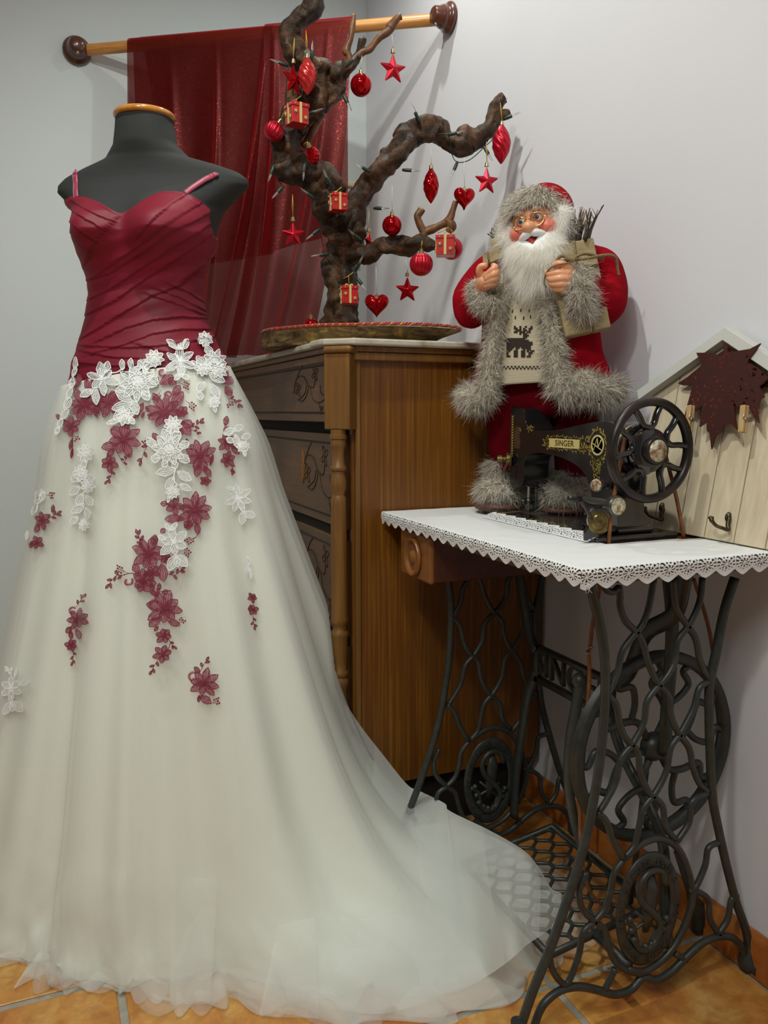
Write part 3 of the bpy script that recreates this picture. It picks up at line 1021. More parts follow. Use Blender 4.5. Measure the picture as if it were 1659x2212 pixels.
# treadle plate: frame, cells of ogee bars
TRX0, TRX1, TRY0, TRY1 = 0.765, 0.985, 1.075, 1.385
def trz(x, y):
    return 0.088 + (x - 0.86) * 0.16
m = MB()
b4 = [(TRX0, TRY0), (TRX1, TRY0), (TRX1, TRY1), (TRX0, TRY1)]
m.tube([(x, y, trz(x, y)) for x, y in b4], 0.008, 8, closed=True, up=(0, 0, 1))
trd = m.build('treadle_frame', IRON, tb)
m = MB()
nr = 10
for i in range(1, nr):
    x = TRX0 + (TRX1 - TRX0) * i / nr
    for s_ in (1,):
        pts = []
        for k in range(61):
            y = TRY0 + (TRY1 - TRY0) * k / 60
            ph = 2 * PI * (k / 60) * 5 + (PI if i % 2 else 0)
            xo = x + 0.0105 * max(-1, min(1, 1.3 * sin(ph)))
            pts.append((xo, y, trz(xo, y)))
        m.tube(pts, 0.0038, 6, up=(0, 0, 1))
g_ = m.build('treadle_grid', IRON, trd)
g_['kind'] = 'stuff'
m = MB()                                      # pivots and hanger blocks
for yy in (TRY0, TRY1):
    MB().tube([(0.86, yy, 0.088), (0.86, yy + (0.115 if yy > 1.2 else -0.09), 0.088)], 0.009, 10).build('treadle_pivot', IRON, tb)
m = MB()                                      # pitman rod up to the crank
m.tube([(0.955, WY0 + 0.035, 0.11), (wc.x + 0.02, WY0 + 0.035, wc.z - 0.03)], 0.0055, 8)
m.build('pitman_rod', mat('worn_steel_rod', '4a4a46', 0.4, 0.6), tb)
# hanging lever with rubber tip at the rear
m = MB()
m.tube(smoothpath([tuple(at(a, b, 'Y', 1.10)) for a, b in ((1465, 1850), (1488, 1920), (1505, 1950), (1508, 1990), (1502, 2010))], 4), [0.007] * 9 + [0.013, 0.016, 0.018, 0.018, 0.016, 0.016, 0.012, 0.005], 10) if False else m.tube([tuple(at(a, b, 'Y', 1.10)) for a, b in ((1462, 1840), (1490, 1925), (1506, 1960), (1510, 1990), (1504, 2012))], [0.006, 0.007, 0.016, 0.017, 0.009], 12)
m.build('stop_lever', IRON, tb)

# leather belt, parted and tied with a wire clip, threaded through the table
LEA = mat('brown_leather', '6b3d1c', 0.6, col2='8a5328', scale=60)
m = MB()
def strap(pts, pl, r_=0.0036, up=(0, 1, 0)):
    m.tube(smoothpath([tuple(at(a, b, 'Y', pl)) for a, b in pts], 6), r_, 8, up=up, sq=(1.2, 0.8))
strap([(1298, 1250), (1290, 1300), (1280, 1350), (1274, 1402)], 1.09)
strap([(1272, 1405), (1273, 1470), (1266, 1560), (1257, 1680), (1253, 1780), (1257, 1850), (1272, 1920), (1300, 1955)], 1.09)
strap([(1498, 1250), (1518, 1310), (1534, 1370), (1545, 1440)], 1.09)
belt = m.build('hanging_belt', LEA, None)
tag(belt, 'brown leather drive belt hanging loose below the table beside the iron legs', 'belt')
m2 = MB()
cpt = at(1273, 1404, 'Y', 1.09)
m2.tube(smoothpath([tuple(cpt + Vector(q)) for q in ((-0.008, 0, 0.004), (0, -0.004, 0.006), (0.008, 0, 0.003), (0, 0.004, -0.002), (-0.006, 0, -0.004), (0, -0.004, -0.006))], 4), 0.0011, 6)
m2.build('wire_clip', STEEL, belt)
# ------------------------------------------------------------------ dress form
AX = Vector((0.230, 1.771, 0))
FD = Vector((-0.536, -0.8445, 0)).normalized()      # the way the chest faces
SD = Vector((0.8445, -0.536, 0)).normalized()       # towards the viewer's right
BLK = mat('black_jersey', '2b2c2c', 0.85, bump=0.15, bscale=500, bdist=0.0005)
# z : half width, half depth, centre shift sideways, centre shift forward
TZS = [1.00, 1.06, 1.10, 1.14, 1.18, 1.237, 1.27, 1.31, 1.345, 1.38, 1.405, 1.43, 1.452, 1.465, 1.478, 1.492, 1.507, 1.531, 1.558, 1.58]
TWD = [.170, .166, .156, .138, .122, .109, .112, .124, .136, .144, .154, .180, .205, .205, .188, .146, .090, .065, .0590, .0560]
TDP = [.130, .128, .120, .108, .097, .090, .094, .102, .108, .104, .096, .085, .074, .070, .066, .060, .056, .056, .055, .0545]
TFW = [0, 0, 0, .0, .002, .004, .006, .008, .008, .004, -.002, -.010, -.016, -.018, -.016, -.010, -.004, .004, .006, .006]
TSX = [-.004, -.006, -.008, -.010, -.012, -.012, -.009, -.004, 0, 0, 0, 0, 0, 0, 0, 0, 0, 0, 0, 0]
def torso(th, z, off=0.0):
    a, b, fwo = interp(z, TZS, TWD), interp(z, TZS, TDP), interp(z, TZS, TFW)
    c, s = cos(th), sin(th)
    e = 0.93
    x = (a + off) * math.copysign(abs(s) ** e, s)
    y = (b + off) * math.copysign(abs(c) ** e, c)
    # bust
    if c > 0:
        for sx in (-1, 1):
            g = math.exp(-(((x - sx * 0.078) / 0.056) ** 2) - ((z - 1.352) / 0.050) ** 2)
            y += 0.046 * g
        y -= 0.010 * math.exp(-(x / 0.022) ** 2 - ((z - 1.36) / 0.05) ** 2)
    return AX + SD * (x + interp(z, TZS, TSX)) + FD * (y + fwo) + Vector((0, 0, z))
form = thing('dress_form', 'black fabric dress form with flat orange wooden neck cap wearing the wedding dress', 'mannequin', (AX.x, AX.y, 0))
m = MB()
zs = np.concatenate([np.linspace(1.0, 1.40, 30), np.linspace(1.405, 1.52, 30), np.linspace(1.525, 1.582, 10)])
m.grid(lambda u, w: tuple(torso(2 * PI * u, float(np.interp(w, np.linspace(0, 1, len(zs)), zs)))), 96, len(zs), cu=True)
m.build('torso', BLK, form)
CAPW = mat('orange_varnished_wood', 'c98a3c', 0.2, col2='b8772c', scale=24, coat=0.6, stretch=(1, 5, 1))
nc = AX + FD * 0.006
m = MB()
m.lathe([(0.001, 1.582), (0.057, 1.582), (0.0605, 1.585), (0.061, 1.590), (0.058, 1.594), (0.05, 1.596), (0.001, 1.597)], 48, M=Matrix.Translation(nc))
m.build('neck_cap', CAPW, form, auto=60)
m = MB()
m.lathe([(0.001, 0.0), (0.02, 0), (0.02, 1.02), (0.001, 1.02)], 16, M=Matrix.Translation(AX))
m.build('stand_pole', mat('chrome', 'c8c8c8', 0.15, 1.0), form)
m = MB()
m.lathe([(0.001, 0.0), (0.17, 0), (0.17, 0.012), (0.03, 0.03), (0.001, 0.03)], 32, M=Matrix.Translation(AX))
m.build('stand_base', BLK, form, auto=50)

# ------------------------------------------------------------------ the dress: bodice
t = NT('wine_satin')
v = t.coord()
t.link(t.ramp(t.noise(v, 4, 3), [(0.3, lin('6e0c22')), (0.7, lin('80102a'))]), t.b.inputs['Base Color'])
t.b.inputs['Roughness'].default_value = 0.55
t.b.inputs['Specular IOR Level'].default_value = 0.35
t.b.inputs['Sheen Weight'].default_value = 0.15
t.b.inputs['Sheen Tint'].default_value = lin('c02848')
t.b.inputs['Anisotropic'].default_value = 0.4
t.bump(t.noise(v, 300, 3), 0.06, 0.001)
SATIN = t.m
dress = thing('wedding_dress', 'wedding dress with wine red pleated bodice, ivory tulle skirt and lace flowers', 'dress', (AX.x, AX.y - 0.1, 0))
# bodice upper edge, given in the photograph as the neckline over the front
NECK = [(148, 425), (160, 423), (185, 425), (215, 437), (240, 452), (260, 463), (285, 448), (320, 424), (350, 413), (385, 413), (410, 420), (438, 436), (455, 455), (464, 475), (468, 490)]
def pline(pts, px):
    return float(np.interp(px, [p[0] for p in pts], [p[1] for p in pts]))
def zneck(th):
    c = cos(th)
    z = 1.37
    for _ in range(8):
        p = torso(th, z, 0.004)
        px, py = proj(p)
        tgt = pline(NECK, px)
        z += (py - tgt) * 0.00098 * 0.9
        z = min(1.43, max(1.30, z))
    k = max(0.0, min(1.0, (c + 0.10) / 0.25))
    return z * k + 1.345 * (1 - k)
# pleat lines in the photograph; the cloth steps down across each from upper to lower side
UP = [  # upper wrap: from the right bust sweeping down to the left hip
    [(258, 470), (230, 495), (205, 525), (190, 560)],
    [(470, 520), (455, 548), (430, 585), (385, 618), (328, 640), (270, 675), (230, 700), (190, 725)],
]
PLE = [
    [(405, 418), (370, 440), (330, 475), (300, 510)],
    [(432, 440), (395, 462), (350, 490), (290, 540), (220, 590)],
    [(447, 462), (420, 478), (370, 500), (300, 552), (240, 590), (195, 605)],
    [(458, 480), (430, 500), (380, 530), (320, 570), (250, 620), (200, 645)],
    [(464, 500), (432, 525), (380, 560), (320, 600), (250, 650), (190, 680)],
    [(470, 545), (440, 570), (400, 600)],
    # lower panel
    [(372, 618), (410, 635), (440, 655)], [(345, 628), (390, 645), (440, 672)], [(330, 640), (375, 655), (438, 680)],
    [(442, 688), (390, 685), (330, 692), (270, 710), (215, 738)],
    [(447, 712), (390, 712), (330, 722), (270, 745), (200, 765)],
    [(452, 730), (400, 740), (340, 748), (280, 752), (190, 748)],
    [(300, 745), (350, 760), (410, 768)], [(185, 760), (240, 772), (300, 775)], [(180, 785), (240, 792), (320, 790)],
    # left cup
    [(150, 450), (180, 470), (215, 490)], [(150, 478), (175, 500), (205, 520)], [(160, 435), (190, 455), (235, 475)], [(155, 505), (175, 525), (195, 540)],
]
def seg_dist(px, py, pl):
    best, sd = 1e9, 0
    for (x0, y0), (x1, y1) in zip(pl[:-1], pl[1:]):
        dx, dy = x1 - x0, y1 - y0
        L2 = dx * dx + dy * dy
        tt = ((px - x0) * dx + (py - y0) * dy) / L2
        tc = min(1, max(0, tt))
        ex_, ey_ = px - (x0 + dx * tc), py - (y0 + dy * tc)
        d = math.hypot(ex_, ey_)
        if d < best:
            best = d
            L = math.sqrt(L2)
            n_ = (-dy / L, dx / L)
            if n_[1] < 0:
                n_ = (-n_[0], -n_[1])
            sd = ex_ * n_[0] + ey_ * n_[1]
    return best, sd
def pleat(px, py):
    h = 0.0
    for k, pl in enumerate(UP):
        d, s = seg_dist(px, py, pl)
        f = math.exp(-d / 16.0)
        h += (0.0030 if s < 0 else -0.0008) * f
    for pl in PLE:
        d, s = seg_dist(px, py, pl)
        if d < 40:
            f = math.exp(-(d / 13.0))
            h += (0.0026 if s < 0 else -0.0007) * f
    h += 0.0006 * sin(px * 0.05 + py * 0.16)
    return h
ZB = 1.030
m = MB()
NU, NV = 260, 190
zn = [zneck(2 * PI * i / NU) for i in range(NU)]
# smooth the edge
for _ in range(3):
    zn = [(zn[i - 1] + zn[i] * 2 + zn[(i + 1) % NU]) / 4 for i in range(NU)]
verts = []
for j in range(NV):
    w = j / (NV - 1)
    for i in range(NU):
        th = 2 * PI * i / NU
        z = ZB + (zn[i] - ZB) * w
        p = torso(th, z, 0.004)
        px, py = proj(p)
        h = pleat(px, py)
        edge = 1.0 if w < 0.985 else 0.6
        p = torso(th, z, 0.0055 * edge + h)
        verts.append(tuple(p))
faces = [(j * NU + i, j * NU + (i + 1) % NU, (j + 1) * NU + (i + 1) % NU, (j + 1) * NU + i) for j in range(NV - 1) for i in range(NU)]
m.add(verts, faces)
bod = m.build('bodice', SATIN, dress)
# straps
SATP = mat('pink_wine_satin', '9a2446', 0.4, sheen=0.4)
def strap3(pts_px, name):
    bvh_pts = []
    for px, py in pts_px:
        # front surface of the torso under the pixel
        best = None
        d, fw = ray(px, py)
        for s_ in np.linspace(1.45, 2.1, 160):
            q = Vector((d[0], d[1], d[2])) * (s_ / fw) + Vector((0, 0, CAMH))
            rel = q - AX
            a, b, fo = interp(q.z, TZS, TWD) + 0.004, interp(q.z, TZS, TDP) + 0.004, interp(q.z, TZS, TFW)
            u_, w_ = rel.dot(SD) / a, (rel.dot(FD) - fo) / b
            if abs(u_) ** 2.3 + abs(w_) ** 2.3 < 1:
                best = q
                break
        if best is None:
            continue
        bvh_pts.append(tuple(best + Vector((0, 0, 0.001))))
    m = MB()
    m.tube(smoothpath(bvh_pts, 6), 0.0058, 8, up=tuple(FD), sq=(0.22, 1))
    m.build(name, SATP, dress)
strap3([(164, 428), (163, 412), (163, 396), (162, 384), (162, 378), (162, 374), (161, 370), (161, 366), (161, 362), (160, 358)], 'strap')
strap3([(400, 418), (410, 410), (420, 403), (440, 390), (452, 384), (458, 381), (464, 378), (468, 375)], 'strap')

# ------------------------------------------------------------------ the skirt
def floorpt(px, py):
    p = at(px, py, 'Z', 0.0)
    return p
HEM = [(-60, 1960), (0, 2012), (75, 2105), (150, 2125), (270, 2105), (370, 2165), (480, 2150), (600, 2165), (700, 2190), (800, 2195), (900, 2185), (1000, 2165), (1080, 2110), (1150, 2045), (1200, 1990), (1215, 1935)]
CS = AX + SD * 0.0 + Vector((-0.01, -0.01, 0))
pol_ = []
for px, py in HEM:
    p = floorpt(px, py) - CS
    pol_.append((math.atan2(p.y, p.x), math.hypot(p.x, p.y)))
print('hem', [(round(math.degrees(a)), round(r_, 2)) for a, r_ in pol_])
# back of the hem
extra = [(R(10), 0.36), (R(30), 0.33), (R(60), 0.36), (R(90), 0.40), (R(120), 0.42), (R(150), 0.42), (R(178), 0.40)]
allp = sorted([((a + 2 * PI) % (2 * PI), r_) for a, r_ in pol_ + extra])
aa = np.array([a for a, _ in allp])
rr_ = np.array([r_ for _, r_ in allp])
aa = np.concatenate([aa - 2 * PI, aa, aa + 2 * PI])
rr_ = np.concatenate([rr_] * 3)
def rhem(a):
    a = a % (2 * PI)
    return float(np.mean([np.interp(a + k * 0.05, aa, rr_) for k in (-1, 0, 1)]))
HZ = 1.088
def hipr(a):
    d = Vector((cos(a), sin(a), 0))
    x, y = d.dot(SD), d.dot(FD)
    return 1 / math.sqrt((x / 0.166) ** 2 + (y / 0.130) ** 2)
def afold(a, z, seed):
    g = min(1.0, max(0.0, (HZ - z) / 0.9)) ** 1.1
    s = 0
    for k, (n_, am) in enumerate(((7, 1.0), (11, 0.7), (17, 0.45), (26, 0.25))):
        s += am * sin(n_ * a + seed * (k + 1.3) + 0.5 * sin(3 * a + seed))
    return g * (0.0150 * s + 0.012 * (abs(sin(9.5 * a + 0.7)) ** 6 - 0.2) - 0.010 * abs(sin(6.5 * a + 2.1)) ** 10)
def chest_limit(a, r_):
    # keep the cloth out of the chest front (x < 0.575) where the chest stands
    c, s = cos(a), sin(a)
    if c > 0.02:
        lim = (0.572 - CS.x) / c
        if CS.y + lim * s > CYS - 0.03:
            return min(r_, lim)
    return r_
def skirt_r(a, z, off=0.0, seed=0.0, reach=1.0):
    RH = rhem(a) * reach
    off2 = off * min(1.0, (HZ - z) / 0.15)
    rb = hipr(a) + 0.004 + off2
    slope = min(0.300, max(0.23, (RH - rb) / HZ * 0.97))
    base = rb + slope * (HZ - z) + 0.006 * sin(PI * min(1, (HZ - z) / 0.25)) 
    ext = max(0.0, RH - (rb + slope * HZ))
    r_ = base + ext * math.exp(-z / 0.105)
    r_ += afold(a, z, seed) * (1 + ext)
    return chest_limit(a, r_)
def tulle(name, alpha, col, col_t, rough=0.8):
    t = NT(name)
    v = t.coord()
    t.n.remove(t.b)
    df = t.add('ShaderNodeBsdfDiffuse')
    df.inputs[0].default_value = lin(col)
    tl = t.add('ShaderNodeBsdfTranslucent')
    tl.inputs[0].default_value = lin(col)
    tr = t.add('ShaderNodeBsdfTransparent')
    a = t.add('ShaderNodeMixShader')
    a.inputs[0].default_value = 0.35
    t.link(df.outputs[0], a.inputs[1])
    t.link(tl.outputs[0], a.inputs[2])
    b = t.add('ShaderNodeMixShader')
    lw = t.add('ShaderNodeLayerWeight')
    lw.inputs['Blend'].default_value = 0.35
    t.link(t.ramp(lw.outputs['Facing'], [(0.0, (alpha,) * 3), (0.7, (alpha * 0.8,) * 3), (1.0, (alpha * 0.25,) * 3)]), b.inputs[0])
    t.link(a.outputs[0], b.inputs[1])
    t.link(tr.outputs[0], b.inputs[2])
    t.link(b.outputs[0], t.out.inputs[0])
    return t.m
IVORY = mat('ivory_satin_lining', 'efefe4', 0.6, sheen=0.3)
TUL = tulle('white_tulle', 0.62, 'f5f7f3', 'ffffff')
TUL2 = tulle('soft_white_tulle', 0.74, 'f5f7f4', 'ffffff')
NA = 420
def angs(i, n):
    return 2 * PI * i / n
# z samples, denser near the floor
def ztab(n, zmin, p=1.5):
    return [zmin + (HZ - zmin) * (1 - (j / (n - 1))) ** p for j in range(n)]
def skirt_layer(name, mtl, off, seed, reach, zmin, ragged=0.0, rough_lo=0.0, nz=70, puddle=0.0):
    zt = ztab(nz, zmin)
    V = []
    for j, z0 in enumerate(zt):
        for i in range(NA):
            z = z0
            a = angs(i, NA)
            dsd = cos(a) * SD.x + sin(a) * SD.y
            z = z0 - max(0.0, (z0 - 0.6) / (HZ - 0.6)) * (0.016 - 0.022 * dsd)
            r_ = skirt_r(a, z, off, seed, reach)
            q = mnoise.noise(Vector((cos(a) * 7, sin(a) * 7, z * 9 + seed)))
            q2 = mnoise.noise(Vector((cos(a) * 22, sin(a) * 22, z * 22 + seed)))
            low = math.exp(-z / 0.09)
            r_ += rough_lo * low * (q * 1.2 + 0.5 * q2)
            zz_ = z + max(0.0, low * rough_lo * 1.1 * (0.4 + q2 + q) if z > 0.004 else 0)
            if j == nz - 1:
                r_ += ragged * mnoise.noise(Vector((cos(a) * 12, sin(a) * 12, seed)))
            r_ = chest_limit(a, r_)
            V.append((CS.x + r_ * cos(a), CS.y + r_ * sin(a), max(0.004 + off * 0.15, zz_)))
    Fc = [(j * NA + i, (j + 1) * NA + i, (j + 1) * NA + (i + 1) % NA, j * NA + (i + 1) % NA) for j in range(nz - 1) for i in range(NA)]
    m = MB()
    m.add(V, Fc)
    return m.build(name, mtl, dress)
lining = skirt_layer('satin_skirt', IVORY, 0.0, 1.7, 0.90, 0.004, rough_lo=0.010)
t1_ = skirt_layer('tulle_layer', TUL, 0.010, 1.76, 0.97, 0.006, ragged=0.05, rough_lo=0.030)
outer = skirt_layer('tulle_overskirt', TUL2, 0.018, 1.82, 1.05, 0.004, ragged=0.07, rough_lo=0.016)
# puffed and folded tulle of the train and hem: crumpled flounce strips
def flounce(name, a0, a1, rin, rout, h, n=160, seed=0.0, mtl=None, freq=26):
    m = MB()
    def fn(u, w):
        a = a0 + (a1 - a0) * u
        RH = rhem(a)
        r_ = RH * (rin + (rout - rin) * w)
        f1 = sin(freq * a * 2 + seed + 2 * sin(5 * a + seed))
        f2 = mnoise.noise(Vector((a * 9, w * 2.5, seed)))
        a2 = a + 0.02 * sin(freq * a * 1.3 + seed * 2) * w
        z = h * sin(PI * min(1, w * 0.95 + 0.02)) ** 0.8 * (0.75 + 0.45 * f2 + 0.22 * f1 * w) + 0.012 * (1 - w) + 0.004
        r_ += 0.02 * f1 * w + 0.03 * f2 * w
        r_ = chest_limit(a2, r_)
        return (CS.x + r_ * cos(a2), CS.y + r_ * sin(a2), max(0.003, z))
    m.grid(fn, n, 22)
    return m.build(name, mtl or TUL, dress)
aL, aR = R(205), R(360)
flounce('hem_flounce', R(225), R(352), 0.80, 1.07, 0.030, 260, 0.5, TUL2, 17)
flounce('hem_flounce', R(215), R(345), 0.84, 1.045, 0.022, 260, 2.2, TUL, 23)
flounce('train_puff', R(283), R(352), 0.50, 1.00, 0.085, 140, 1.1, TUL, 9)
flounce('train_puff', R(290), R(356), 0.42, 0.96, 0.125, 140, 3.3, TUL2, 7)
# a tall sheer edge standing up along the far side of the train
def vpx(px, py, fwd):
    return pf(px, py, fwd)
top_edge = [(700, 1420, 1.74), (760, 1540, 1.75), (835, 1640, 1.76), (880, 1695, 1.74), (905, 1708, 1.72), (960, 1735, 1.66), (972, 1752, 1.64), (1060, 1795, 1.56), (1130, 1838, 1.48), (1170, 1890, 1.455), (1198, 1945, 1.44), (1212, 1985, 1.45)]
bot_edge = [(640, 1900), (700, 2000), (780, 2090), (850, 2140), (920, 2150), (990, 2140), (1050, 2110), (1100, 2075), (1140, 2040), (1170, 2020), (1190, 2005), (1208, 1990)]
te = smoothpath([tuple(vpx(*p)) for p in top_edge], 8)
be = smoothpath([tuple(at(p[0], p[1], 'Z', 0.006 + 0.098 * min(1.0, max(0.0, (p[0] - 1040) / 50.0)))) for p in bot_edge], 8)
def veil_fn(lift, wob, cut0=0.0, cut1=1.0, w1=1.0):
    def veil(u, w):
        k = (cut0 + (cut1 - cut0) * u) * (len(te) - 1)
        i = min(int(k), len(te) - 2)
        f = k - i
        p = Vector(te[i]) * (1 - f) + Vector(te[i + 1]) * f
        q = Vector(be[i]) * (1 - f) + Vector(be[i + 1]) * f
        w = w * w1
        b = p * (1 - w) + q * w
        g = sin(PI * w)
        b += Vector((0, 0, lift * g + wob * g * (sin(11 * u + 3 * w) + 0.6 * sin(23 * u - 5 * w))))
        b += Vector((0.39, -0.92, 0)) * (wob * g * 1.2 * sin(17 * u + 2))
        return (b.x, b.y, max(0.005, b.z))
    return veil
m = MB()
m.grid(veil_fn(0.05, 0.006), 120, 30)
m.build('train_veil', TUL2, dress)
m = MB()
m.grid(veil_fn(0.03, 0.012, 0.15, 0.80), 120, 30)
m.build('train_veil', TUL2, dress)
m = MB()
m.grid(veil_fn(-0.05, 0.02, 0.0, 0.62), 120, 30)
m.build('train_veil', TUL, dress)
# sheer folds standing out of the train
def fold(pts, name='tulle_fold'):
    P = [pf(*p) for p in pts]
    m = MB()
    def fn(u, w):
        a = P[0] * (1 - u) + P[1] * u
        b = P[3] * (1 - u) + P[2] * u
        q = a * (1 - w) + b * w
        q = q + Vector((0.39, -0.92, 0.2)) * (0.012 * sin(PI * u) * sin(PI * w))
        return (q.x, q.y, max(0.004, q.z))
    m.grid(fn, 12, 16)
    m.build(name, TUL2, dress)
fold([(1103, 1838, 1.60), (1104, 1840, 1.60), (1090, 2085, 1.50), (1000, 2020, 1.50)])
fold([(945, 1750, 1.66), (968, 1752, 1.66), (950, 1850, 1.60), (930, 1860, 1.60)])
fold([(1105, 1950, 1.52), (1106, 1950, 1.52), (1185, 2020, 1.50), (1060, 2040, 1.45)])
fold([(1100, 2080, 1.45), (1150, 2040, 1.47), (1090, 2125, 1.40), (1040, 2110, 1.40)])
fold([(840, 1880, 1.50), (960, 1900, 1.48), (1000, 2180, 1.30), (955, 2160, 1.30)])
fold([(600, 2000, 1.32), (680, 1980, 1.32), (690, 2200, 1.22), (560, 2195, 1.225)])
fold([(372, 1890, 1.36), (470, 1900, 1.35), (455, 2168, 1.255), (368, 2170, 1.25)])
fold([(75, 1990, 1.40), (100, 1985, 1.40), (88, 2142, 1.32), (48, 2138, 1.33)])
fold([(820, 2060, 1.32), (960, 2060, 1.33), (960, 2185, 1.245), (880, 2212, 1.225)])
# ------------------------------------------------------------------ lace flowers sewn on the skirt
bpy.context.view_layer.update()
def bvh_of(objs):
    vs, fs = [], []
    for o in objs:
        n = len(vs)
        vs += [v.co.copy() for v in o.data.vertices]
        fs += [tuple(i + n for i in p.vertices) for p in o.data.polygons]
    return BVHTree.FromPolygons(vs, fs)
BV = bvh_of([outer, bod])
KC = 600 / 1543.0
def hitc(cx, cy, off):
    """point of the dress surface under a point of the lace drawing, lifted off the cloth"""
    d, _ = ray(cx * KC, 700 + cy * KC)
    d.normalize()
    h, n, i, dist = BV.ray_cast(Vector((0, 0, CAMH)), d)
    if h is None or dist > 2.6:
        return None
    if n.dot(d) > 0:
        n = -n
    return h + n * off - d * 0.001
class Lace:
    def __init__(s, white):
        s.m = MB()
        s.white = white
        s.o1, s.o2 = (0.0050, 0.0068) if white else (0.0022, 0.0036)
        s.w = 4.5 if white else 4.0
    def ribbon(s, pts, w, closed=False, off=None, mi=1):
        n = len(pts)
        L, Rr = [], []
        for i in range(n):
            a = pts[(i - 1) % n] if (closed or i > 0) else pts[i]
            b = pts[(i + 1) % n] if (closed or i < n - 1) else pts[i]
            dx, dy = b[0] - a[0], b[1] - a[1]
            l = math.hypot(dx, dy) or 1
            nx, ny = -dy / l * w / 2, dx / l * w / 2
            p, q = hitc(pts[i][0] + nx, pts[i][1] + ny, off or s.o2), hitc(pts[i][0] - nx, pts[i][1] - ny, off or s.o2)
            if p is None or q is None:
                return
            L.append(p)
            Rr.append(q)
        fs = []
        for i in range(n if closed else n - 1):
            j = (i + 1) % n
            fs.append((i, j, n + j, n + i))
        s.m.add(L + Rr, fs, mi)
    def fill(s, pts, c):
        P = [hitc(x, y, s.o1) for x, y in pts]
        cc = hitc(c[0], c[1], s.o1)
        if cc is None or any(p is None for p in P):
            return False
        n = len(P)
        s.m.add(P + [cc], [(i, (i + 1) % n, n) for i in range(n)], 0)
        return True
    def petal(s, x, y, ang, ln, wd, point=0.5, wav=0.0, veins=2):
        pts = []
        N = 14
        for k in range(N):
            t = 2 * PI * k / N
            u = 0.5 - 0.5 * cos(t)
            prof = sin(PI * u ** (0.75 + 0.5 * point)) ** 0.8
            v = math.copysign(prof, sin(t)) * wd / 2 * (1 + wav * sin(k * 2.7))
            if k == 0:
                v = 0
            pts.append((u * ln, v))
        ca, sa = cos(ang), sin(ang)
        T = lambda p: (x + p[0] * ca - p[1] * sa, y + p[0] * sa + p[1] * ca)
        Q = [T(p) for p in pts]
        if not s.fill(Q, T((ln * 0.55, 0))):
            return
        s.ribbon(Q, s.w, True)
        for k in range(veins):
            o = (k - (veins - 1) / 2) * wd * 0.28
            s.ribbon([T((ln * 0.12, o * 0.2)), T((ln * 0.5, o)), T((ln * 0.82, o * 0.7))], s.w * 0.6)
    def flower(s, x, y, r_, n=6, rot=0.0, wd=0.62, point=0.8, wav=0.08, sq=1.0, jit=0.2):
        if not s.white:
            r_ *= 1.10
            wd *= 1.12
        for k in range(n):
            a = rot + 2 * PI * k / n + random.uniform(-jit, jit) * 0.5
            s.petal(x, y, a, r_ * (1 + random.uniform(-jit, jit)), r_ * wd * (1 + random.uniform(-0.1, 0.1)), point, wav, 3)
        s.dot(x, y, r_ * 0.13)
    def dot(s, x, y, r_, mi=1):
        P = [hitc(x + r_ * cos(2 * PI * k / 8), y + r_ * sin(2 * PI * k / 8), s.o2 + 0.0006) for k in range(8)]
        if any(p is None for p in P):
            return
        s.m.add(P, [tuple(range(8))], mi)
    def rose(s, x, y, r_, rot=0.0):
        n = 9
        s.flower(x, y, r_, n, rot, 0.55, 0.1, 0.02, jit=0.08)
        s.ribbon([(x + r_ * 0.45 * cos(t), y + r_ * 0.4 * sin(t)) for t in np.linspace(0, 2 * PI, 14)[:-1]], s.w * 0.9, True, s.o2 + 0.001)
        s.ribbon([(x + r_ * 0.05 * t * cos(t * 1.7), y + r_ * 0.05 * t * sin(t * 1.7)) for t in np.linspace(0.5, 6, 14)], s.w * 0.8, False, s.o2 + 0.001)
    def leaf(s, x0, y0, x1, y1, w=None):
        if w and not s.white:
            w *= 1.2
        ln = math.hypot(x1 - x0, y1 - y0)
        s.petal(x0, y0, math.atan2(y1 - y0, x1 - x0), ln, w or ln * 0.42, 0.7, 0.06, 1 if ln < 40 else 3)
    def stem(s, pts, w=3.5):
        s.ribbon(smoothpath(pts, 4), w)
    def sprig(s, pts, ln=26, n=5, w=10):
        P = smoothpath(pts, 6)
        s.ribbon(P, 3)
        for k in range(n):
            i = int((k + 1) / (n + 0.3) * (len(P) - 1))
            a = math.atan2(P[i][1] - P[i - 1][1], P[i][0] - P[i - 1][0]) + (0.8 if k % 2 else -0.8)
            s.petal(P[i][0], P[i][1], a, ln, w, 0.7, 0, 1)
        a = math.atan2(P[-1][1] - P[-2][1], P[-1][0] - P[-2][0])
        s.petal(P[-1][0], P[-1][1], a, ln, w, 0.7, 0, 1)
    def berries(s, x, y, ang, ln=50, n=5):
        s.ribbon([(x, y), (x + ln * 0.5 * cos(ang), y + ln * 0.5 * sin(ang)), (x + ln * cos(ang), y + ln * sin(ang))], 2.5)
        for k in range(n):
            u = ln * (0.3 + 0.7 * k / n)
            a = ang + (0.75 if k % 2 else -0.75)
            bx, by = x + u * cos(ang), y + u * sin(ang)
            ex_, ey_ = bx + 20 * cos(a), by + 20 * sin(a)
            s.ribbon([(bx, by), ((bx + ex_) / 2, (by + ey_) / 2), (ex_, ey_)], 2.2)
            s.dot(ex_, ey_, 5.5)
        s.dot(x + ln * cos(ang), y + ln * sin(ang), 5.5)
    def curl(s, x, y, r_, rot=0.0, flip=1, w=14):
        P = []
        for t in np.linspace(0, 1, 16):
            a = rot + flip * t * 4.6
            q = r_ * (1 - 0.62 * t)
            P.append((x + q * cos(a), y + q * sin(a)))
        s.ribbon(P, w, False, s.o1, 0)
        s.ribbon([(p[0] , p[1]) for p in P], 3)
        s.dot(P[-1][0], P[-1][1], w * 0.55, 0)
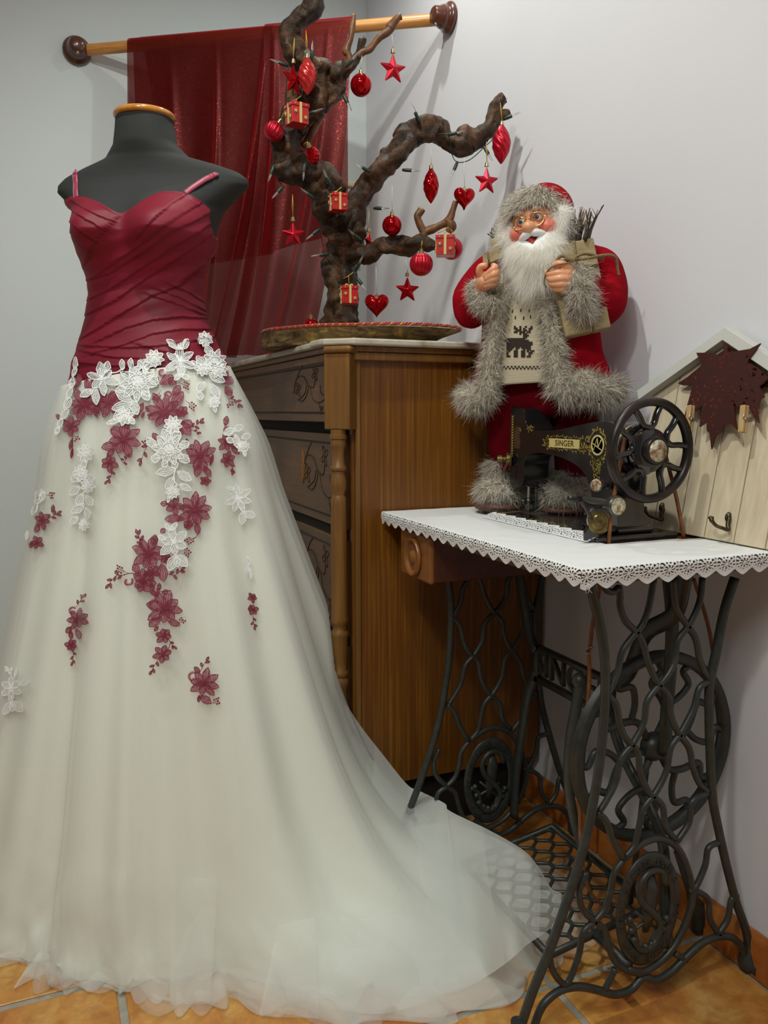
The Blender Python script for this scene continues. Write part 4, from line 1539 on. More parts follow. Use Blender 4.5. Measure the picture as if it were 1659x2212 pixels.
    def done(s, name='lace_applique'):
        if s.m.f:
            o = s.m.build(name, [LW0, LW1] if s.white else [LB0, LB1], dress, solid=0.0)
            o['label'] = 'white lace flower spray' if s.white else 'burgundy lace flower spray'
            return o
def lacemat(name, col, cov, rough=0.7):
    t = NT(name)
    v = t.coord()
    n = t.noise(v, 900, 2)
    t.b.inputs['Base Color'].default_value = lin(col)
    t.b.inputs['Roughness'].default_value = rough
    t.b.inputs['Sheen Weight'].default_value = 0.2
    tr = t.add('ShaderNodeBsdfTransparent')
    ms = t.add('ShaderNodeMixShader')
    if cov < 1:
        t.link(t.ramp(n, [(0.5 - (1 - cov) * 0.35, (0.15, 0.15, 0.15)), (0.5 + (1 - cov) * 0.1, (1, 1, 1))]), ms.inputs[0])
    else:
        ms.inputs[0].default_value = 1
    t.link(tr.outputs[0], ms.inputs[1])
    t.link(t.b.outputs[0], ms.inputs[2])
    t.link(ms.outputs[0], t.out.inputs[0])
    t.bump(n, 0.5, 0.001)
    return t.m
LW0, LW1 = lacemat('white_lace', 'dcdfde', 0.75), lacemat('white_cord', 'f6f7f6', 1)
LB0, LB1 = lacemat('burgundy_lace', 'a8506a', 0.55), lacemat('burgundy_cord', '7a1230', 1)
random.seed(4)
B = lambda: Lace(False)
Wl = lambda: Lace(True)
# burgundy sprays
l = B(); l.flower(470, 450, 78, 8, 0.2, 0.45); l.leaf(450, 330, 440, 280, 30); l.leaf(490, 370, 510, 300, 44); l.leaf(520, 470, 560, 500, 20); l.leaf(430, 360, 425, 300, 30); l.leaf(520, 470, 548, 520, 16); l.done()
l = B(); l.flower(400, 570, 52, 6, 0.5, 0.5); l.stem([(405, 600), (412, 660), (405, 740)]); l.leaf(408, 640, 395, 700, 16); l.leaf(410, 690, 402, 748, 12); l.berries(415, 620, 0.9, 30, 3); l.leaf(350, 540, 322, 505, 18); l.done()
l = B(); l.flower(610, 440, 70, 6, 0.9, 0.5); l.leaf(560, 420, 570, 370, 34); l.leaf(640, 430, 625, 375, 36); l.sprig([(560, 400), (565, 440), (555, 475)], 22, 3); l.leaf(670, 350, 655, 372, 26); l.done()
l = B(); l.flower(690, 645, 82, 7, 0.3, 0.5); l.curl(640, 600, 34, 0.2, -1, 18); l.leaf(650, 670, 570, 690, 40); l.leaf(720, 580, 700, 560, 20); l.flower(610, 772, 44, 6, 0.4, 0.6); l.sprig([(660, 720), (690, 770), (712, 740)], 20, 3, 9); l.sprig([(618, 800), (622, 840), (602, 870)], 26, 3, 12); l.leaf(640, 690, 600, 740, 26); l.done()
l = B(); l.flower(915, 495, 96, 9, 0.0, 0.36, 1.0); l.leaf(950, 470, 1015, 380, 48); l.curl(938, 398, 24, 3.0, 1, 14); l.leaf(960, 400, 1000, 345, 34); l.flower(1010, 492, 30, 6, 0.2, 0.7); l.sprig([(870, 510), (820, 490), (775, 510)], 34, 4, 15); l.leaf(800, 440, 770, 500, 26); l.berries(1030, 430, 0.7, 60, 6); l.berries(990, 330, 0.4, 55, 6); l.berries(895, 370, 2.1, 60, 6)
l.curl(900, 270, 24, 0.5, 1, 14); l.leaf(890, 340, 960, 290, 44); l.leaf(880, 300, 850, 340, 30); l.leaf(975, 300, 940, 340, 40); l.done()
l = B(); l.leaf(1000, 540, 1055, 620, 44); l.leaf(1010, 545, 1070, 570, 40); l.sprig([(1050, 580), (1085, 570), (1108, 548)], 28, 4, 13); l.sprig([(1060, 590), (1080, 600), (1100, 606)], 16, 2, 9); l.leaf(990, 600, 1020, 612, 22); l.leaf(1035, 640, 1040, 665, 14); l.done()
l = B(); l.sprig([(860, 640), (815, 690), (790, 760)], 32, 4, 14); l.berries(840, 680, 3.9, 40, 5); l.leaf(880, 650, 850, 610, 26); l.done()
l = B(); l.flower(1110, 735, 72, 8, 0.4, 0.5); l.leaf(1060, 700, 1065, 670, 18); l.leaf(1100, 780, 1090, 850, 34); l.leaf(1130, 790, 1168, 850, 28); l.flower(1140, 872, 26, 5, 0, 0.7); l.leaf(1165, 790, 1178, 725, 14); l.done()
l = B(); l.leaf(1225, 300, 1290, 330, 40); l.leaf(1245, 350, 1280, 400, 34); l.leaf(1230, 240, 1255, 310, 30); l.curl(1270, 390, 20, 3, 1, 12); l.sprig([(1260, 420), (1300, 425), (1325, 450)], 24, 4, 11); l.berries(1262, 420, 1.3, 36, 4); l.done()
l = B(); l.leaf(1248, 570, 1256, 515, 24); l.flower(1255, 660, 46, 6, 0.3, 0.5); l.leaf(1280, 680, 1325, 725, 24); l.flower(1260, 752, 38, 6, 0.8, 0.6); l.sprig([(1270, 780), (1288, 800), (1288, 820)], 22, 3, 11); l.leaf(1240, 600, 1262, 575, 20); l.done()
l = B(); l.flower(1080, 1035, 88, 9, 0.5, 0.42, 0.9); l.flower(968, 1012, 46, 5, -1.2, 0.6); l.leaf(930, 1000, 892, 1000, 24); l.leaf(1020, 1080, 915, 1085, 40); l.flower(1045, 1117, 26, 5, 0, 0.8); l.leaf(1090, 1100, 1100, 1170, 26); l.stem([(1105, 1150), (1085, 1190), (1040, 1200)], 3); l.berries(1095, 1180, 2.6, 60, 6); l.berries(1010, 1235, 0.8, 60, 6); l.leaf(915, 1160, 895, 1140, 26); l.done()
l = B(); l.flower(832, 1275, 84, 8, 0.3, 0.44, 0.8); l.sprig([(800, 1240), (785, 1200), (770, 1170)], 34, 4, 14); l.leaf(850, 1230, 870, 1180, 28); l.flower(922, 1302, 30, 5, 0, 0.7); l.done()
l = B(); l.flower(800, 1430, 62, 7, 1.0, 0.6); l.flower(850, 1382, 42, 5, 0.4, 0.5); l.leaf(775, 1385, 740, 1335, 38); l.curl(712, 1430, 26, 5.6, 1, 15); l.stem([(770, 1400), (730, 1385), (690, 1395)], 5); l.sprig([(700, 1395), (650, 1400), (610, 1445)], 32, 5, 14); l.berries(715, 1385, 3.6, 60, 6); l.leaf(895, 1330, 910, 1430, 44); l.sprig([(925, 1390), (970, 1395), (1005, 1370)], 30, 4, 14); l.leaf(840, 1440, 858, 1478, 20); l.done()
l = B(); l.flower(918, 1580, 88, 8, 0.2, 0.46, 0.6); l.curl(858, 1565, 34, 5.6, -1, 18); l.leaf(880, 1510, 835, 1480, 20); l.sprig([(872, 1520), (885, 1490), (905, 1485)], 26, 2, 13); l.leaf(885, 1480, 885, 1440, 16); l.leaf(890, 1630, 835, 1680, 40); l.leaf(930, 1650, 1000, 1672, 30); l.berries(985, 1670, -0.7, 40, 4); l.flower(912, 1730, 42, 6, 0.2, 0.6); l.leaf(880, 1680, 862, 1705, 14); l.sprig([(935, 1750), (945, 1770), (965, 1790)], 22, 2, 11); l.stem([(945, 1770), (935, 1800), (920, 1820)], 4); l.flower(905, 1835, 42, 6, 0.7, 0.6); l.sprig([(885, 1860), (865, 1890), (848, 1925)], 26, 3, 13); l.done()
l = B(); l.sprig([(430, 1570), (450, 1545), (470, 1520)], 26, 3, 12); l.curl(405, 1595, 24, 5.6, -1, 14); l.flower(440, 1640, 52, 7, 0.4, 0.5); l.leaf(400, 1680, 370, 1715, 24); l.leaf(430, 1690, 455, 1750, 30); l.leaf(395, 1700, 400, 1750, 22); l.flower(402, 1782, 34, 6, 0.2, 0.6); l.sprig([(408, 1810), (415, 1840), (408, 1875)], 24, 3, 12); l.done()
l = B(); l.sprig([(1115, 1930), (1130, 1900), (1148, 1870)], 26, 2, 13); l.leaf(1115, 1935, 1080, 1905, 22); l.curl(1072, 1962, 30, 5.4, -1, 16); l.flower(1135, 1995, 72, 8, 0.2, 0.46, 0.6); l.leaf(1110, 2060, 1105, 2100, 16); l.leaf(1115, 2065, 1175, 2105, 36); l.berries(1170, 2110, -0.4, 44, 5); l.done()
l = B(); l.flower(245, 1090, 44, 6, 0.3, 0.5); l.sprig([(265, 1090), (300, 1070), (325, 1055)], 28, 4, 12); l.berries(262, 950, 0.1, 40, 5); l.leaf(300, 1050, 305, 1005, 16); l.leaf(225, 1110, 205, 1160, 24); l.flower(212, 1215, 36, 5, 0.5, 0.6); l.leaf(190, 1210, 175, 1245, 16); l.done()
l = B(); l.flower(1398, 1520, 26, 5, 0.3, 0.6); l.flower(1400, 1590, 30, 5, 0.9, 0.6); l.sprig([(1398, 1620), (1400, 1650), (1406, 1680)], 22, 3, 11); l.leaf(1385, 1560, 1380, 1600, 14); l.done()
# white sprays
l = Wl(); [l.leaf(a, b, c, d, w) for a, b, c, d, w in ((432, 260, 436, 190, 22), (420, 300, 440, 240, 24), (405, 370, 425, 300, 34), (385, 430, 415, 360, 30), (372, 480, 410, 420, 40), (350, 540, 395, 480, 36), (338, 590, 360, 530, 30), (325, 620, 345, 575, 26))]; l.done()
l = Wl(); l.flower(578, 312, 84, 6, 0.35, 0.5, 0.7); l.leaf(530, 370, 460, 410, 40); l.leaf(540, 360, 548, 455, 44); l.leaf(520, 380, 490, 380, 26); l.leaf(600, 270, 610, 215, 34); l.stem([(620, 275), (660, 270), (690, 250)], 7); l.leaf(690, 260, 685, 205, 30); l.done()
l = Wl(); l.rose(770, 330, 104, 0.2); l.leaf(730, 250, 735, 200, 30); l.leaf(770, 240, 820, 205, 50); l.leaf(830, 300, 880, 340, 44); l.leaf(800, 380, 830, 430, 44); l.leaf(710, 360, 650, 380, 40); l.flower(800, 250, 44, 6, 0, 0.6); l.done()
l = Wl(); l.rose(860, 200, 52, 0.1); l.stem([(855, 210), (838, 230), (845, 248)], 7); l.done()
l = Wl(); l.flower(998, 212, 82, 6, 0.52, 0.5, 0.8); l.leaf(990, 150, 925, 95, 36); l.leaf(1000, 150, 1040, 95, 44); l.leaf(995, 150, 1005, 105, 30); l.leaf(1060, 210, 1085, 240, 26); l.leaf(1000, 285, 970, 320, 26); l.leaf(1005, 285, 1045, 315, 28); l.done()
l = Wl(); l.rose(1128, 92, 40, 0.4); l.leaf(1130, 125, 1165, 185, 40); l.rose(1180, 215, 66, 0.9); l.leaf(1135, 230, 1085, 190, 50); l.rose(1120, 255, 44, 0.3); l.rose(1205, 265, 48, 0.6); l.leaf(1150, 280, 1235, 330, 48); l.leaf(1160, 340, 1210, 420, 46); l.leaf(1130, 330, 1090, 380, 40); l.leaf(1100, 380, 1110, 430, 34); l.rose(1180, 440, 36, 0.1); l.leaf(1180, 460, 1190, 498, 20); l.done()
l = Wl(); l.leaf(740, 440, 650, 380, 52); l.leaf(740, 450, 630, 480, 56); l.leaf(740, 430, 770, 510, 50); l.rose(700, 520, 50, 0.4); l.leaf(690, 530, 600, 560, 26); l.leaf(720, 530, 755, 560, 30); l.leaf(700, 470, 640, 540, 44); l.done()
l = Wl(); l.rose(960, 568, 52, 0.2); l.stem([(955, 575), (945, 620)], 8); l.leaf(940, 660, 905, 590, 50); l.leaf(960, 660, 1000, 605, 50); l.rose(940, 700, 92, 0.5); l.leaf(1000, 690, 1045, 660, 44); l.leaf(870, 690, 820, 640, 40); l.leaf(870, 720, 860, 775, 40); l.leaf(990, 730, 1050, 770, 46); l.leaf(930, 770, 900, 790, 40); l.leaf(960, 770, 985, 800, 40); l.done()
l = Wl(); l.stem([(980, 800), (965, 860), (990, 900)], 6); l.leaf(975, 810, 870, 830, 52); l.leaf(970, 850, 920, 920, 44); l.leaf(985, 820, 1060, 870, 46); l.leaf(1000, 890, 1060, 925, 34); l.rose(960, 935, 40, 0.3); l.leaf(940, 960, 930, 995, 16); l.done()
l = Wl(); l.rose(490, 718, 50, 0.1); l.leaf(490, 760, 465, 800, 34); l.rose(460, 830, 46, 0.4); l.leaf(480, 850, 540, 860, 44); l.rose(500, 900, 44, 0.8); l.leaf(450, 870, 405, 850, 40); l.leaf(450, 900, 400, 950, 44); l.leaf(470, 940, 440, 1010, 44); l.leaf(490, 950, 530, 1010, 40); l.leaf(480, 1000, 410, 1050, 44); l.leaf(490, 1020, 510, 1080, 40); l.leaf(440, 1070, 405, 1110, 34); l.rose(480, 1115, 36, 0.5); l.done()
l = Wl(); l.flower(1315, 972, 78, 7, 0.2, 0.46, 0.8); l.leaf(1300, 920, 1245, 910, 20); l.stem([(1330, 1020), (1345, 1050)], 6); l.leaf(1345, 1045, 1335, 1115, 46); l.leaf(1350, 1050, 1410, 1070, 40); l.done()
l = Wl(); l.leaf(1235, 620, 1290, 590, 40); l.leaf(1290, 600, 1335, 570, 36); l.leaf(1300, 620, 1310, 690, 34); l.leaf(1330, 640, 1375, 620, 34); l.rose(1340, 685, 32, 0.2); l.leaf(1250, 640, 1290, 660, 34); l.leaf(1345, 700, 1352, 740, 14); l.done()
l = Wl(); l.flower(965, 1215, 84, 6, 0.3, 0.54, 0.7); l.leaf(945, 1150, 915, 1110, 24); l.leaf(948, 1150, 985, 1105, 28); l.leaf(920, 1200, 880, 1180, 26); l.leaf(975, 1285, 935, 1370, 54); l.leaf(980, 1285, 1045, 1345, 54); l.leaf(978, 1290, 990, 1350, 44); l.done()
l = Wl(); l.flower(78, 2018, 72, 6, 0.5, 0.5, 0.8); l.sprig([(80, 1960), (75, 1930), (60, 1915)], 22, 3, 11); l.leaf(95, 1960, 112, 1910, 14); l.leaf(120, 2000, 180, 1985, 26); l.stem([(80, 2060), (85, 2100)], 5); l.leaf(85, 2095, 30, 2165, 44); l.leaf(88, 2095, 145, 2150, 50); l.leaf(85, 2100, 90, 2150, 40); l.done()
l = Wl(); l.leaf(250, 920, 215, 960, 30); l.leaf(245, 950, 215, 1000, 34); l.leaf(262, 930, 240, 985, 30); l.leaf(225, 1000, 195, 1060, 26); l.leaf(170, 1150, 165, 1200, 16); l.done()
l = Wl(); l.leaf(1365, 1290, 1378, 1340, 22); l.leaf(1370, 1340, 1355, 1390, 18); l.leaf(1380, 1350, 1385, 1420, 16); l.done()
# ------------------------------------------------------------------ table cloth with bobbin lace
LINEN = mat('white_linen', 'e4e5e6', 0.85, bump=0.25, bscale=900, bdist=0.0004, sheen=0.2)
cz = TZ + 0.0022
cl = thing('tablecloth', 'white linen cloth with scalloped lace edge spread over the sewing table', 'tablecloth', (0.9, 1.25, TZ))
CX0, CX1, CY0, CY1 = TX0 - 0.004, 1.085, TY0 - 0.004, TY1 + 0.006
HX0, HX1, HY0, HY1 = 0.862, 1.036, 1.085, 1.466           # opening round the machine bed
nx, ny = 90, 160
vs, fs, idx = [], [], {}
def cp(i, j):
    if (i, j) not in idx:
        x, y = CX0 + (CX1 - CX0) * i / nx, CY0 + (CY1 - CY0) * j / ny
        z = cz + 0.0008 * mnoise.noise(Vector((x * 30, y * 30, 0))) + 0.0006
        if abs(x - HX0) < 0.03 and HY0 < y < HY1:
            z += 0.0
        idx[(i, j)] = len(vs)
        vs.append((x, y, z))
    return idx[(i, j)]
for i in range(nx):
    for j in range(ny):
        x, y = CX0 + (CX1 - CX0) * (i + .5) / nx, CY0 + (CY1 - CY0) * (j + .5) / ny
        if HX0 < x < HX1 and HY0 < y < HY1:
            continue
        if x > HX1 - 0.02 and 1.075 < y < 1.16 and x < HX1 + 0.03:
            continue
        fs.append((cp(i, j), cp(i + 1, j), cp(i + 1, j + 1), cp(i, j + 1)))
MB().add(vs, fs).build('cloth_top', LINEN, cl, solid=0.0008)
PER = 0.037
def scal(s):
    return 0.35 * (1 - abs(2 * ((s / PER) % 1.0) - 1)) + 0.65 * abs(sin(PI * s / PER)) ** 1.2
def hole(s, v, D, top):
    """open cells of the lace pattern; v runs from the cloth to the scalloped edge"""
    vb = v / D
    if vb < 0.10 or vb > 0.74 or v < 0.003:
        return False
    sp = ((s / PER) % 1.0) - 0.5
    q = (v - 0.014) / 0.012
    r_ = math.hypot(sp * 2.2, q)
    a = math.atan2(q, sp * 2.2)
    if 0.18 < r_ < 0.62:
        return sin(a * 8 + r_ * 4) > -0.05
    if 0.74 < r_ < 1.05:
        return sin(a * 13) > 0.1
    sp2 = ((s / PER + 0.5) % 1.0) - 0.5
    q2 = (v - 0.007) / 0.006
    r2 = math.hypot(sp2 * 3.4, q2)
    if 0.2 < r2 < 0.95:
        return sin(math.atan2(q2, sp2 * 3.4) * 6) > 0.0
    return False
def lace_band(fn, length, nu, nv, name, dmin=0.026, dadd=0.012, s0=0.0):
    vs, fs, idx = [], [], {}
    def P(i, j):
        if (i, j) not in idx:
            s = length * i / nu
            D = dmin + dadd * scal(s + s0)
            idx[(i, j)] = len(vs)
            vs.append(tuple(fn(s, D * j / nv)))
        return idx[(i, j)]
    for i in range(nu):
        s = length * (i + .5) / nu
        D = dmin + dadd * scal(s + s0)
        for j in range(nv):
            v = D * (j + .5) / nv
            if hole(s + s0, v, D, 0):
                continue
            fs.append((P(i, j), P(i + 1, j), P(i + 1, j + 1), P(i, j + 1)))
    return MB().add(vs, fs).build(name, LINEN, cl, solid=0.0007)
bend = 0.004
def drop(v):
    # first the cloth rolls over the table edge, then hangs
    if v < 0.006:
        a = v / 0.006 * PI / 2
        return bend * sin(a), -bend * (1 - cos(a))
    return bend + 0.0015 * sin(v * 150), -bend - (v - 0.006)
def front_fn(s, v):
    o, d = drop(v)
    return (CX0 - o - 0.002 * sin(s * 60) * v * 20, CY0 - 0.0045 + s, cz + 0.001 + d)
def near_fn(s, v):
    o, d = drop(v)
    return (CX0 - 0.0045 + s, CY0 - o - 0.002 * sin(s * 50) * v * 20, cz + 0.001 + d)
lace_band(front_fn, CY1 - CY0, 900, 40, 'lace_edge', 0.020, 0.010)
lace_band(near_fn, CX1 - CX0 + 0.02, 520, 44, 'lace_edge', 0.023, 0.010, 0.01)
def ins_fn(s, v):
    return (HX0 - 0.022 + v, HY0 + 0.02 + s, cz + 0.0026 - 0.001 * (v > 0.02) + (0.0105 if v > 0.024 else 0.0105 * v / 0.024))
lace_band(ins_fn, HY1 - HY0 - 0.03, 480, 34, 'lace_insert', 0.022, 0.012)
m = MB()
for q in range(4):
    p = at(1270, 1258, 'Y', CY0 - 0.004)
    m.tube([tuple(p), tuple(p + Vector((random.uniform(-.006, .006), -0.001, -0.008))), tuple(p + Vector((random.uniform(-.010, .010), 0, -0.016)))], 0.0004, 4)
fr = m.build('loose_thread', LINEN, cl)
fr['kind'] = 'stuff'

# ------------------------------------------------------------------ sewing machine
BLKE = mat('black_enamel', '14151a', 0.16, col2='1c1716', scale=18, coat=0.5)
WORN = mat('worn_brown_black_metal', '3a2f2c', 0.35, 0.4, col2='241f1e', scale=30)
t = NT('tarnished_nickel')
v = t.coord()
n = t.noise(v, 120, 6, 0.7)
t.link(t.ramp(n, [(0.4, lin('8a5a36')), (0.5, lin('b5a88c')), (0.62, lin('d8d2bd'))]), t.b.inputs['Base Color'])
t.b.inputs['Roughness'].default_value = 0.45
t.b.inputs['Metallic'].default_value = 0.35
NICK = t.m
GOLD = mat('gold_transfer', 'b9a04e', 0.45, 0.25, col2='8c7a3a', scale=90)
GOLD2 = mat('pale_gold_transfer', 'cbb977', 0.5, 0.1)
BRASS = mat('aged_brass', '8e7a4a', 0.35, 0.8, col2='5c4c2c', scale=60)
sm = thing('sewing_machine', 'old black sewing machine with gold ornament and large spoked handwheel', 'sewing machine', (0.94, 1.28, TZ))
bx0, bx1, by0, by1, bz1 = 0.855, 1.032, 1.098, 1.462, TZ + 0.013
bed = MB().box(bx0, bx1, by0, by1, TZ - 0.0005, bz1).build('bed', BLKE, sm, False, bevel=0.005, bseg=3)
m = MB()                                     # gold line round the bed
for a, b, c_, d in ((bx0 + .006, bx0 + .0085, by0 + .01, by1 - .01), (bx1 - .0085, bx1 - .006, by0 + .01, by1 - .01)):
    m.box(a, b, c_, d, bz1 + .0001, bz1 + .0004)
m.box(bx0 + .006, bx1 - .006, by1 - .0125, by1 - .01, bz1 + .0001, bz1 + .0004)
for k in range(26):                          # worn scroll ornament on the bed
    cx_, cy_ = 0.885 + random.uniform(-.012, .012), 1.22 + k * 0.005
    m.lathe([(0.001, 0), (random.uniform(.001, .003), 0), (random.uniform(.001, .003), 0.0003), (0.0005, 0.0004)], 6, M=Matrix.Translation(Vector((cx_, cy_, bz1 + .0001))))
g_ = m.build('bed_ornament', GOLD, bed)
g_['kind'] = 'stuff'
sp_ = MB().box(0.925, 0.985, 1.40, 1.455, bz1, bz1 + 0.0012).build('needle_plate', STEEL, bed, False, bevel=0.0005)
# arm and pillar: side profile given thickness, rounded edges
prof = [(1.112, .0), (1.116, .016), (1.122, .05), (1.122, .10), (1.120, .15), (1.124, .176), (1.14, .190), (1.18, .192), (1.24, .184), (1.31, .174), (1.37, .172), (1.40, .177), (1.412, .190), (1.416, .210), (1.424, .2165), (1.462, .2165), (1.468, .208), (1.468, .062), (1.420, .062), (1.416, .10), (1.405, .120), (1.385, .128), (1.33, .128), (1.27, .120), (1.225, .105), (1.20, .080), (1.190, .05), (1.190, .02), (1.196, .0)]
XA0, XA1 = 0.912, 0.972
m = MB()
MY = Matrix(((0, 0, 1, XA0), (1, 0, 0, 0), (0, 1, 0, bz1), (0, 0, 0, 1)))
out = smoothpath(prof, 3, closed=True)
m.prism(out, 0, XA1 - XA0, M=MY)
arm_ = m.build('arm', BLKE, sm, True, bevel=0.013, bseg=5, auto=45)
m = MB()                                     # pillar foot
m.prism([(XA0 - .012, 1.104), (XA1 + .012, 1.104), (XA1 + .012, 1.205), (XA0 - .012, 1.205)], bz1, bz1 + 0.012)
m.build('pillar_foot', BLKE, sm, False, bevel=0.008, bseg=3)
# face plate and badge
m = MB()
m.box(XA0 + .004, XA1 - .004, 1.466, 1.472, bz1 + .07, bz1 + .214)
m.build('face_plate', mat('worn_nickel_plate', '8d8877', 0.35, 0.8), sm, False, bevel=0.002)
MX = lambda y, z, off=0.0: Matrix(((0, 0, -1, XA0 - off), (-1, 0, 0, y), (0, 1, 0, z), (0, 0, 0, 1)))   # local x -> -Y, normal -> -X
MYn = lambda x, z, y: Matrix(((1, 0, 0, x), (0, 0, -1, y), (0, 1, 0, z), (0, 0, 0, 1)))               # normal -> -Y
bad = [(-.010, -.024), (.010, -.024), (.0115, -.018), (.0115, .012), (.008, .019), (0, .023), (-.008, .019), (-.0115, .012), (-.0115, -.018)]
bg = MB().prism(bad, 0, .0012, M=MX(1.4415, bz1 + .158, 0.0)).build('badge_rim', BRASS, arm_, False)
MB().prism([(a * .86, b * .9) for a, b in bad], .0012, .0018, M=MX(1.4415, bz1 + .158)).build('badge', mat('brown_badge', '4a3226', 0.5, 0.4, col2='5e4432', scale=200), arm_, False)
random.seed(9)
m = MB()
def tleaf(M, x, y, a, ln, w, mi=0):
    pts = [(0, 0), (ln * .3, w / 2), (ln * .7, w * .4), (ln, 0), (ln * .7, -w * .4), (ln * .3, -w / 2)]
    ca, sa = cos(a), sin(a)
    m.add([M @ Vector((x + px_ * ca - py_ * sa, y + px_ * sa + py_ * ca, 0.0006)) for px_, py_ in pts], [tuple(range(6))], mi)
for k in range(16):                          # laurel strip on the head
    z = bz1 + .115 + k * .0055
    M = MX(1.4605, z, 0.0)
    tleaf(M, 0, 0, PI / 2 - 0.7, .006, .003)
    tleaf(M, 0, 0, PI / 2 + 0.7, .006, .003)
# ribbon with the name, flanked by flowers
pr_ = at(1220, 958, 'X', XA0)
Mb = MX(pr_.y, pr_.z, 0.0)
for sgn in (1, -1):
    for k in range(26):
        tleaf(Mb, -.052 + k * .0040 + random.uniform(-.001, .001), sgn * .0115, random.uniform(0, 6.28), random.uniform(.003, .007), .0024)
for k in range(30):
    tleaf(Mb, -.060 + random.uniform(-.008, .008), random.uniform(-.010, .010), random.uniform(0, 6.28), random.uniform(.004, .008), .003)
for k in range(46):
    tleaf(Mb, .058 + random.uniform(-.012, .012), random.uniform(-.014, .014), random.uniform(0, 6.28), random.uniform(.004, .009), .003)
# round device with garland that tapers downward on the pillar
pr_ = at(1291, 962, 'X', XA0)
Md = MX(pr_.y, pr_.z, 0.0)
for k in range(44):
    a = 2 * PI * k / 44
    tleaf(Md, .0235 * cos(a), .028 * sin(a), a + random.uniform(.6, 2.2), .0085, .0034)
for k in range(80):
    w_ = random.random()
    tleaf(Md, random.uniform(-1, 1) * .020 * (1 - w_), -.026 - w_ * .042, random.uniform(0, 6.28), random.uniform(.003, .008), .0026)
for k in range(26):                          # sprig on top of the shoulder
    tleaf(MX(1.392, bz1 + .176, 0.0), random.uniform(-.012, .014), random.uniform(-.004, .005), random.uniform(0, 6.28), .006, .0026)
orn = m.build('gold_ornament', GOLD, arm_)
orn['kind'] = 'stuff'
MB().prism([(-.050, -.0085), (.046, -.0085), (.046, .0085), (-.050, .0085)], 0, .0009, M=Mb).build('name_ribbon', GOLD2, arm_, False)
m = MB()
m.lathe([(.0185, 0), (.0185, .0009), (.0165, .0012), (.0150, .0009), (.0150, 0)], 28, M=Md)
m.tube([tuple(Md @ Vector((a, b, .0014))) for a, b in ((-.010, -.010), (0, .012), (.004, -.004), (.011, .010))], .0012, 5)
m.tube([tuple(Md @ Vector((a, b, .0014))) for a, b in ((-.012, .003), (.012, -.008))], .001, 5)
m.build('round_device', GOLD2, arm_)
text_mesh('SINGER', .0155, .0004, Mb @ Matrix.Translation(Vector((0, 0, .0012))) @ Matrix.Diagonal((1.08, 1, 1, 1)), 'maker_name', mat('brown_lettering', '4a3a1c', 0.5), arm_, 1.08)
# head fittings
def post(x, y, z0, prf, name, mt, par=sm):
    return MB().lathe(prf, 18, M=Matrix.Translation(Vector((x, y, z0)))).build(name, mt, par, auto=45)
IRN2 = mat('blackened_steel', '5c5c58', 0.35, 0.85)
post(.950, 1.43, bz1 + .216, [(.001, 0), (.0055, 0), (.0055, .008), (.0065, .009), (.0065, .014), (.0035, .015), (.0035, .018), (.0085, .0185), (.0085, .022), (.001, .0225)], 'presser_screw', IRN2)
post(.935, 1.452, bz1 + .216, [(.001, 0), (.004, 0), (.004, .004), (.001, .005)], 'thread_guide', IRN2)
post(.940, 1.438, bz1 + .018, [(.001, 0), (.0032, 0), (.0032, .05), (.001, .05)], 'needle_bar', STEEL)
post(.958, 1.438, bz1 + .012, [(.001, 0), (.0036, 0), (.0036, .056), (.001, .056)], 'presser_bar', IRN2)
post(.940, 1.438, bz1 + .001, [(.0003, 0), (.0008, .004), (.0009, .022), (.001, .022)], 'needle', STEEL)
m = MB()
m.box(.948, .966, 1.425, 1.452, bz1 + .0012, bz1 + .0035)
m.box(.953, .962, 1.433, 1.443, bz1 + .0035, bz1 + .016)
m.build('presser_foot', IRN2, sm, False, bevel=0.001)
m = MB()
m.box(.934, .946, 1.432, 1.444, bz1 + .016, bz1 + .030)
m.tube([(.936, 1.438, bz1 + .024), (.924, 1.438, bz1 + .024)], .003, 10)
m.build('needle_clamp', IRN2, sm)
# tension knob on the far face
m = MB()
Mt_ = frame((XA0 - .001, 1.462, bz1 + .110), (-1, 0.55, 0.0))
m.lathe([(.001, 0), (.014, 0), (.015, .003), (.0125, .004), (.0125, .007), (.0155, .008), (.0155, .010), (.006, .012), (.006, .018), (.009, .019), (.009, .029), (.004, .030), (.001, .030)], 20, M=Mt_)
m.build('tension_knob', BRASS, sm, auto=45)
m = MB()
m.tube(smoothpath([(XA0 - .004, 1.462, bz1 + .108), (XA0 - .014, 1.464, bz1 + .09), (XA0 - .012, 1.465, bz1 + .068)], 5), .0014, 6)
m.build('take_up_lever', IRN2, sm)
m = MB()
m.tube(smoothpath([(.953, 1.420, bz1 + .060), (.960, 1.414, bz1 + .045), (.964, 1.412, bz1 + .028), (.960, 1.412, bz1 + .020)], 5), .002, 6)
m.build('lever', IRN2, sm)
# spool pin
zs_ = at(1322, 866, 'Y', 1.22)
m = MB()
m.tube([(.945, 1.22, bz1 + .183), (.945, 1.22, zs_.z)], .0022, 10)
m.tube([(.945, 1.22, zs_.z - .001), (.945, 1.22, zs_.z + .001)], .0035, 10)
m.build('spool_pin', IRN2, sm)
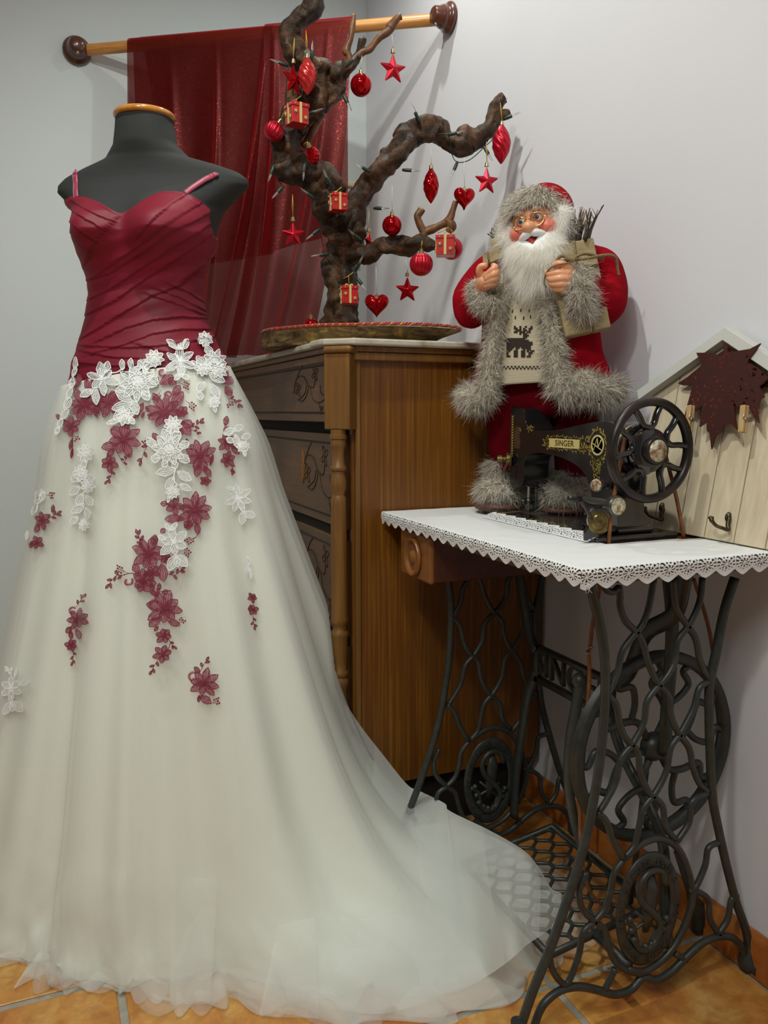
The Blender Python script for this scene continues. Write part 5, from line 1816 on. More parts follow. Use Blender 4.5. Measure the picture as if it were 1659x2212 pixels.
# stitch length knob, clutch knob, bobbin winder
m = MB()
pk = at(1300, 1046, 'X', XA0 - .018)
m.lathe([(.001, 0), (.0085, 0), (.0095, .002), (.0095, .006), (.006, .007), (.006, .014), (.0085, .015), (.0085, .020), (.001, .020)], 18, M=frame((XA0 + .002, pk.y + .002, pk.z), (-1, 0, 0)))
m.build('stitch_knob', WORN, sm, auto=40)
pk = at(1284, 1049, 'X', XA0 - .024)
MB().lathe([(.001, 0), (.0115, 0), (.0115, .004), (.0095, .006), (.001, .006)], 22, M=frame((XA0 - .018, pk.y, pk.z), (-1, -0.35, 0.0))).build('stitch_dial', NICK, sm, auto=40)
pw = at(1325, 1092, 'Y', 1.085)
m = MB()
m.tube([(pw.x, pw.y + .075, pw.z), (pw.x, pw.y + .008, pw.z)], .009, 14)
m.lathe([(.001, 0), (.0165, 0), (.0175, -.003), (.0175, -.010), (.0155, -.012), (.001, -.012)], 28, M=frame((pw.x, pw.y, pw.z), (0, 1, 0)))
m.build('winder_wheel', IRN2, sm, auto=40)
MB().lathe([(.001, -.0125), (.0142, -.0122), (.0142, -.0138), (.003, -.0145), (.003, -.0135), (.001, -.0135)], 28, M=frame((pw.x, pw.y, pw.z), (0, 1, 0))).build('winder_cap', NICK, sm, auto=30)
pb_ = at(1292, 1128, 'Y', 1.105)
Mbw = frame((pb_.x, pb_.y, pb_.z), (-.35, -1, 0.1))
m = MB()
m.lathe([(.001, 0), (.0165, 0), (.018, .002), (.0165, .004), (.012, .0045), (.010, .007), (.001, .008)], 28, M=Mbw @ Matrix.Diagonal((1, 1.15, 1, 1)))
m.build('heart_cam', BRASS, sm, auto=40)
MB().lathe([(.0185, -.001), (.0205, -.001), (.0205, .003), (.0185, .003), (.0185, -.001)], 32, M=Mbw @ Matrix.Translation(Vector((.003, .004, -.006))) @ Matrix.Diagonal((1, 1.2, 1, 1))).build('winder_ring', mat('bright_steel', 'd8d8d8', 0.25, 0.9), sm, auto=40)
m = MB()
q0 = [at(a, b, 'Y', 1.105) for a, b in ((1228, 1076), (1243, 1079), (1254, 1078))]
m.tube([tuple(p) for p in q0], [.004, .0052, .0045], 10)
m.tube(smoothpath([tuple(at(a, b, 'Y', 1.106)) for a, b in ((1254, 1078), (1262, 1092), (1270, 1106), (1276, 1118))], 5), .0028, 8, sq=(1, 1.6))
m.tube(smoothpath([tuple(at(a, b, 'Y', 1.108)) for a, b in ((1250, 1078), (1266, 1090), (1288, 1094), (1300, 1092))], 5), .0038, 8)
m.build('winder_arm', WORN, sm)
m = MB()
m.prism([(-.012, -.022), (.012, -.024), (.014, -.01), (.006, .006), (-.006, .008), (-.013, -.006)], 0, .010, M=frame((pb_.x - .006, pb_.y + .012, pb_.z - .012), (-.5, -1, 0)))
m.build('winder_bracket', BLKE, sm, False, bevel=0.003)
# scale ring by the wheel
m = MB()
m.lathe([(.030, 0), (.036, .001), (.038, .005), (.036, .010), (.030, .011)], 40, M=frame((.942, 1.122, bz1 + .150), (0, -1, 0)))
m.build('wheel_collar', mat('engraved_steel', 'a79a78', 0.35, 0.8, col2='7c7054', scale=200), sm, auto=40)
# handwheel
HWY, HZc = 1.082, at(1405, 973, 'Y', 1.082).z
HC = Vector((at(1405, 973, 'Y', HWY).x, HWY, HZc))
Mh = frame(HC, (0, -1, 0))
HRW = 0.0815
m = MB()
m.grid(lambda u, w: tuple(Mh @ Vector(((HRW + .0078 * cos(2 * PI * w)) * cos(2 * PI * u), (HRW + .0078 * cos(2 * PI * w)) * sin(2 * PI * u), .0095 * sin(2 * PI * w)))), 80, 16, cu=True, cv=True)
hw = m.build('handwheel_rim', WORN, sm)
for k in range(5):
    a = PI / 2 + 2 * PI * k / 5 + 0.12
    def pol2(r_, da):
        return tuple(Mh @ Vector((r_ * cos(a + da), r_ * sin(a + da), -.001)))
    m = MB()
    m.tube(smoothpath([pol2(HRW - .004, -.36), pol2(.062, -.30), pol2(.047, -.26), pol2(.040, -.14), pol2(.038, 0), pol2(.040, .14), pol2(.047, .26), pol2(.062, .30), pol2(HRW - .004, .36)], 5), [.0075] + [.0056] * 39 + [.0075], 10, up=(0, 1, 0), sq=(1.1, 0.95))
    m.build('spoke', BLKE, hw)
m = MB()
m.lathe([(.001, -.014), (.036, -.014), (.039, -.008), (.037, .002), (.030, .006), (.024, .008), (.001, .008)], 40, M=Mh)
m.lathe([(.001, -.034), (.040, -.034), (.044, -.030), (.040, -.024), (.044, -.018), (.040, -.014), (.001, -.014)], 40, M=Mh)
m.build('hub', BLKE, sm, auto=40)
m = MB()
m.lathe([(.0235, .006), (.0240, .016), (.0225, .0185), (.001, .019)], 40, M=Mh)
m.build('clutch_cap', WORN, sm, auto=40)
MB().lathe([(.001, .0195), (.0185, .0192), (.0185, .0188)], 32, M=Mh).build('cap_face', NICK, sm)
# upper run of the leather belt
m = MB()
def st(pts, y_):
    m.tube(smoothpath([tuple(at(a, b, 'Y', y_)) for a, b in pts], 6), .0034, 8, up=(0, 1, 0), sq=(1.2, .9))
st([(1352, 940), (1343, 985), (1333, 1040), (1322, 1100), (1316, 1158), (1315, 1180)], 1.098)
st([(1437, 980), (1446, 1015), (1460, 1070), (1470, 1120), (1477, 1162)], 1.098)
bl = m.build('machine_belt', LEA)
tag(bl, 'brown leather belt running from the handwheel down through the table top', 'belt')

# ------------------------------------------------------------------ house shaped hook board leaning on the wall
LK = 0.175
BP0 = Vector((1.052, 1.0, TZ + 0.006))
BN = Vector((-1, 0, LK)).normalized()
BUP = Vector((LK, 0, 1)).normalized()
def atp(px, py, off=0.0):
    d, _ = ray(px, py)
    P0 = BP0 + BN * off
    tt = (P0 - Vector((0, 0, CAMH))).dot(BN) / d.dot(BN)
    return Vector((0, 0, CAMH)) + d * tt
K6 = 1 / 4.423
def c6(x, y, off=0.0):
    return atp(1380 + x * K6, 680 + y * K6, off)
def pl2(p):                                   # plane coordinates: along -Y, up the slope
    r_ = p - BP0
    return (-r_.y, r_.dot(BUP))
MPL = Matrix(((0, BUP.x, BN.x, BP0.x), (-1, 0, 0, BP0.y), (0, BUP.z, BN.z, BP0.z), (0, 0, 0, 1)))
PALE = NT('pale_limed_wood')
v = PALE.coord((12, 12, 0.7), (0, R(10), 0))
nf = PALE.noise(v, 5, 6, 0.65, 0.5)
PALE.link(PALE.ramp(nf, [(0.3, lin('c3b296')), (0.55, lin('d2c2a6')), (0.75, lin('dccfb8'))]), PALE.b.inputs['Base Color'])
PALE.b.inputs['Roughness'].default_value = 0.6
PALE = PALE.m
WTR = mat('off_white_trim', 'c6c6c0', 0.55)
hb = thing('hook_board', 'pale house shaped wooden hook board with white gable trim leaning behind the machine', 'hook board', BP0)
gx = [pl2(atp(1383, 1127))[0], pl2(atp(1412, 1132))[0], pl2(atp(1467, 1143))[0], pl2(atp(1521, 1154))[0], pl2(atp(1585, 1166))[0]]
step = (gx[4] - gx[1]) / 3
gx = [gx[1] - step * 1.0] + gx[1:] + [gx[4] + step, gx[4] + 2 * step]
apex = pl2(c6(870, 262))
lf = pl2(c6(60, 830))
slope_ = (apex[1] - lf[1]) / (apex[0] - lf[0])
def roofy(x):
    return apex[1] - abs(x - apex[0]) * slope_
for a, b in zip(gx[:-1], gx[1:]):
    a2, b2 = a + .0011, b - .0011
    xs = [a2, b2]
    if a2 < apex[0] < b2:
        top = [(b2, roofy(b2)), (apex[0], apex[1]), (a2, roofy(a2))]
    else:
        top = [(b2, roofy(b2)), (a2, roofy(a2))]
    MB().prism([(a2, 0.0), (b2, 0.0)] + top, -0.009, 0.0, M=MPL).build('plank', PALE, hb, False, bevel=0.0012)
MB().prism([(gx[0], .003), (gx[-1], .003), (gx[-1], roofy(gx[-1]) - .004), (apex[0], apex[1] - .004), (gx[0], roofy(gx[0]) - .004)], -0.013, -0.0092, M=MPL).build('backing', GAP, hb, False)
tw = 0.020
for s_ in (-1, 1):
    xe = apex[0] + s_ * (apex[0] - gx[0] + 0.018)
    n2 = Vector((s_ * slope_, 1)).normalized()
    a, b = Vector((apex[0], apex[1])), Vector((xe, roofy(xe)))
    q = [a, b, b + n2 * tw, Vector((apex[0], apex[1] + tw / n2.y))]
    if s_ > 0:
        q = q[::-1]
    MB().prism([(p.x, p.y) for p in q][::-1], -0.013, 0.018, M=MPL).build('roof_trim', WTR, hb, False, bevel=0.001)
AB = mat('antique_brass', '5e5240', 0.4, 0.85, col2='453a2a', scale=120)
for hx, hy in ((150, 1900), (785, 1995)):
    m = MB()
    b0 = c6(hx + 75, hy - 60, 0.0)
    Mk = frame(b0 + BN * .003, BN, BUP)
    m.lathe([(.001, -.004), (.0062, -.004), (.0062, 0), (.0035, .003), (.001, .003)], 16, M=Mk @ Matrix.Diagonal((.9, 1.4, 1, 1)))
    P = [c6(hx + 80, hy - 60, .004), c6(hx + 65, hy + 10, .006), c6(hx + 70, hy + 60, .008), c6(hx + 20, hy + 45, .016), c6(hx - 45, hy + 20, .024), c6(hx - 85, hy - 25, .030), c6(hx - 95, hy - 55, .030)]
    m.tube(smoothpath([tuple(p) for p in P], 5), [.0036] * 10 + [.003] * 15 + [.0038] * 6, 10)
    m.ball(P[-1], .0048, 8, sc=(1, 1, 0.7))
    m.build('hook', AB, hb)
    MB().lathe([(.001, .003), (.0016, .0045), (.0022, .003)], 8, M=Mk).build('hook_screw', BRASS, hb)

t = NT('brown_glitter')
v = t.coord()
vo = t.add('ShaderNodeTexVoronoi', feature='F1')
vo.inputs['Scale'].default_value = 260
t.link(v, vo.inputs['Vector'])
sel = t.ramp(vo.outputs['Color'], [(0.80, (0, 0, 0)), (0.84, (1, 1, 1))])
t.link(t.mix(sel, lin('3c1612'), lin('a0503a')), t.b.inputs['Base Color'])
t.link(t.mix(sel, (0.5,) * 3 + (1,), (0.12,) * 3 + (1,)), t.b.inputs['Roughness'])
t.link(sel, t.b.inputs['Metallic'])
nm = t.add('ShaderNodeNormalMap')
bn_ = t.add('ShaderNodeBump')
bn_.inputs['Strength'].default_value = 0.9
bn_.inputs['Distance'].default_value = 0.004
t.link(vo.outputs['Color'], bn_.inputs['Height'])
t.link(bn_.outputs[0], t.b.inputs['Normal'])
GLIT = t.m
LEAF1 = [(800, 262), (812, 300), (800, 395), (690, 362), (548, 362), (598, 465), (590, 490), (520, 555), (515, 650), (505, 720), (478, 800), (470, 860), (540, 920), (605, 865), (590, 960), (577, 1070), (630, 1030), (645, 1040), (648, 1105), (675, 1130), (692, 1285), (735, 1150), (780, 1125), (820, 1045), (880, 1040), (935, 1100), (915, 960), (905, 835), (940, 880), (1040, 850), (1100, 980), (1145, 1035), (1135, 890), (1160, 800), (1198, 785), (1150, 680), (1200, 640), (1234, 600), (1150, 520), (1035, 445), (1100, 360), (1160, 272), (1060, 325), (880, 355), (845, 350), (850, 278), (828, 275)]
LEAF2 = [(370, 655), (470, 590), (600, 480), (760, 372), (860, 303), (915, 345), (1080, 470), (1260, 640), (1290, 700), (1200, 690), (960, 860), (925, 865), (905, 830), (640, 840), (480, 950), (430, 985), (462, 860), (500, 720), (512, 655), (470, 675), (410, 672)]
for nm_, L_, off, lab in (('maple_leaf', LEAF2, .012, 'brown glitter maple leaf lying underneath the front leaf on the hook board'), ('maple_leaf', LEAF1, .021, 'brown glitter maple leaf on top, in front of the other leaf on the hook board')):
    o2 = [pl2(c6(x, y, off)) for x, y in L_]
    area = sum(o2[i - 1][0] * o2[i][1] - o2[i][0] * o2[i - 1][1] for i in range(len(o2)))
    if area < 0:
        o2 = o2[::-1]
    o = MB().prism(o2, off - .0028, off, M=MPL).build(nm_, GLIT, None, False)
    tag(o, lab, 'leaf decoration', 'glitter maple leaves on the hook board')
PIN = mat('beech_clothespin', 'c2a070', 0.6, col2='ae8c5c', scale=40)
for k, (px_, py_, lab) in enumerate(((500, 1000, 'small wooden clothespin holding the left lobe of the glitter leaf'), (1015, 1000, 'small wooden clothespin holding the right lobe of the glitter leaf'))):
    c0 = c6(px_, py_, .024)
    cp_ = thing('clothespin', lab, 'clothespin', c0, 'clothespins on the glitter leaf')
    u2 = pl2(c6(px_ + 12, py_ - 130, .024))
    l2 = pl2(c6(px_ - 12, py_ + 130, .024))
    ax2 = (Vector(u2) - Vector(l2)).normalized()
    nn2 = Vector((ax2.y, -ax2.x))
    H = (Vector(u2) - Vector(l2)).length / 2
    cc2 = (Vector(u2) + Vector(l2)) / 2
    def leg(z0, z1, w0):
        q = [cc2 - ax2 * H - nn2 * w0, cc2 - ax2 * H + nn2 * w0, cc2 + ax2 * H + nn2 * w0, cc2 + ax2 * H - nn2 * w0]
        return MB().prism([(p.x, p.y) for p in q], z0, z1, M=MPL).build('leg', PIN, cp_, False, bevel=0.0015)
    leg(.0215, .0265, .0052)
    leg(.0275, .0330, .0052)
    m = MB()
    Q = [MPL @ Vector((cc2.x + nn2.x * .0056 + ax2.x * t_, cc2.y + nn2.y * .0056 + ax2.y * t_, z_)) for t_, z_ in ((.008, .033), (0.0, .034), (-.004, .029), (-.001, .024))]
    m.tube(smoothpath([tuple(p) for p in Q], 5), .0009, 6)
    m.tube([tuple(MPL @ Vector((cc2.x - nn2.x * .0062, cc2.y - nn2.y * .0062, .0272))), tuple(MPL @ Vector((cc2.x + nn2.x * .0062, cc2.y + nn2.y * .0062, .0272)))], .0024, 10)
    m.build('spring', STEEL, cp_)
# ------------------------------------------------------------------ vine stump slab on the chest and gnarled vine tree
t = NT('split_log')
v = t.coord((1, 1, 1))
n1 = t.noise(t.coord((1, 1, 2.5), (0, R(25), 0)), 12, 7, 0.7, 2.0)
n2 = n1
c1 = t.ramp(n1, [(0.36, lin('4a3820')), (0.47, lin('77603a')), (0.56, lin('8f7344')), (0.62, lin('c09a4a'))])
t.link(c1, t.b.inputs['Base Color'])
t.b.inputs['Roughness'].default_value = 0.85
t.bump(n1, 0.9, 0.015)
LOG = t.m
SZ0, SZ1 = z_mt + 0.001, z_mt + 0.038
sc_ = Vector((0.730, 1.908, 0))
sa, sb = Vector((0.66, -0.75, 0)).normalized(), Vector((0.75, 0.66, 0)).normalized()
def slab_r(a):
    r0 = 1 / math.sqrt((cos(a) / 0.262) ** 2 + (sin(a) / 0.165) ** 2)
    return r0 * (1 + 0.03 * sin(3 * a + 1) + 0.02 * sin(7 * a))
slab = thing('log_slab', 'oval slice of split log with red and gold cord round its rim on the marble top', 'wood slab', (sc_.x, sc_.y, SZ0))
m = MB()
def slabp(u, w):
    a = 2 * PI * u
    if w < 0.15:
        r_ = slab_r(a) * (0.86 - 0.11 * cos(a)) * (w / 0.15)
        z = SZ0
    elif w < 0.7:
        k = (w - 0.15) / 0.55
        r_ = slab_r(a) * ((0.86 - 0.11 * cos(a)) + (0.14 + 0.11 * cos(a)) * k ** 1.2) * (1 + (0.05 * mnoise.noise(Vector((cos(a) * 7, sin(a) * 7, k * 2))) + 0.03 * mnoise.noise(Vector((cos(a) * 24, sin(a) * 24, k * 4)))) * (1 - k * 0.7))
        z = SZ0 + (SZ1 - SZ0) * k
    else:
        k = (w - 0.7) / 0.3
        r_ = slab_r(a) * (1 - k)
        z = SZ1 + 0.002 * min(1, k * 5)
    p = sc_ + sa * (r_ * cos(a)) + sb * (r_ * sin(a))
    if w < 0.7:
        p = p - sa * (0.035 * (1 - min(1, max(0, (w - 0.15) / 0.55)))) * (1 if cos(a) > 0 else 0.2) * abs(cos(a))
    return (p.x, p.y, z)
m.grid(slabp, 96, 30, cu=True)
m.build('slab', LOG, slab, auto=60)
REDC, GOLDC = mat('red_cord', 'a81420', 0.5, sheen=0.4), mat('gold_cord', 'c9a23c', 0.35, 0.6)
for k in range(3):
    m = MB()
    pts = []
    NP = 900
    for i in range(NP):
        a = 2 * PI * i / NP
        r_ = slab_r(a) * 0.992
        c_ = sc_ + sa * (r_ * cos(a)) + sb * (r_ * sin(a)) + Vector((0, 0, SZ1 + 0.0045))
        out_ = (sa * cos(a) + sb * sin(a))
        tw_ = 2 * PI * i / NP * 62 + k * 2 * PI / 3
        pts.append(tuple(c_ + out_ * (0.0021 * cos(tw_)) + Vector((0, 0, 0.0021 * sin(tw_)))))
    m.tube(pts, 0.0023 if k < 2 else 0.0015, 6, closed=True)
    m.build('cord_strand', REDC if k < 2 else GOLDC, slab)

t = NT('vine_bark')
v = t.coord()
n1 = t.noise(v, 16, 7, 0.7, 1.2)
n2 = t.noise(v, 70, 6, 0.7, 0.5)
c1 = t.ramp(n1, [(0.32, lin('1a1009')), (0.48, lin('36220f')), (0.60, lin('5a3a20')), (0.74, lin('8a6238'))])
c2 = t.ramp(n2, [(0.3, (0.55, 0.5, 0.45)), (0.6, (1, 1, 1))])
t.link(t.mix(0.8, c1, c2, 'MULTIPLY'), t.b.inputs['Base Color'])
t.b.inputs['Roughness'].default_value = 0.42
t.b.inputs['Specular IOR Level'].default_value = 0.35
bp1 = t.bump(n1, 0.7, 0.012)
t.bump(n2, 0.6, 0.004, bp1)
BARK = t.m
TWIG = mat('light_twig_bark', '7a4f2c', 0.5, col2='5c3a20', scale=40, bump=0.4, bscale=120)
CUTW = mat('cut_wood', 'b08a4e', 0.6, col2='9a7338', scale=30)
tree = thing('vine_tree', 'gnarled dark varnished vine stump tree hung with red christmas ornaments', 'tree', (0.70, 1.92, SZ1))
def T3(px, py, f):
    return tuple(pf(px, py, f))
def limb(name, pts, mtl=BARK, n=32, per=12, gn=1.0, cut=None, seed=0.0):
    """pts: px, py, fwd, radius in pixels"""
    raw = smoothpath([(a, b, c, d) for a, b, c, d in pts], per)
    P = [pf(a, b, c) for a, b, c, d in raw]
    Rr = [d * c / F for a, b, c, d in raw]
    L = len(P)
    verts = []
    N = Vector((0, -1, 0))
    for i in range(L):
        tdir = (P[min(L - 1, i + 1)] - P[max(0, i - 1)]).normalized()
        N = (N - tdir * N.dot(tdir)).normalized()
        Bv = tdir.cross(N)
        for k in range(n):
            a = 2 * PI * k / n
            d = N * cos(a) + Bv * sin(a)
            p0 = P[i] + d * Rr[i]
            q = mnoise.noise(p0 * 26 + Vector((seed, 0, 0)))
            q2 = mnoise.noise(p0 * 70 + Vector((0, seed, 0)))
            tw = 0.10 * sin(3 * a + i * 0.16 + seed) + 0.06 * sin(5 * a - i * 0.11 + seed * 2)
            q3 = abs(mnoise.noise(p0 * 38 + Vector((seed, seed, 0))))
            r_ = Rr[i] * (1 + gn * (tw + 0.40 * q + 0.16 * q2 - 0.30 * max(0, 0.20 - q3)))
            verts.append(tuple(P[i] + d * r_))
    faces = [(i * n + k, i * n + (k + 1) % n, (i + 1) * n + (k + 1) % n, (i + 1) * n + k) for i in range(L - 1) for k in range(n)]
    faces += [tuple(range(n - 1, -1, -1)), tuple((L - 1) * n + k for k in range(n))]
    o = MB().add(verts, faces).build(name, mtl, tree)
    if cut is not None:
        e = P[-1]
        dr_ = (P[-1] - P[-2]).normalized()
        MB().lathe([(.001, 0.0012), (Rr[-1] * 0.86, 0.0010), (Rr[-1] * 0.9, -0.003)], 16, M=frame(e, dr_)).build('cut_end', CUTW, o, auto=30)
    return o
limb('trunk', [(736, 712, 2.04, 40), (738, 680, 2.04, 36), (737, 640, 2.04, 33), (735, 600, 2.04, 33), (737, 560, 2.04, 34), (742, 530, 2.04, 40), (745, 500, 2.04, 38), (728, 470, 2.03, 38), (712, 440, 2.02, 34), (705, 408, 2.00, 33), (690, 385, 2.00, 34), (660, 372, 1.99, 30), (630, 366, 1.99, 36), (618, 335, 1.98, 32), (622, 300, 1.98, 30), (630, 270, 1.98, 30), (652, 248, 1.97, 34), (675, 222, 1.97, 38), (690, 190, 1.97, 34), (684, 158, 1.96, 28), (665, 140, 1.95, 24), (640, 120, 1.94, 26), (628, 85, 1.94, 22), (640, 50, 1.93, 20), (663, 28, 1.93, 20), (675, 0, 1.92, 20), (672, -30, 1.92, 20)], seed=0.3, per=12)
limb('branch', [(745, 520, 2.04, 30), (760, 480, 2.03, 27), (768, 440, 2.02, 25), (790, 405, 2.02, 24), (815, 375, 2.01, 24), (838, 350, 2.01, 26), (865, 318, 2.01, 24), (885, 292, 2.02, 26), (912, 278, 2.02, 27), (940, 285, 2.03, 27), (962, 300, 2.03, 18), (990, 316, 2.03, 18), (1010, 305, 2.04, 26), (1035, 296, 2.04, 18), (1058, 275, 2.04, 16), (1068, 245, 2.05, 14), (1082, 215, 2.05, 13), (1087, 210, 2.05, 12)], seed=1.9, cut=1)
limb('branch', [(1066, 268, 2.045, 12), (1078, 254, 2.05, 10), (1092, 247, 2.05, 9), (1100, 243, 2.05, 8)], seed=3.1, n=12, cut=1)
limb('branch', [(735, 548, 2.03, 26), (765, 549, 2.02, 25), (795, 552, 2.01, 20), (820, 535, 2.0, 18), (845, 530, 1.99, 19), (880, 530, 1.98, 20), (905, 524, 1.97, 17), (935, 530, 1.97, 12), (950, 528, 1.96, 9)], seed=4.4, cut=1)
limb('twig_branch', [(908, 528, 1.975, 11), (915, 505, 1.97, 9), (925, 498, 1.97, 9), (950, 488, 1.97, 8), (970, 475, 1.965, 9), (978, 455, 1.96, 6), (984, 436, 1.96, 6)], TWIG, seed=5.2, n=12, gn=0.7, cut=1)
limb('twig_branch', [(918, 505, 1.97, 8), (908, 485, 1.97, 8), (902, 468, 1.97, 8), (911, 452, 1.97, 9)], TWIG, seed=6.2, n=12, gn=0.7, cut=1)
limb('twig_branch', [(966, 474, 1.965, 9), (975, 490, 1.965, 10), (968, 500, 1.965, 7)], TWIG, seed=7.2, n=12, gn=0.8, cut=1)
limb('branch', [(690, 215, 1.97, 24), (712, 210, 1.96, 20), (730, 190, 1.96, 18), (732, 165, 1.955, 20), (745, 150, 1.955, 16), (762, 140, 1.955, 14), (773, 118, 1.95, 9), (782, 90, 1.95, 7), (783, 86, 1.95, 7)], seed=8.2, cut=1)
limb('twig_branch', [(772, 122, 1.95, 8), (785, 112, 1.95, 8), (800, 105, 1.945, 7), (818, 82, 1.94, 7), (838, 68, 1.94, 7), (845, 58, 1.94, 9), (860, 38, 1.93, 6), (866, 35, 1.93, 6)], TWIG, seed=9.1, n=12, gn=0.7, cut=1)
limb('twig_branch', [(758, 140, 1.955, 9), (754, 120, 1.95, 7), (749, 108, 1.95, 9), (757, 85, 1.95, 6), (761, 60, 1.95, 6), (764, 32, 1.95, 5)], TWIG, seed=10.1, n=12, gn=0.7, cut=1)
limb('twig_branch', [(630, 240, 1.97, 9), (626, 205, 1.96, 8), (630, 185, 1.955, 7)], TWIG, seed=11.1, n=12, gn=0.6)
limb('twig_branch', [(695, 235, 1.99, 10), (680, 270, 2.0, 9), (668, 300, 2.0, 8), (655, 318, 2.0, 7)], TWIG, seed=12.1, n=12, gn=0.6)
limb('branch', [(712, 425, 2.0, 26), (700, 455, 1.99, 20), (722, 440, 1.98, 14)], seed=13.0, n=14)

# ------------------------------------------------------------------ light string
SOCK = mat('green_socket', '1d3328', 0.45)
WIRE = mat('green_wire', '1e2a22', 0.5)
t = NT('clear_bulb')
t.b.inputs['Transmission Weight'].default_value = 0.9
t.b.inputs['Roughness'].default_value = 0.05
t.b.inputs['Base Color'].default_value = (0.95, 0.95, 0.95, 1)
BULB = t.m
BULBS = [(674, 132, 675, 96, 1.93), (622, 142, 600, 134, 1.93), (748, 145, 757, 134, 1.93), (742, 205, 756, 232, 1.93), (662, 248, 678, 242, 1.92), (605, 298, 594, 280, 1.93), (592, 358, 583, 382, 1.95), (658, 352, 656, 376, 1.94), (612, 402, 603, 412, 1.96), (716, 402, 708, 386, 1.95), (680, 430, 672, 424, 1.96), (690, 495, 676, 506, 1.98), (708, 549, 692, 551, 1.99), (745, 466, 735, 462, 1.97), (780, 520, 771, 512, 1.99), (800, 372, 790, 366, 1.96), (808, 450, 815, 450, 1.99), (870, 367, 886, 368, 1.98), (905, 262, 900, 250, 1.98), (968, 292, 982, 288, 1.98), (988, 350, 981, 367, 2.0), (1046, 318, 1052, 328, 2.0), (1088, 258, 1097, 254, 2.02), (768, 585, 773, 575, 1.98), (770, 600, 780, 612, 1.97)]
ls = thing('light_string', 'dark green fairy light string with clear unlit bulbs wound round the vine branches', 'fairy lights', pf(736, 600, 1.99))
m = MB()
for grp in ([0, 2, 3, 4], [1, 5, 6, 8], [7, 9, 10, 13], [11, 12, 23, 24], [18, 19, 20, 21, 22]):
    pts = [T3(BULBS[i][0], BULBS[i][1], BULBS[i][4] + 0.012) for i in grp]
    q = []
    for a, b in zip(pts[:-1], pts[1:]):
        mid = (Vector(a) + Vector(b)) / 2 + Vector((0.004, 0.012, -0.008))
        q += [a, tuple(mid)]
    q.append(pts[-1])
    m.tube(smoothpath(q, 6), 0.0011, 6)
m.tube(smoothpath([T3(769, 590, 1.99), T3(772, 640, 1.99), T3(771, 680, 2.0), T3(776, 702, 2.0)], 5), 0.0011, 6)
w_ = m.build('wire', WIRE, ls)
w_['kind'] = 'stuff'
for x0, y0, x1, y1, f_ in BULBS:
    a, b = pf(x0, y0, f_), pf(x1, y1, f_ - 0.004)
    d = (b - a).normalized()
    Ms = frame(a, d)
    s_ = MB().lathe([(.001, -.002), (.0034, 0), (.0036, .006), (.0042, .008), (.0042, .019), (.0036, .021), (.001, .021)], 12, M=Ms).build('bulb_socket', SOCK, ls, auto=50)
    MB().lathe([(.0024, .020), (.0026, .026), (.0022, .033), (.0008, .040), (.0003, .042)], 10, M=Ms).build('bulb', BULB, s_)

# ------------------------------------------------------------------ ornaments
GLOSS = mat('glossy_red', 'b00814', 0.08, 0.75)
SATR = mat('satin_red', 'b8122a', 0.32, 0.55)
CAPG = mat('gold_cap', 'cfc089', 0.25, 1.0)
STR = mat('gold_thread', 'b59a2c', 0.45, 0.3)
CLR = mat('clear_thread', 'c9c3b6', 0.4)
BOXR = mat('red_gift_paper', 'c01a1c', 0.3, col2='b01418', scale=30, coat=0.3)
ORN = []
def cap(par, p, up=Vector((0, 0, 1)), s=1.0, hang=None, thr=STR, hy=None):
    m = MB()
    Mc_ = frame(p - up * .001, up, (1, 0, 0))
    m.lathe([(.0042 * s, 0), (.0052 * s, .0005), (.0052 * s, .003), (.0043 * s, .004), (.0043 * s, .0085 * s), (.001, .009 * s)], 14, M=Mc_)
    m.tube([tuple(Mc_ @ Vector((.0028 * s * cos(t_), 0, .010 * s + .0028 * s * sin(t_)))) for t_ in np.linspace(0, 2 * PI, 11)[:-1]], .0007, 5, closed=True)
    m.build('cap', CAPG, par, auto=40)
    if hang is not None:
        top = p + up * (.011 * s)
        m = MB()
        m.tube([tuple(top), tuple((top * 0.5 + hang * 0.5) + Vector((0.0012, 0, 0))), tuple(hang)], .00065 if thr is STR else .00035, 5)
        m.tube([tuple(top), tuple((top * 0.5 + hang * 0.5) - Vector((0.0012, 0, 0))), tuple(hang)], .00065 if thr is STR else .00035, 5)
        m.build('hanging_thread', thr, par)
def orn(px, py, f_, label, group=None):
    c = pf(px, py, f_)
    names = {'b': 'ball_ornament', 'd': 'drop_ornament', 's': 'star_ornament', 'h': 'heart_ornament', 'g': 'gift_box_ornament'}
    return c
def ball_o(px, py, rp, f_, label, mt=GLOSS, ribs=0, hang=None, thr=STR, tilt=None, grp='red ball ornaments'):
    c = pf(px, py, f_)
    r_ = rp * f_ / F
    t_ = thing('ball_ornament', label, 'christmas ball', c, grp)
    up = (tilt or Vector((0, 0, 1))).normalized()
    M = frame(c, up, (1, 0, 0))
    m = MB()
    def fn(u, w):
        a, b = 2 * PI * u, PI * w
        k = r_ * (1 + (0.035 * abs(sin(ribs * a / 2)) - 0.02) * sin(b) if ribs else r_ / r_)
        k = r_ * (1 + 0.09 * (abs(sin(ribs * a / 2)) - 0.6) * sin(b) ** 0.5) if ribs else r_
        return tuple(M @ Vector((k * cos(a) * sin(b), k * sin(a) * sin(b), -r_ * cos(b))))
    m.grid(fn, 96 if ribs else 40, 24, cu=True)
    m.build('ball', mt, t_)
    cap(t_, c + up * r_, up, 1.0, pf(*hang, f_) if hang else None, thr)
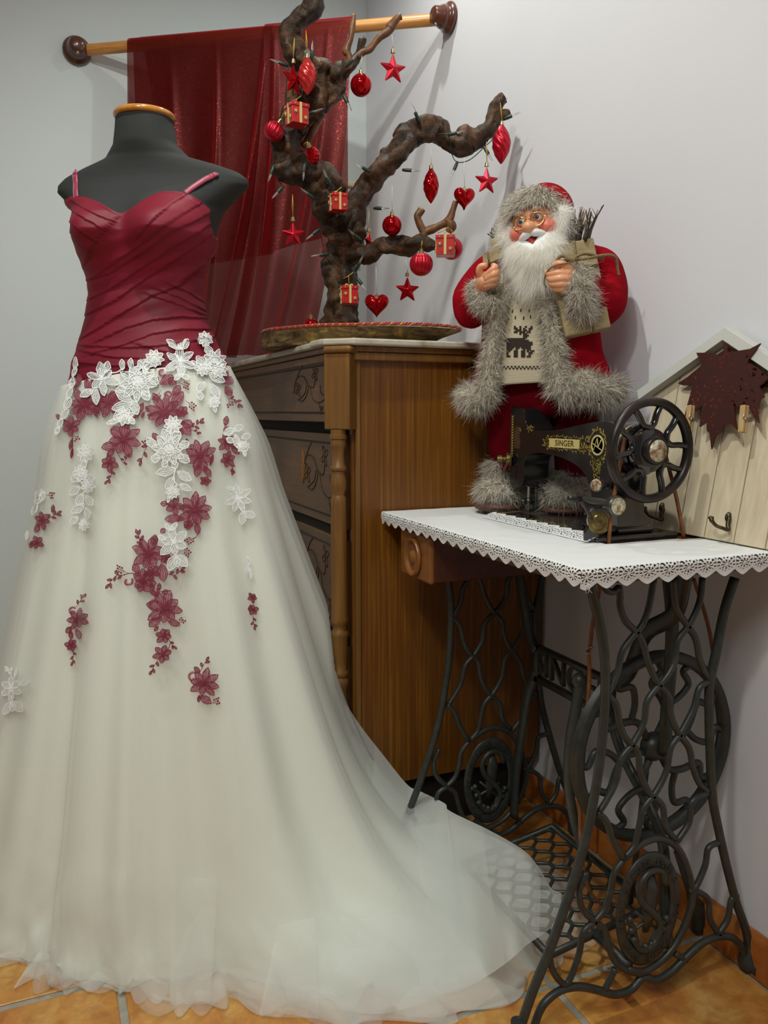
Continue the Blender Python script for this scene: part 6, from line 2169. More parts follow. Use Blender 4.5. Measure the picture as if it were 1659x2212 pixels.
def drop_o(px, py, hp, wp, f_, label, mt=SATR, hang=None, thr=STR, tilt=None):
    c = pf(px, py, f_)
    H, Wd = hp * f_ / F / 2, wp * f_ / F / 2
    t_ = thing('drop_ornament', label, 'christmas ornament', c, 'ribbed drop ornaments')
    up = (tilt or Vector((0, 0, 1))).normalized()
    M = frame(c, up, (1, 0, 0))
    m = MB()
    def fn(u, w):
        a = 2 * PI * u
        z = -H + 2 * H * w
        pr = sin(PI * min(1, w * 0.96 + 0.005)) ** 0.85
        rib = 0.10 * abs(sin(3.5 * a + 9.0 * w * PI / 2)) * pr
        r_ = Wd * (pr * (0.92) + rib)
        return tuple(M @ Vector((r_ * cos(a), r_ * sin(a), z)))
    m.grid(fn, 112, 36, cu=True)
    m.build('drop', mt, t_)
    cap(t_, c + up * H * 0.98, up, 1.0, pf(*hang, f_) if hang else None, thr)
def star_o(px, py, rp, f_, label, yaw=0.0, mt=SATR, hang=None, thr=STR, rot=0.0):
    c = pf(px, py, f_)
    r_ = rp * f_ / F
    t_ = thing('star_ornament', label, 'star ornament', c, 'red star ornaments')
    M = Matrix.Translation(c) @ Matrix.Rotation(-YAW + yaw, 4, 'Z') @ Matrix.Rotation(rot, 4, 'Y')
    vs = []
    for k in range(10):
        q = r_ if k % 2 == 0 else r_ * 0.42
        a = PI / 2 + PI * k / 5
        vs.append((q * cos(a), 0, q * sin(a)))
    th = r_ * 0.30
    V = vs + [(0, -th, 0), (0, th, 0)]
    Fc = [(k, (k + 1) % 10, 10) for k in range(10)] + [((k + 1) % 10, k, 11) for k in range(10)]
    m = MB()
    m.add([M @ Vector(p) for p in V], Fc)
    m.build('star', mt, t_, False, bevel=r_ * 0.05)
    cap(t_, M @ Vector((0, 0, r_ * 0.93)), Vector((0, 0, 1)), 1.0, pf(*hang, f_) if hang else None, thr)
def heart_o(px, py, rp, f_, label, yaw=0.0, mt=GLOSS, hang=None, thr=CLR):
    c = pf(px, py, f_)
    r_ = rp * f_ / F
    t_ = thing('heart_ornament', label, 'heart ornament', c, 'red heart ornaments')
    M = Matrix.Translation(c) @ Matrix.Rotation(-YAW + yaw, 4, 'Z')
    ctr = Vector((0, 0, 0))
    m = MB()
    def out(a):
        x = 16 * sin(a) ** 3
        z = 13 * cos(a) - 5 * cos(2 * a) - 2 * cos(3 * a) - cos(4 * a)
        return x / 17 * r_, (z + 2.5) / 15.5 * r_
    def fn(u, w):
        x, z = out(2 * PI * u)
        b = PI * w
        s_ = sin(b)
        lobe = 0.55 * r_
        return tuple(M @ Vector((x * s_ ** 0.75, -cos(b) * lobe * (0.85 + 0.25 * min(1, abs(x) / (0.5 * r_))), z * s_ ** 0.75)))
    m.grid(fn, 72, 24, cu=True)
    m.build('heart', mt, t_)
    cap(t_, c + Vector((0, 0, r_ * 0.60)), Vector((0, 0, 1)), 1.0, pf(*hang, f_) if hang else None, thr)
def gift_o(px, py, hp, f_, label, yaw, hang=None, thr=STR):
    c = pf(px, py, f_)
    h = hp * f_ / F / 2
    t_ = thing('gift_box_ornament', label, 'gift box ornament', c, 'small red gift box ornaments')
    M = Matrix.Translation(c) @ Matrix.Rotation(-YAW + yaw, 4, 'Z')
    MB().box(-h * .92, h * .92, -h * .92, h * .92, -h, h * .62, M=M).build('box', BOXR, t_, False, bevel=0.001)
    MB().box(-h, h, -h, h, h * .62, h, M=M).build('lid', BOXR, t_, False, bevel=0.001)
    m = MB()
    e = h * 1.012
    b_ = h * .13
    for M2 in (M, M @ Matrix.Rotation(PI / 2, 4, 'Z')):
        m.box(-b_, b_, -e, e, -h * .99, h * 1.01, M=M2)
    m.build('ribbon', GOLD2, t_, False)
    m = MB()
    for M2 in (M, M @ Matrix.Rotation(PI / 2, 4, 'Z'), M @ Matrix.Rotation(-PI / 2, 4, 'Z')):
        for sx, sz in ((-.55, .05), (.55, -.45)):
            for k in range(3):
                a = PI * k / 3 + .3
                d = Vector((cos(a), 0, sin(a))) * h * .24
                o_ = Vector((sx * h, -e, sz * h))
                m.tube([tuple(M2 @ (o_ - d)), tuple(M2 @ (o_ + d))], h * .04, 4)
        for sx in (-.6, .6):
            m.ball(M2 @ Vector((sx * h, -e, .8 * h)), h * .07, 4)
    g_ = m.build('snowflake_print', GOLD2, t_)
    g_['kind'] = 'stuff'
    for s_ in (-1, 1):
        m = MB()
        m.tube(smoothpath([tuple(M @ Vector((s_ * x * h, 0, h + z * h))) for x, z in ((0, 0), (.22, .25), (.42, .22), (.30, .03), (0, 0))], 4), h * .07, 6)
        m.build('bow_loop', GOLD2, t_)
    if hang:
        m = MB()
        top = c + Vector((0, 0, h))
        hp_ = pf(*hang, f_)
        m.tube([tuple(top), tuple(hp_)], .0007, 5)
        m.tube([tuple(hp_ - Vector((.012, -.005, .006))), tuple(hp_), tuple(hp_ + Vector((.010, -.004, .008)))], .0009, 5)
        m.build('hanging_thread', thr, t_)
star_o(849, 150, 34, 1.93, 'large red star hanging from the thin twig nearest the rod end', 0.35, SATR, (847, 75), CLR)
star_o(634, 174, 36, 1.90, 'red star turned sideways behind the coral red drop at the top left', 0.9, GLOSS, (636, 82))
drop_o(664, 165, 72, 38, 1.90, 'coral red ribbed drop at top, overlapping the sideways star', mat('coral_red', 'c83434', 0.2, 0.5), (661, 66))
ball_o(780, 184, 22, 1.93, 'smooth glossy red ball below the cut twig beside the rod', GLOSS, 0, (782, 120), CLR)
gift_o(641, 249, 40, 1.90, 'red gift box ornament below the star at the upper left of the tree', 0.55, (640, 215))
ball_o(592, 284, 20, 1.93, 'matte red ribbed ball leaning left of the trunk before the curtain', SATR, 14, (620, 232), STR, Vector((0.5, -0.1, 0.9)))
drop_o(676, 336, 46, 30, 1.90, 'short ribbed red drop lying tilted on the trunk bend', GLOSS, (656, 312), STR, Vector((-0.55, -0.6, 0.55)))
drop_o(1083, 312, 78, 38, 2.0, 'matte red ribbed drop at the far right branch tip', SATR, (1081, 222))
drop_o(931, 402, 70, 32, 1.98, 'shiny dark red ribbed drop under the arched branch', GLOSS, (931, 322), CLR)
star_o(1051, 392, 32, 1.98, 'red star right of the heart, above the doll', 0.3, SATR, (1051, 306))
heart_o(1003, 430, 24, 1.95, 'glossy red heart on the thread above the forked twig', 0.3, GLOSS, (1003, 340))
ball_o(847, 487, 20.5, 1.96, 'smooth glossy red ball hanging alone in the middle', GLOSS, 0, (847, 400), CLR)
star_o(633, 507, 30, 1.93, 'matte red star hanging alone before the lower curtain', 0.1, SATR, (632, 420))
gift_o(730, 438, 34, 1.93, 'red gift box on the trunk knot, highest but one', 0.35, (728, 412))
star_o(797, 524, 24, 2.02, 'red star half hidden behind the lower right branch', 1.1, GLOSS, (797, 450), CLR)
gift_o(962, 532, 40, 1.90, 'red gift box hanging before a matte ball at the lower branch end', -0.1, (958, 498))
ball_o(976, 537, 23, 1.94, 'matte red ball behind the gift box at the lower branch end', SATR, 0, (975, 496))
ball_o(910, 571, 24, 1.90, 'red ribbed ball hanging under the forked twig', SATR, 22, (912, 520))
star_o(880, 627, 31, 1.95, 'red star hanging lowest on a clear thread, right of the heart', 0.2, GLOSS, (877, 560), CLR)
heart_o(814, 662, 27, 1.95, 'glossy red heart hanging low between gift box and star', 0.0, GLOSS, (812, 575))
gift_o(754, 638, 36, 1.92, 'red gift box hanging in front of the lower trunk', 0.2, (753, 596))
pbr = pf(672, 702, 2.0)
rr2 = 20 * 2.0 / F
ball_o(672, 706, 18, 1.98, 'red ball lying on the log slab behind the cord', GLOSS, 0, None)
# ------------------------------------------------------------------ the toy figure standing on the table
def S(px, py, d=0.0):
    return pf(px, py, 1.745 - (px - 1170) * 0.00050 - d)
SF = (S(1170, 700, 0.1) - S(1170, 700, 0)).normalized()        # depth towards the camera
foot_c = Vector((S(1160, 1100, 0).x, S(1160, 1100, 0).y, cz))
FELT = mat('red_felt', '940417', 0.9, col2='820413', scale=30, bump=0.2, bscale=600, sheen=0.0, spec=0.08, bdist=0.0005)
FELT2 = mat('dark_red_felt', '620410', 0.95, col2='54030c', scale=30, bump=0.2, bscale=600, sheen=0.0, spec=0.08, bdist=0.0005)
SKIN = NT('painted_skin')
v = SKIN.coord()
SKIN.link(SKIN.ramp(SKIN.noise(v, 30, 3), [(0.3, lin('d9946c')), (0.7, lin('e0a27c'))]), SKIN.b.inputs['Base Color'])
SKIN.b.inputs['Roughness'].default_value = 0.42
SKIN.b.inputs['Subsurface Weight'].default_value = 0.15
SKIN.b.inputs['Subsurface Scale'].default_value = 0.01
SKIN = SKIN.m
CHEEK = mat('rosy_cheek', 'd4645a', 0.42, col2='dc7c66', scale=60)
def hairmat(name, col, thin=0.0):
    t = NT(name)
    t.n.remove(t.b)
    df = t.add('ShaderNodeBsdfDiffuse')
    tl = t.add('ShaderNodeBsdfTranslucent')
    df.inputs[0].default_value = tl.inputs[0].default_value = lin(col)
    ms = t.add('ShaderNodeMixShader')
    ms.inputs[0].default_value = 0.45
    t.link(df.outputs[0], ms.inputs[1])
    t.link(tl.outputs[0], ms.inputs[2])
    if thin:
        tr = t.add('ShaderNodeBsdfTransparent')
        m2 = t.add('ShaderNodeMixShader')
        m2.inputs[0].default_value = thin
        t.link(ms.outputs[0], m2.inputs[1])
        t.link(tr.outputs[0], m2.inputs[2])
        t.link(m2.outputs[0], t.out.inputs[0])
    else:
        t.link(ms.outputs[0], t.out.inputs[0])
    return t.m
FURM = [hairmat('fur_grey', 'cbc2b4'), hairmat('fur_light', 'efe9de'), hairmat('fur_dark', '857b6d'), hairmat('fur_pale', 'fbf7ef')]
BEARD = [hairmat('beard_white', 'fffdf8', 0.45), hairmat('beard_soft', 'fbf9f5', 0.45)]
FURB = mat('fur_backing', 'b8afa2', 0.95)
BRDB = mat('beard_backing', 'f4f5f6', 0.95)
fg = thing('christmas_doll', 'white-bearded christmas doll in red coat with grey fur trim standing on the table', 'doll', foot_c)

def ringloft(name, rows, mtl, a0=0.0, a1=2 * PI, n=64, solid=0.0, wob=0.0, par=None, vres=4, front=None):
    """rows: py, centre px, half width px, depth (m), depth offset"""
    rws = smoothpath(rows, vres)
    m = MB()
    L = len(rws)
    def fn(u, w):
        k = w * (L - 1)
        i = min(int(k), L - 2)
        f = k - i
        r_ = [a * (1 - f) + b * f for a, b in zip(rws[i], rws[i + 1])]
        py, c, hw_, dp, do = r_[:5]
        if a1 - a0 > 6.2 or front is None:
            a = a0 + (a1 - a0) * u
        else:
            aL, aR = front(py, c, hw_)
            a = aR + (2 * PI + aL - aR) * u
        q = 1 + wob * mnoise.noise(Vector((cos(a) * 2.2, sin(a) * 2.2, py * 0.012)))
        return tuple(S(c + hw_ * q * sin(a), py, do + dp * q * cos(a)))
    full = a1 - a0 > 6.2 and front is None
    m.grid(fn, n, L, cu=full)
    return m.build(name, mtl, par or fg, solid=solid)

def sample(obj, N, sel=None):
    """random points and outward normals on a mesh"""
    me = obj.data
    me.calc_loop_triangles()
    tri = np.array([t_.vertices[:] for t_ in me.loop_triangles])
    co = np.array([v_.co[:] for v_ in me.vertices])
    A, B_, C_ = co[tri[:, 0]], co[tri[:, 1]], co[tri[:, 2]]
    nr = np.cross(B_ - A, C_ - A)
    ar = np.linalg.norm(nr, axis=1)
    k = rng.choice(len(tri), N, p=ar / ar.sum())
    u, w = rng.random(N), rng.random(N)
    fl = u + w > 1
    u[fl], w[fl] = 1 - u[fl], 1 - w[fl]
    P = A[k] + (B_ - A)[k] * u[:, None] + (C_ - A)[k] * w[:, None]
    Nn = nr[k] / (ar[k][:, None] + 1e-12)
    return P, Nn
def outward(P, Nn, c):
    s_ = np.sign(((P - np.array(c)) * Nn).sum(1))
    s_[s_ == 0] = 1
    return Nn * s_[:, None]
def furtube(name, pts, r_, N, ln, mats=None, par=None, grav=0.15, down=0.5, jit=0.35, curl=0.4, width=0.0011):
    P3 = [tuple(S(*p)) for p in pts]
    P3 = smoothpath(P3, 6)
    rr = r_ if np.isscalar(r_) else [x[0] for x in smoothpath([(q,) for q in r_], 6)]
    m = MB()
    m.tube(P3, rr, 14)
    o = m.build(name, FURB, par or fg)
    P, Nn = sample(o, N)
    # orient away from the axis
    ax = np.array(P3)
    idx = np.argmin(((P[:, None, :] - ax[None]) ** 2).sum(2), axis=1)
    Dn = P - ax[idx]
    Dn /= np.linalg.norm(Dn, axis=1)[:, None] + 1e-9
    Dn[:, 2] -= down
    # clumps
    cl_ = np.array([[mnoise.noise(Vector(p) * 60), mnoise.noise(Vector(p) * 60 + Vector((9, 0, 0))), mnoise.noise(Vector(p) * 60 + Vector((0, 9, 0)))] for p in P])
    Dn += cl_ * 0.9
    strands('fur', P, Dn, ln, width, mats or FURM, o, curl, 3, grav, jit)
    return o

# trousers and legs
ringloft('trouser_leg', [(815, 1108, 60, .060, .0), (900, 1102, 50, .052, .0), (980, 1095, 40, .045, .0), (1020, 1094, 36, .042, .0)], FELT2, wob=0.05)
ringloft('trouser_leg', [(815, 1225, 66, .060, .0), (900, 1240, 56, .052, .0), (980, 1238, 42, .045, .0), (1030, 1236, 38, .042, .0)], FELT2, wob=0.05)
ringloft('hip', [(780, 1170, 108, .070, .0), (850, 1172, 116, .074, .0), (890, 1174, 110, .070, .0), (905, 1174, 60, .05, .0)], FELT2)
# boots: fur cuff, brown leather sole part and fluffy upper
LEAT = mat('brown_boot_leather', '4a2e22', 0.55, col2='5c3a2c', scale=40)
for k, (bx_, by_, dd) in enumerate(((1082, 1062, .035), (1222, 1068, .03))):
    m = MB()
    c = S(bx_ - 3, 1097, dd)
    c.z = cz + 0.0172
    m.ball(c, 0.056 if k == 0 else 0.050, 14, sc=(1.0, 1.0, 0.28))
    bt = m.build('boot', LEAT, fg)
    c2 = S(bx_, by_, dd - .005)
    m = MB()
    m.ball(c2, 0.050 if k == 0 else 0.046, 14, sc=(1.02, 1.0, 0.62))
    u_ = m.build('boot_upper', FURB, bt)
    P, Nn = sample(u_, 5200)
    Nn = outward(P, Nn, c2)
    msk = P[:, 2] > cz + 0.022
    Nn[:, 2] -= 0.5
    strands('fur', P[msk], Nn[msk], 0.017, 0.0012, FURM, u_, 0.5, 3, 0.3, 0.35)
furtube('leg_warmer', [(1090, 995, .0), (1090, 1015, .0), (1090, 1035, .0)], [.036, .040, .038], 3600, .020)
furtube('leg_warmer', [(1232, 1015, .0), (1232, 1035, .0), (1230, 1052, .0)], [.038, .043, .040], 3600, .022)

# sweater front
KNIT = NT('cream_knit')
v = KNIT.coord((1, 1, 1))
wv = KNIT.add('ShaderNodeTexWave', wave_type='BANDS', bands_direction='Z')
wv.inputs['Scale'].default_value = 150
wv.inputs['Distortion'].default_value = 1.5
KNIT.link(v, wv.inputs['Vector'])
KNIT.link(KNIT.ramp(wv.outputs['Fac'], [(0.2, lin('b5a88e')), (0.6, lin('cfc4ac'))]), KNIT.b.inputs['Base Color'])
KNIT.b.inputs['Roughness'].default_value = 0.95
KNIT.bump(wv.outputs['Fac'], 0.4, 0.001)
KNIT = KNIT.m
def sweat(u, w, off=0.0):
    py = 560 + w * 268 + 12 * (0.5 - u) * w          # hem rises a little to the right
    half = np.interp(w, [0, .4, 1], [42, 60, 84])
    c = np.interp(w, [0, .5, 1], [1142, 1133, 1136])
    a = (u - 0.5) * 2.0
    return S(c + half * sin(a) / sin(1.0), py, 0.040 + 0.045 * cos(a) + 0.020 * sin(PI * min(1, w * .8)) + off)
m = MB()
m.grid(lambda u, w: tuple(sweat(u, w)), 50, 60)
sw = m.build('sweater', KNIT, fg, solid=0.002)
# knitted pattern: stag, flecks and chequered band, one small stitch each
STAG = ["......#..#..#..#.", "......##.#.#..##.", ".......###.##.#..", "......##.###.##..", ".........#.##....", "...........###...", "...........##....", "#.##########.....", ".#############...", "..##############.", "..##############.", "..#############..", "..####.##.#####..", "..###..#...#.##..", "..##..##..##.#.##", "..#...##..##..##.", "..#...##..##..#..", "..##..##..##.##.."]
BRN = mat('dark_brown_yarn', '33261f', 0.95)
m = MB()
def stitch(u, w, du, dw):
    V = [sweat(u + a * du, w + b * dw, 0.0022) for a, b in ((-.5, -.5), (.5, -.5), (.5, .5), (-.5, .5))]
    m.add([tuple(p) for p in V], [(0, 1, 2, 3)])
# stag spans px 1088..1152, py 705..772
def uw(px, py):
    w = (py - 560) / 268
    half = np.interp(w, [0, .4, 1], [42, 60, 84])
    c = np.interp(w, [0, .5, 1], [1142, 1133, 1136])
    s_ = max(-1, min(1, (px - c) / half)) * sin(1.0)
    return math.asin(s_) / 2.0 + 0.5, (py - 12 * (0.5 - (math.asin(s_) / 2.0 + 0.5)) * w - 560) / 268
for r_i, row in enumerate(STAG):
    for c_i, ch_ in enumerate(row):
        if ch_ == '#':
            u, w = uw(1088 + c_i * 4.0, 706 + r_i * 3.75)
            stitch(u, w, .030, .0150)
for i in range(30):
    for j in range(2):
        if (i + j) % 2 == 0:
            u, w = uw(1073 + i * 4.0, 792 + j * 4.0)
            stitch(u, w, .024, .012)
for px, py in ((1118, 653), (1152, 650), (1125, 670), (1107, 672), (1143, 671), (1160, 665), (1113, 686), (1131, 687), (1146, 684), (1098, 690)):
    u, w = uw(px, py)
    stitch(u, w, .018, .026)
kp = m.build('knitted_stag', BRN, sw)
kp['kind'] = 'stuff'

# coat: open in front between two fur edges
LE = [(560, 1092), (600, 1085), (660, 1075), (720, 1068), (800, 1056), (870, 1050)]
RE = [(560, 1175), (600, 1180), (660, 1188), (720, 1196), (800, 1210), (870, 1225)]
def xl(py): return float(np.interp(py, [a for a, _ in LE], [b for _, b in LE]))
def xr_(py): return float(np.interp(py, [a for a, _ in RE], [b for _, b in RE]))
def cf(py, c, hw_):
    l = math.asin(max(-.97, min(.97, (xl(py) - c) / hw_)))
    r_ = math.asin(max(-.97, min(.97, (xr_(py) - c) / hw_)))
    return l, r_
coat = ringloft('coat', [(535, 1160, 70, .060, .01), (560, 1168, 100, .070, .01), (600, 1170, 118, .080, .01), (660, 1168, 118, .088, .01), (720, 1170, 124, .092, .01), (790, 1172, 140, .098, .0), (850, 1172, 156, .104, .0), (868, 1173, 158, .106, .0)], FELT, 0, 5.0, 90, solid=0.003, wob=0.10, front=cf)
ringloft('shoulder', [(528, 1160, 40, .045, .01), (540, 1164, 84, .062, .01), (570, 1168, 106, .072, .01), (590, 1170, 112, .074, .0)], FELT)
# fur edges of the coat
furtube('fur_front_edge', [(1100, 570, .085), (1092, 610, .095), (1080, 660, .10), (1070, 720, .10), (1060, 790, .10), (1052, 850, .10), (1048, 872, .10)], [.014, .016, .017, .018, .018, .020, .014], 6500, .017)
furtube('fur_front_edge', [(1168, 590, .085), (1176, 630, .095), (1186, 680, .10), (1196, 740, .105), (1204, 800, .105), (1214, 842, .105)], [.014, .015, .016, .018, .020, .022], 6500, .018)
furtube('fur_hem', [(1048, 868, .09), (1024, 862, .07), (1012, 855, .03), (1010, 850, -.01)], [.020, .024, .022, .018], 3600, .018)
furtube('fur_hem', [(1212, 848, .10), (1232, 842, .10), (1255, 832, .09), (1285, 842, .08), (1315, 842, .05), (1330, 840, .0)], [.022, .024, .026, .022, .023, .02], 6500, .020)
# sleeves
def sleeve(name, pts, rads):
    P3 = smoothpath([tuple(S(*p)) for p in pts], 6)
    rr = [x[0] for x in smoothpath([(q,) for q in rads], 6)]
    m = MB()
    n = 26
    m.tube(P3, rr, n)
    o = m.build(name, FELT, fg)
    for v_ in o.data.vertices:
        q = mnoise.noise(v_.co * 22)
        v_.co += v_.co * 0 + Vector((q, q * .5, q)) * 0.006
    return o
sleeve('sleeve', [(1080, 568, .01), (1050, 600, .02), (1018, 640, .035), (1020, 672, .055), (1038, 655, .085), (1050, 630, .10)], [.036, .040, .038, .036, .034, .030])
sleeve('sleeve', [(1262, 562, .0), (1292, 585, .0), (1308, 620, .01), (1302, 655, .04), (1272, 640, .075), (1250, 612, .10)], [.038, .044, .042, .044, .040, .034])
furtube('fur_cuff', [(1030, 612, .10), (1040, 640, .115), (1058, 655, .12), (1068, 640, .12)], [.015, .021, .020, .014], 4200, .015)
furtube('fur_cuff', [(1248, 578, .12), (1252, 605, .125), (1255, 640, .125), (1262, 668, .11), (1266, 685, .10)], [.016, .021, .022, .021, .012], 5200, .017)

# head: one surface with brow, nose root, jaw; turned towards the left
HC_ = S(1160, 484, 0.075)
hx = (S(1160, 490, .075) - S(1150, 490, .075)).normalized()
fyaw = R(-20)
hf = SF
hs = Vector((hf.y, -hf.x, 0)) * -1
if hs.dot(hx) < 0:
    hs = -hs
hfd = (hf * cos(R(17)) - hs * sin(R(17))).normalized()       # face direction
hsd = (hs * cos(R(17)) + hf * sin(R(17))).normalized()
def HP(x, y, z):
    """face coordinates in mm: right, out of the face, up"""
    xr2, zr2 = x * cos(ROLL) - z * sin(ROLL), x * sin(ROLL) + z * cos(ROLL)
    return HC_ + hsd * (xr2 * .001) + hfd * (y * .001) + Vector((0, 0, zr2 * .001))
ROLL = R(12)
m = MB()
def headf(u, w):
    a, b = 2 * PI * u, PI * w
    x, y, z = 50 * sin(a) * sin(b), 48 * cos(a) * sin(b), -58 * cos(b)
    if y > 0:
        y += 5 * math.exp(-((z - 16) / 10) ** 2 - (x / 30) ** 2)          # brow
        for sx in (-1, 1):
            y -= 7 * math.exp(-((x - sx * 17) / 9) ** 2 - ((z - 4) / 8) ** 2)   # eye sockets
        y += 4 * math.exp(-(x / 5) ** 2 - ((z - 2) / 10) ** 2)
        y -= 4 * math.exp(-(x / 16) ** 2 - ((z + 34) / 5) ** 2)
    return tuple(HP(x, y, z))
m.grid(headf, 72, 48, cu=True)
head = m.build('head', SKIN, fg)
# nose with nostrils, cheeks
m = MB()
m.ball(HP(0, 58, -12), .0135, 14, sc=(1.05, 1, .88))
m.ball(HP(-10, 53, -14), .0085, 10)
m.ball(HP(10, 53, -14), .0085, 10)
m.ball(HP(0, 52, -3), .008, 10, sc=(.9, .9, 1.5))
m.build('nose', SKIN, head, remesh=0.0012)
for sx in (-1, 1):
    MB().ball(HP(sx * 29, 36, -17), .0185, 14, sc=(1.0, 0.95, .86)).build('cheek', CHEEK, head)
EYEW, EYEB, EYEK = mat('eye_white', 'e2e0dc', 0.15, coat=0.6), mat('eye_blue', '3c5f78', 0.1, coat=1.0), mat('eye_black', '0c0c0e', 0.05, coat=1.0)
for sx in (-1, 1):
    e = MB().ball(HP(sx * 17, 42, 4), .0082, 14).build('eye', EYEW, head)
    dq = (hfd * 1.0 - hsd * 0.15).normalized()
    MB().lathe([(.0045, .0), (.0036, .0012), (.001, .0017), (.0001, .0018)], 16, M=frame(HP(sx * 17, 42, 4) + dq * .0070, dq)).build('iris', EYEB, e)
    MB().lathe([(.0022, .0), (.0014, .0008), (.0001, .0011)], 12, M=frame(HP(sx * 17, 42, 4) + dq * .0084, dq)).build('pupil', EYEK, e)
    m = MB()
    m.tube(smoothpath([tuple(HP(sx * 17 + a, 50 - abs(a) * .25, 4 + 8.5 * (1 - (a / 10) ** 2) ** .5)) for a in (-9.5, -6, 0, 6, 9.5)], 4), .0020, 8)
    m.build('eyelid', SKIN, head)
    m = MB()
    m.tube(smoothpath([tuple(HP(sx * 17 + a, 51 - abs(a) * .2, 19 + 2 * (1 - (a / 12) ** 2))) for a in (-9, 0, 9)], 5), [.0022] * 3 + [.0042] * 5 + [.0022] * 3, 8)
    m.build('eyebrow', BEARD[0], head)
# mouth
LIP = mat('painted_lip', 'b8342e', 0.35)
m = MB()
m.ball(HP(0, 40, -36), .012, 12, sc=(1.35, .6, .75))
m.build('mouth', LIP, head)
m = MB()
m.ball(HP(0, 44, -40), .006, 10, sc=(1.6, .9, .8))
m.build('lower_lip', mat('pink_lip', 'c85a50', 0.35), head)
# moustache, moulded in two halves
MST = mat('moulded_moustache', 'dfe2e3', 0.4, bump=0.3, bscale=120)
for sx in (-1, 1):
    m = MB()
    m.tube(smoothpath([tuple(HP(sx * a, b, c)) for a, b, c in ((1, 55, -23), (8, 56, -24), (17, 52, -27), (26, 44, -31), (32, 36, -33))], 6), [x[0] for x in smoothpath([(.006,), (.0078,), (.0070,), (.0045,), (.001,)], 6)], 12)
    m.build('moustache', MST, head)
# spectacles
WIREG = mat('gold_wire', 'c9a866', 0.2, 1.0)
sp = MB()
for sx in (-1, 1):
    sp.tube([tuple(HP(sx * 18 + 12.5 * cos(t_), 60 - 0.02 * (sx * 18 + 12.5 * cos(t_)) ** 2 * .3, -1 + 12.5 * sin(t_))) for t_ in np.linspace(0, 2 * PI, 33)[:-1]], .0013, 8, closed=True)
sp.tube(smoothpath([tuple(HP(a, b, c)) for a, b, c in ((-6, 59, 1), (-3, 64, 3), (3, 64, 3), (6, 59, 1))], 5), .0013, 8)
for sx in (-1, 1):
    sp.tube([tuple(HP(sx * 30, 51, 1)), tuple(HP(sx * 44, 30, 6)), tuple(HP(sx * 52, 0, 8))], .0008, 6)
sp.build('spectacles', WIREG, head)
# fur cap band and red hat
def capf(u, w, k=1.0, off=0.0):
    a, b = 2 * PI * u, PI * (0.5 * w)
    ax_ = Vector((0, 0, 1))
    x, y, z = 60 * sin(a) * cos(b * .98), 56 * cos(a) * cos(b * .98), 66 * sin(b)
    z2 = 16 + z * 0.86
    y2 = y - 6 - z * 0.12
    lowb = max(0.0, 1 - w * 3)
    z2 -= lowb * (34 * (0.5 - 0.5 * cos(a)) - 11) + lowb * 26 * abs(sin(a)) ** 3
    return HP(x * k, y2 * k, z2 * k + off + 5)
m = MB()
m.grid(lambda u, w: tuple(capf(u, w)), 60, 26, cu=True)
capb = m.build('fur_cap', FURB, head)
P, Nn = sample(capb, 15000)
Nn = outward(P, Nn, HC_)
fr_ = ((P - np.array(HC_)) @ np.array(hfd))
zz2 = P[:, 2] - HC_.z
sdv = ((P - np.array(HC_)) @ np.array(hsd))
msk = ~((fr_ < -0.010 + 0.0 * zz2) & (zz2 > 0.045))
tang = np.zeros_like(Nn)
tang += np.array(hfd)[None] * 0.9
tang[:, 2] -= 0.9
tang += np.array(hsd)[None] * (sdv[:, None] * 16)
Df = Nn * 0.35 + tang * 0.8
strands('fur', P[msk], Df[msk], 0.021, 0.0012, FURM, capb, 0.25, 4, 0.25, 0.22)
m = MB()
def hatf(u, w):
    a, b = 2 * PI * u, PI * 0.5 * w
    x, y, z = 58 * sin(a) * cos(b), 54 * cos(a) * cos(b), 62 * sin(b)
    return tuple(HP(x + 15, y - 17, z + 16))
m.grid(hatf, 48, 20, cu=True)
m.build('hat', FELT, head)
# side hair and beard: a shaped pad with long strands
m = MB()
def beardf(u, w):
    """u across, w down"""
    a = (u - 0.5) * 2
    wid = np.interp(w, [0, .2, .45, .7, 1], [50, 54, 54, 46, 24])
    z = np.interp(w, [0, .2, .45, .7, 1], [-4, -26, -56, -84, -112])
    if w > .3:
        a0_ = a
    if w < 0.45:
        z -= (1 - abs(a)) ** 1.5 * (np.interp(w, [0, .45], [40, 10]))
        if abs(a) > .55:
            z += (abs(a) - .55) * 10
    y = 52 - 40 * a * a * np.interp(w, [0, .4, 1], [1, .7, .5]) + 10 * sin(PI * min(1, w * 1.1)) - 8 * w
    return tuple(HP(a * wid, y - (6 if w < .1 else 0), z))
m.grid(beardf, 50, 50)
bdo = m.build('beard', BRDB, head, solid=0.004)
P, Nn = sample(bdo, 12000)
s_ = np.sign((Nn * np.array(hfd)).sum(1))
Nn = Nn * s_[:, None]
sdv = ((P - np.array(HC_)) @ np.array(hsd))
zrel = P[:, 2] - HC_.z
D = Nn * 0.55
D[:, 2] -= 1.0
D += np.array(hsd)[None] * (sdv[:, None] * 7)
up_ = (zrel > -0.045)
D[up_] += np.array(hsd)[None] * (np.sign(sdv[up_])[:, None] * 0.5)
cl_ = np.array([[mnoise.noise(Vector(p) * 45), mnoise.noise(Vector(p) * 45 + Vector((9, 0, 0))), 0] for p in P])
D += cl_ * 0.5
ln_ = np.where(zrel < -0.09, 0.050, np.where(zrel < -0.04, 0.034, 0.018))
strands('beard_hair', P, D, ln_, 0.0010, BEARD, bdo, 0.22, 5, 0.1, 0.12)
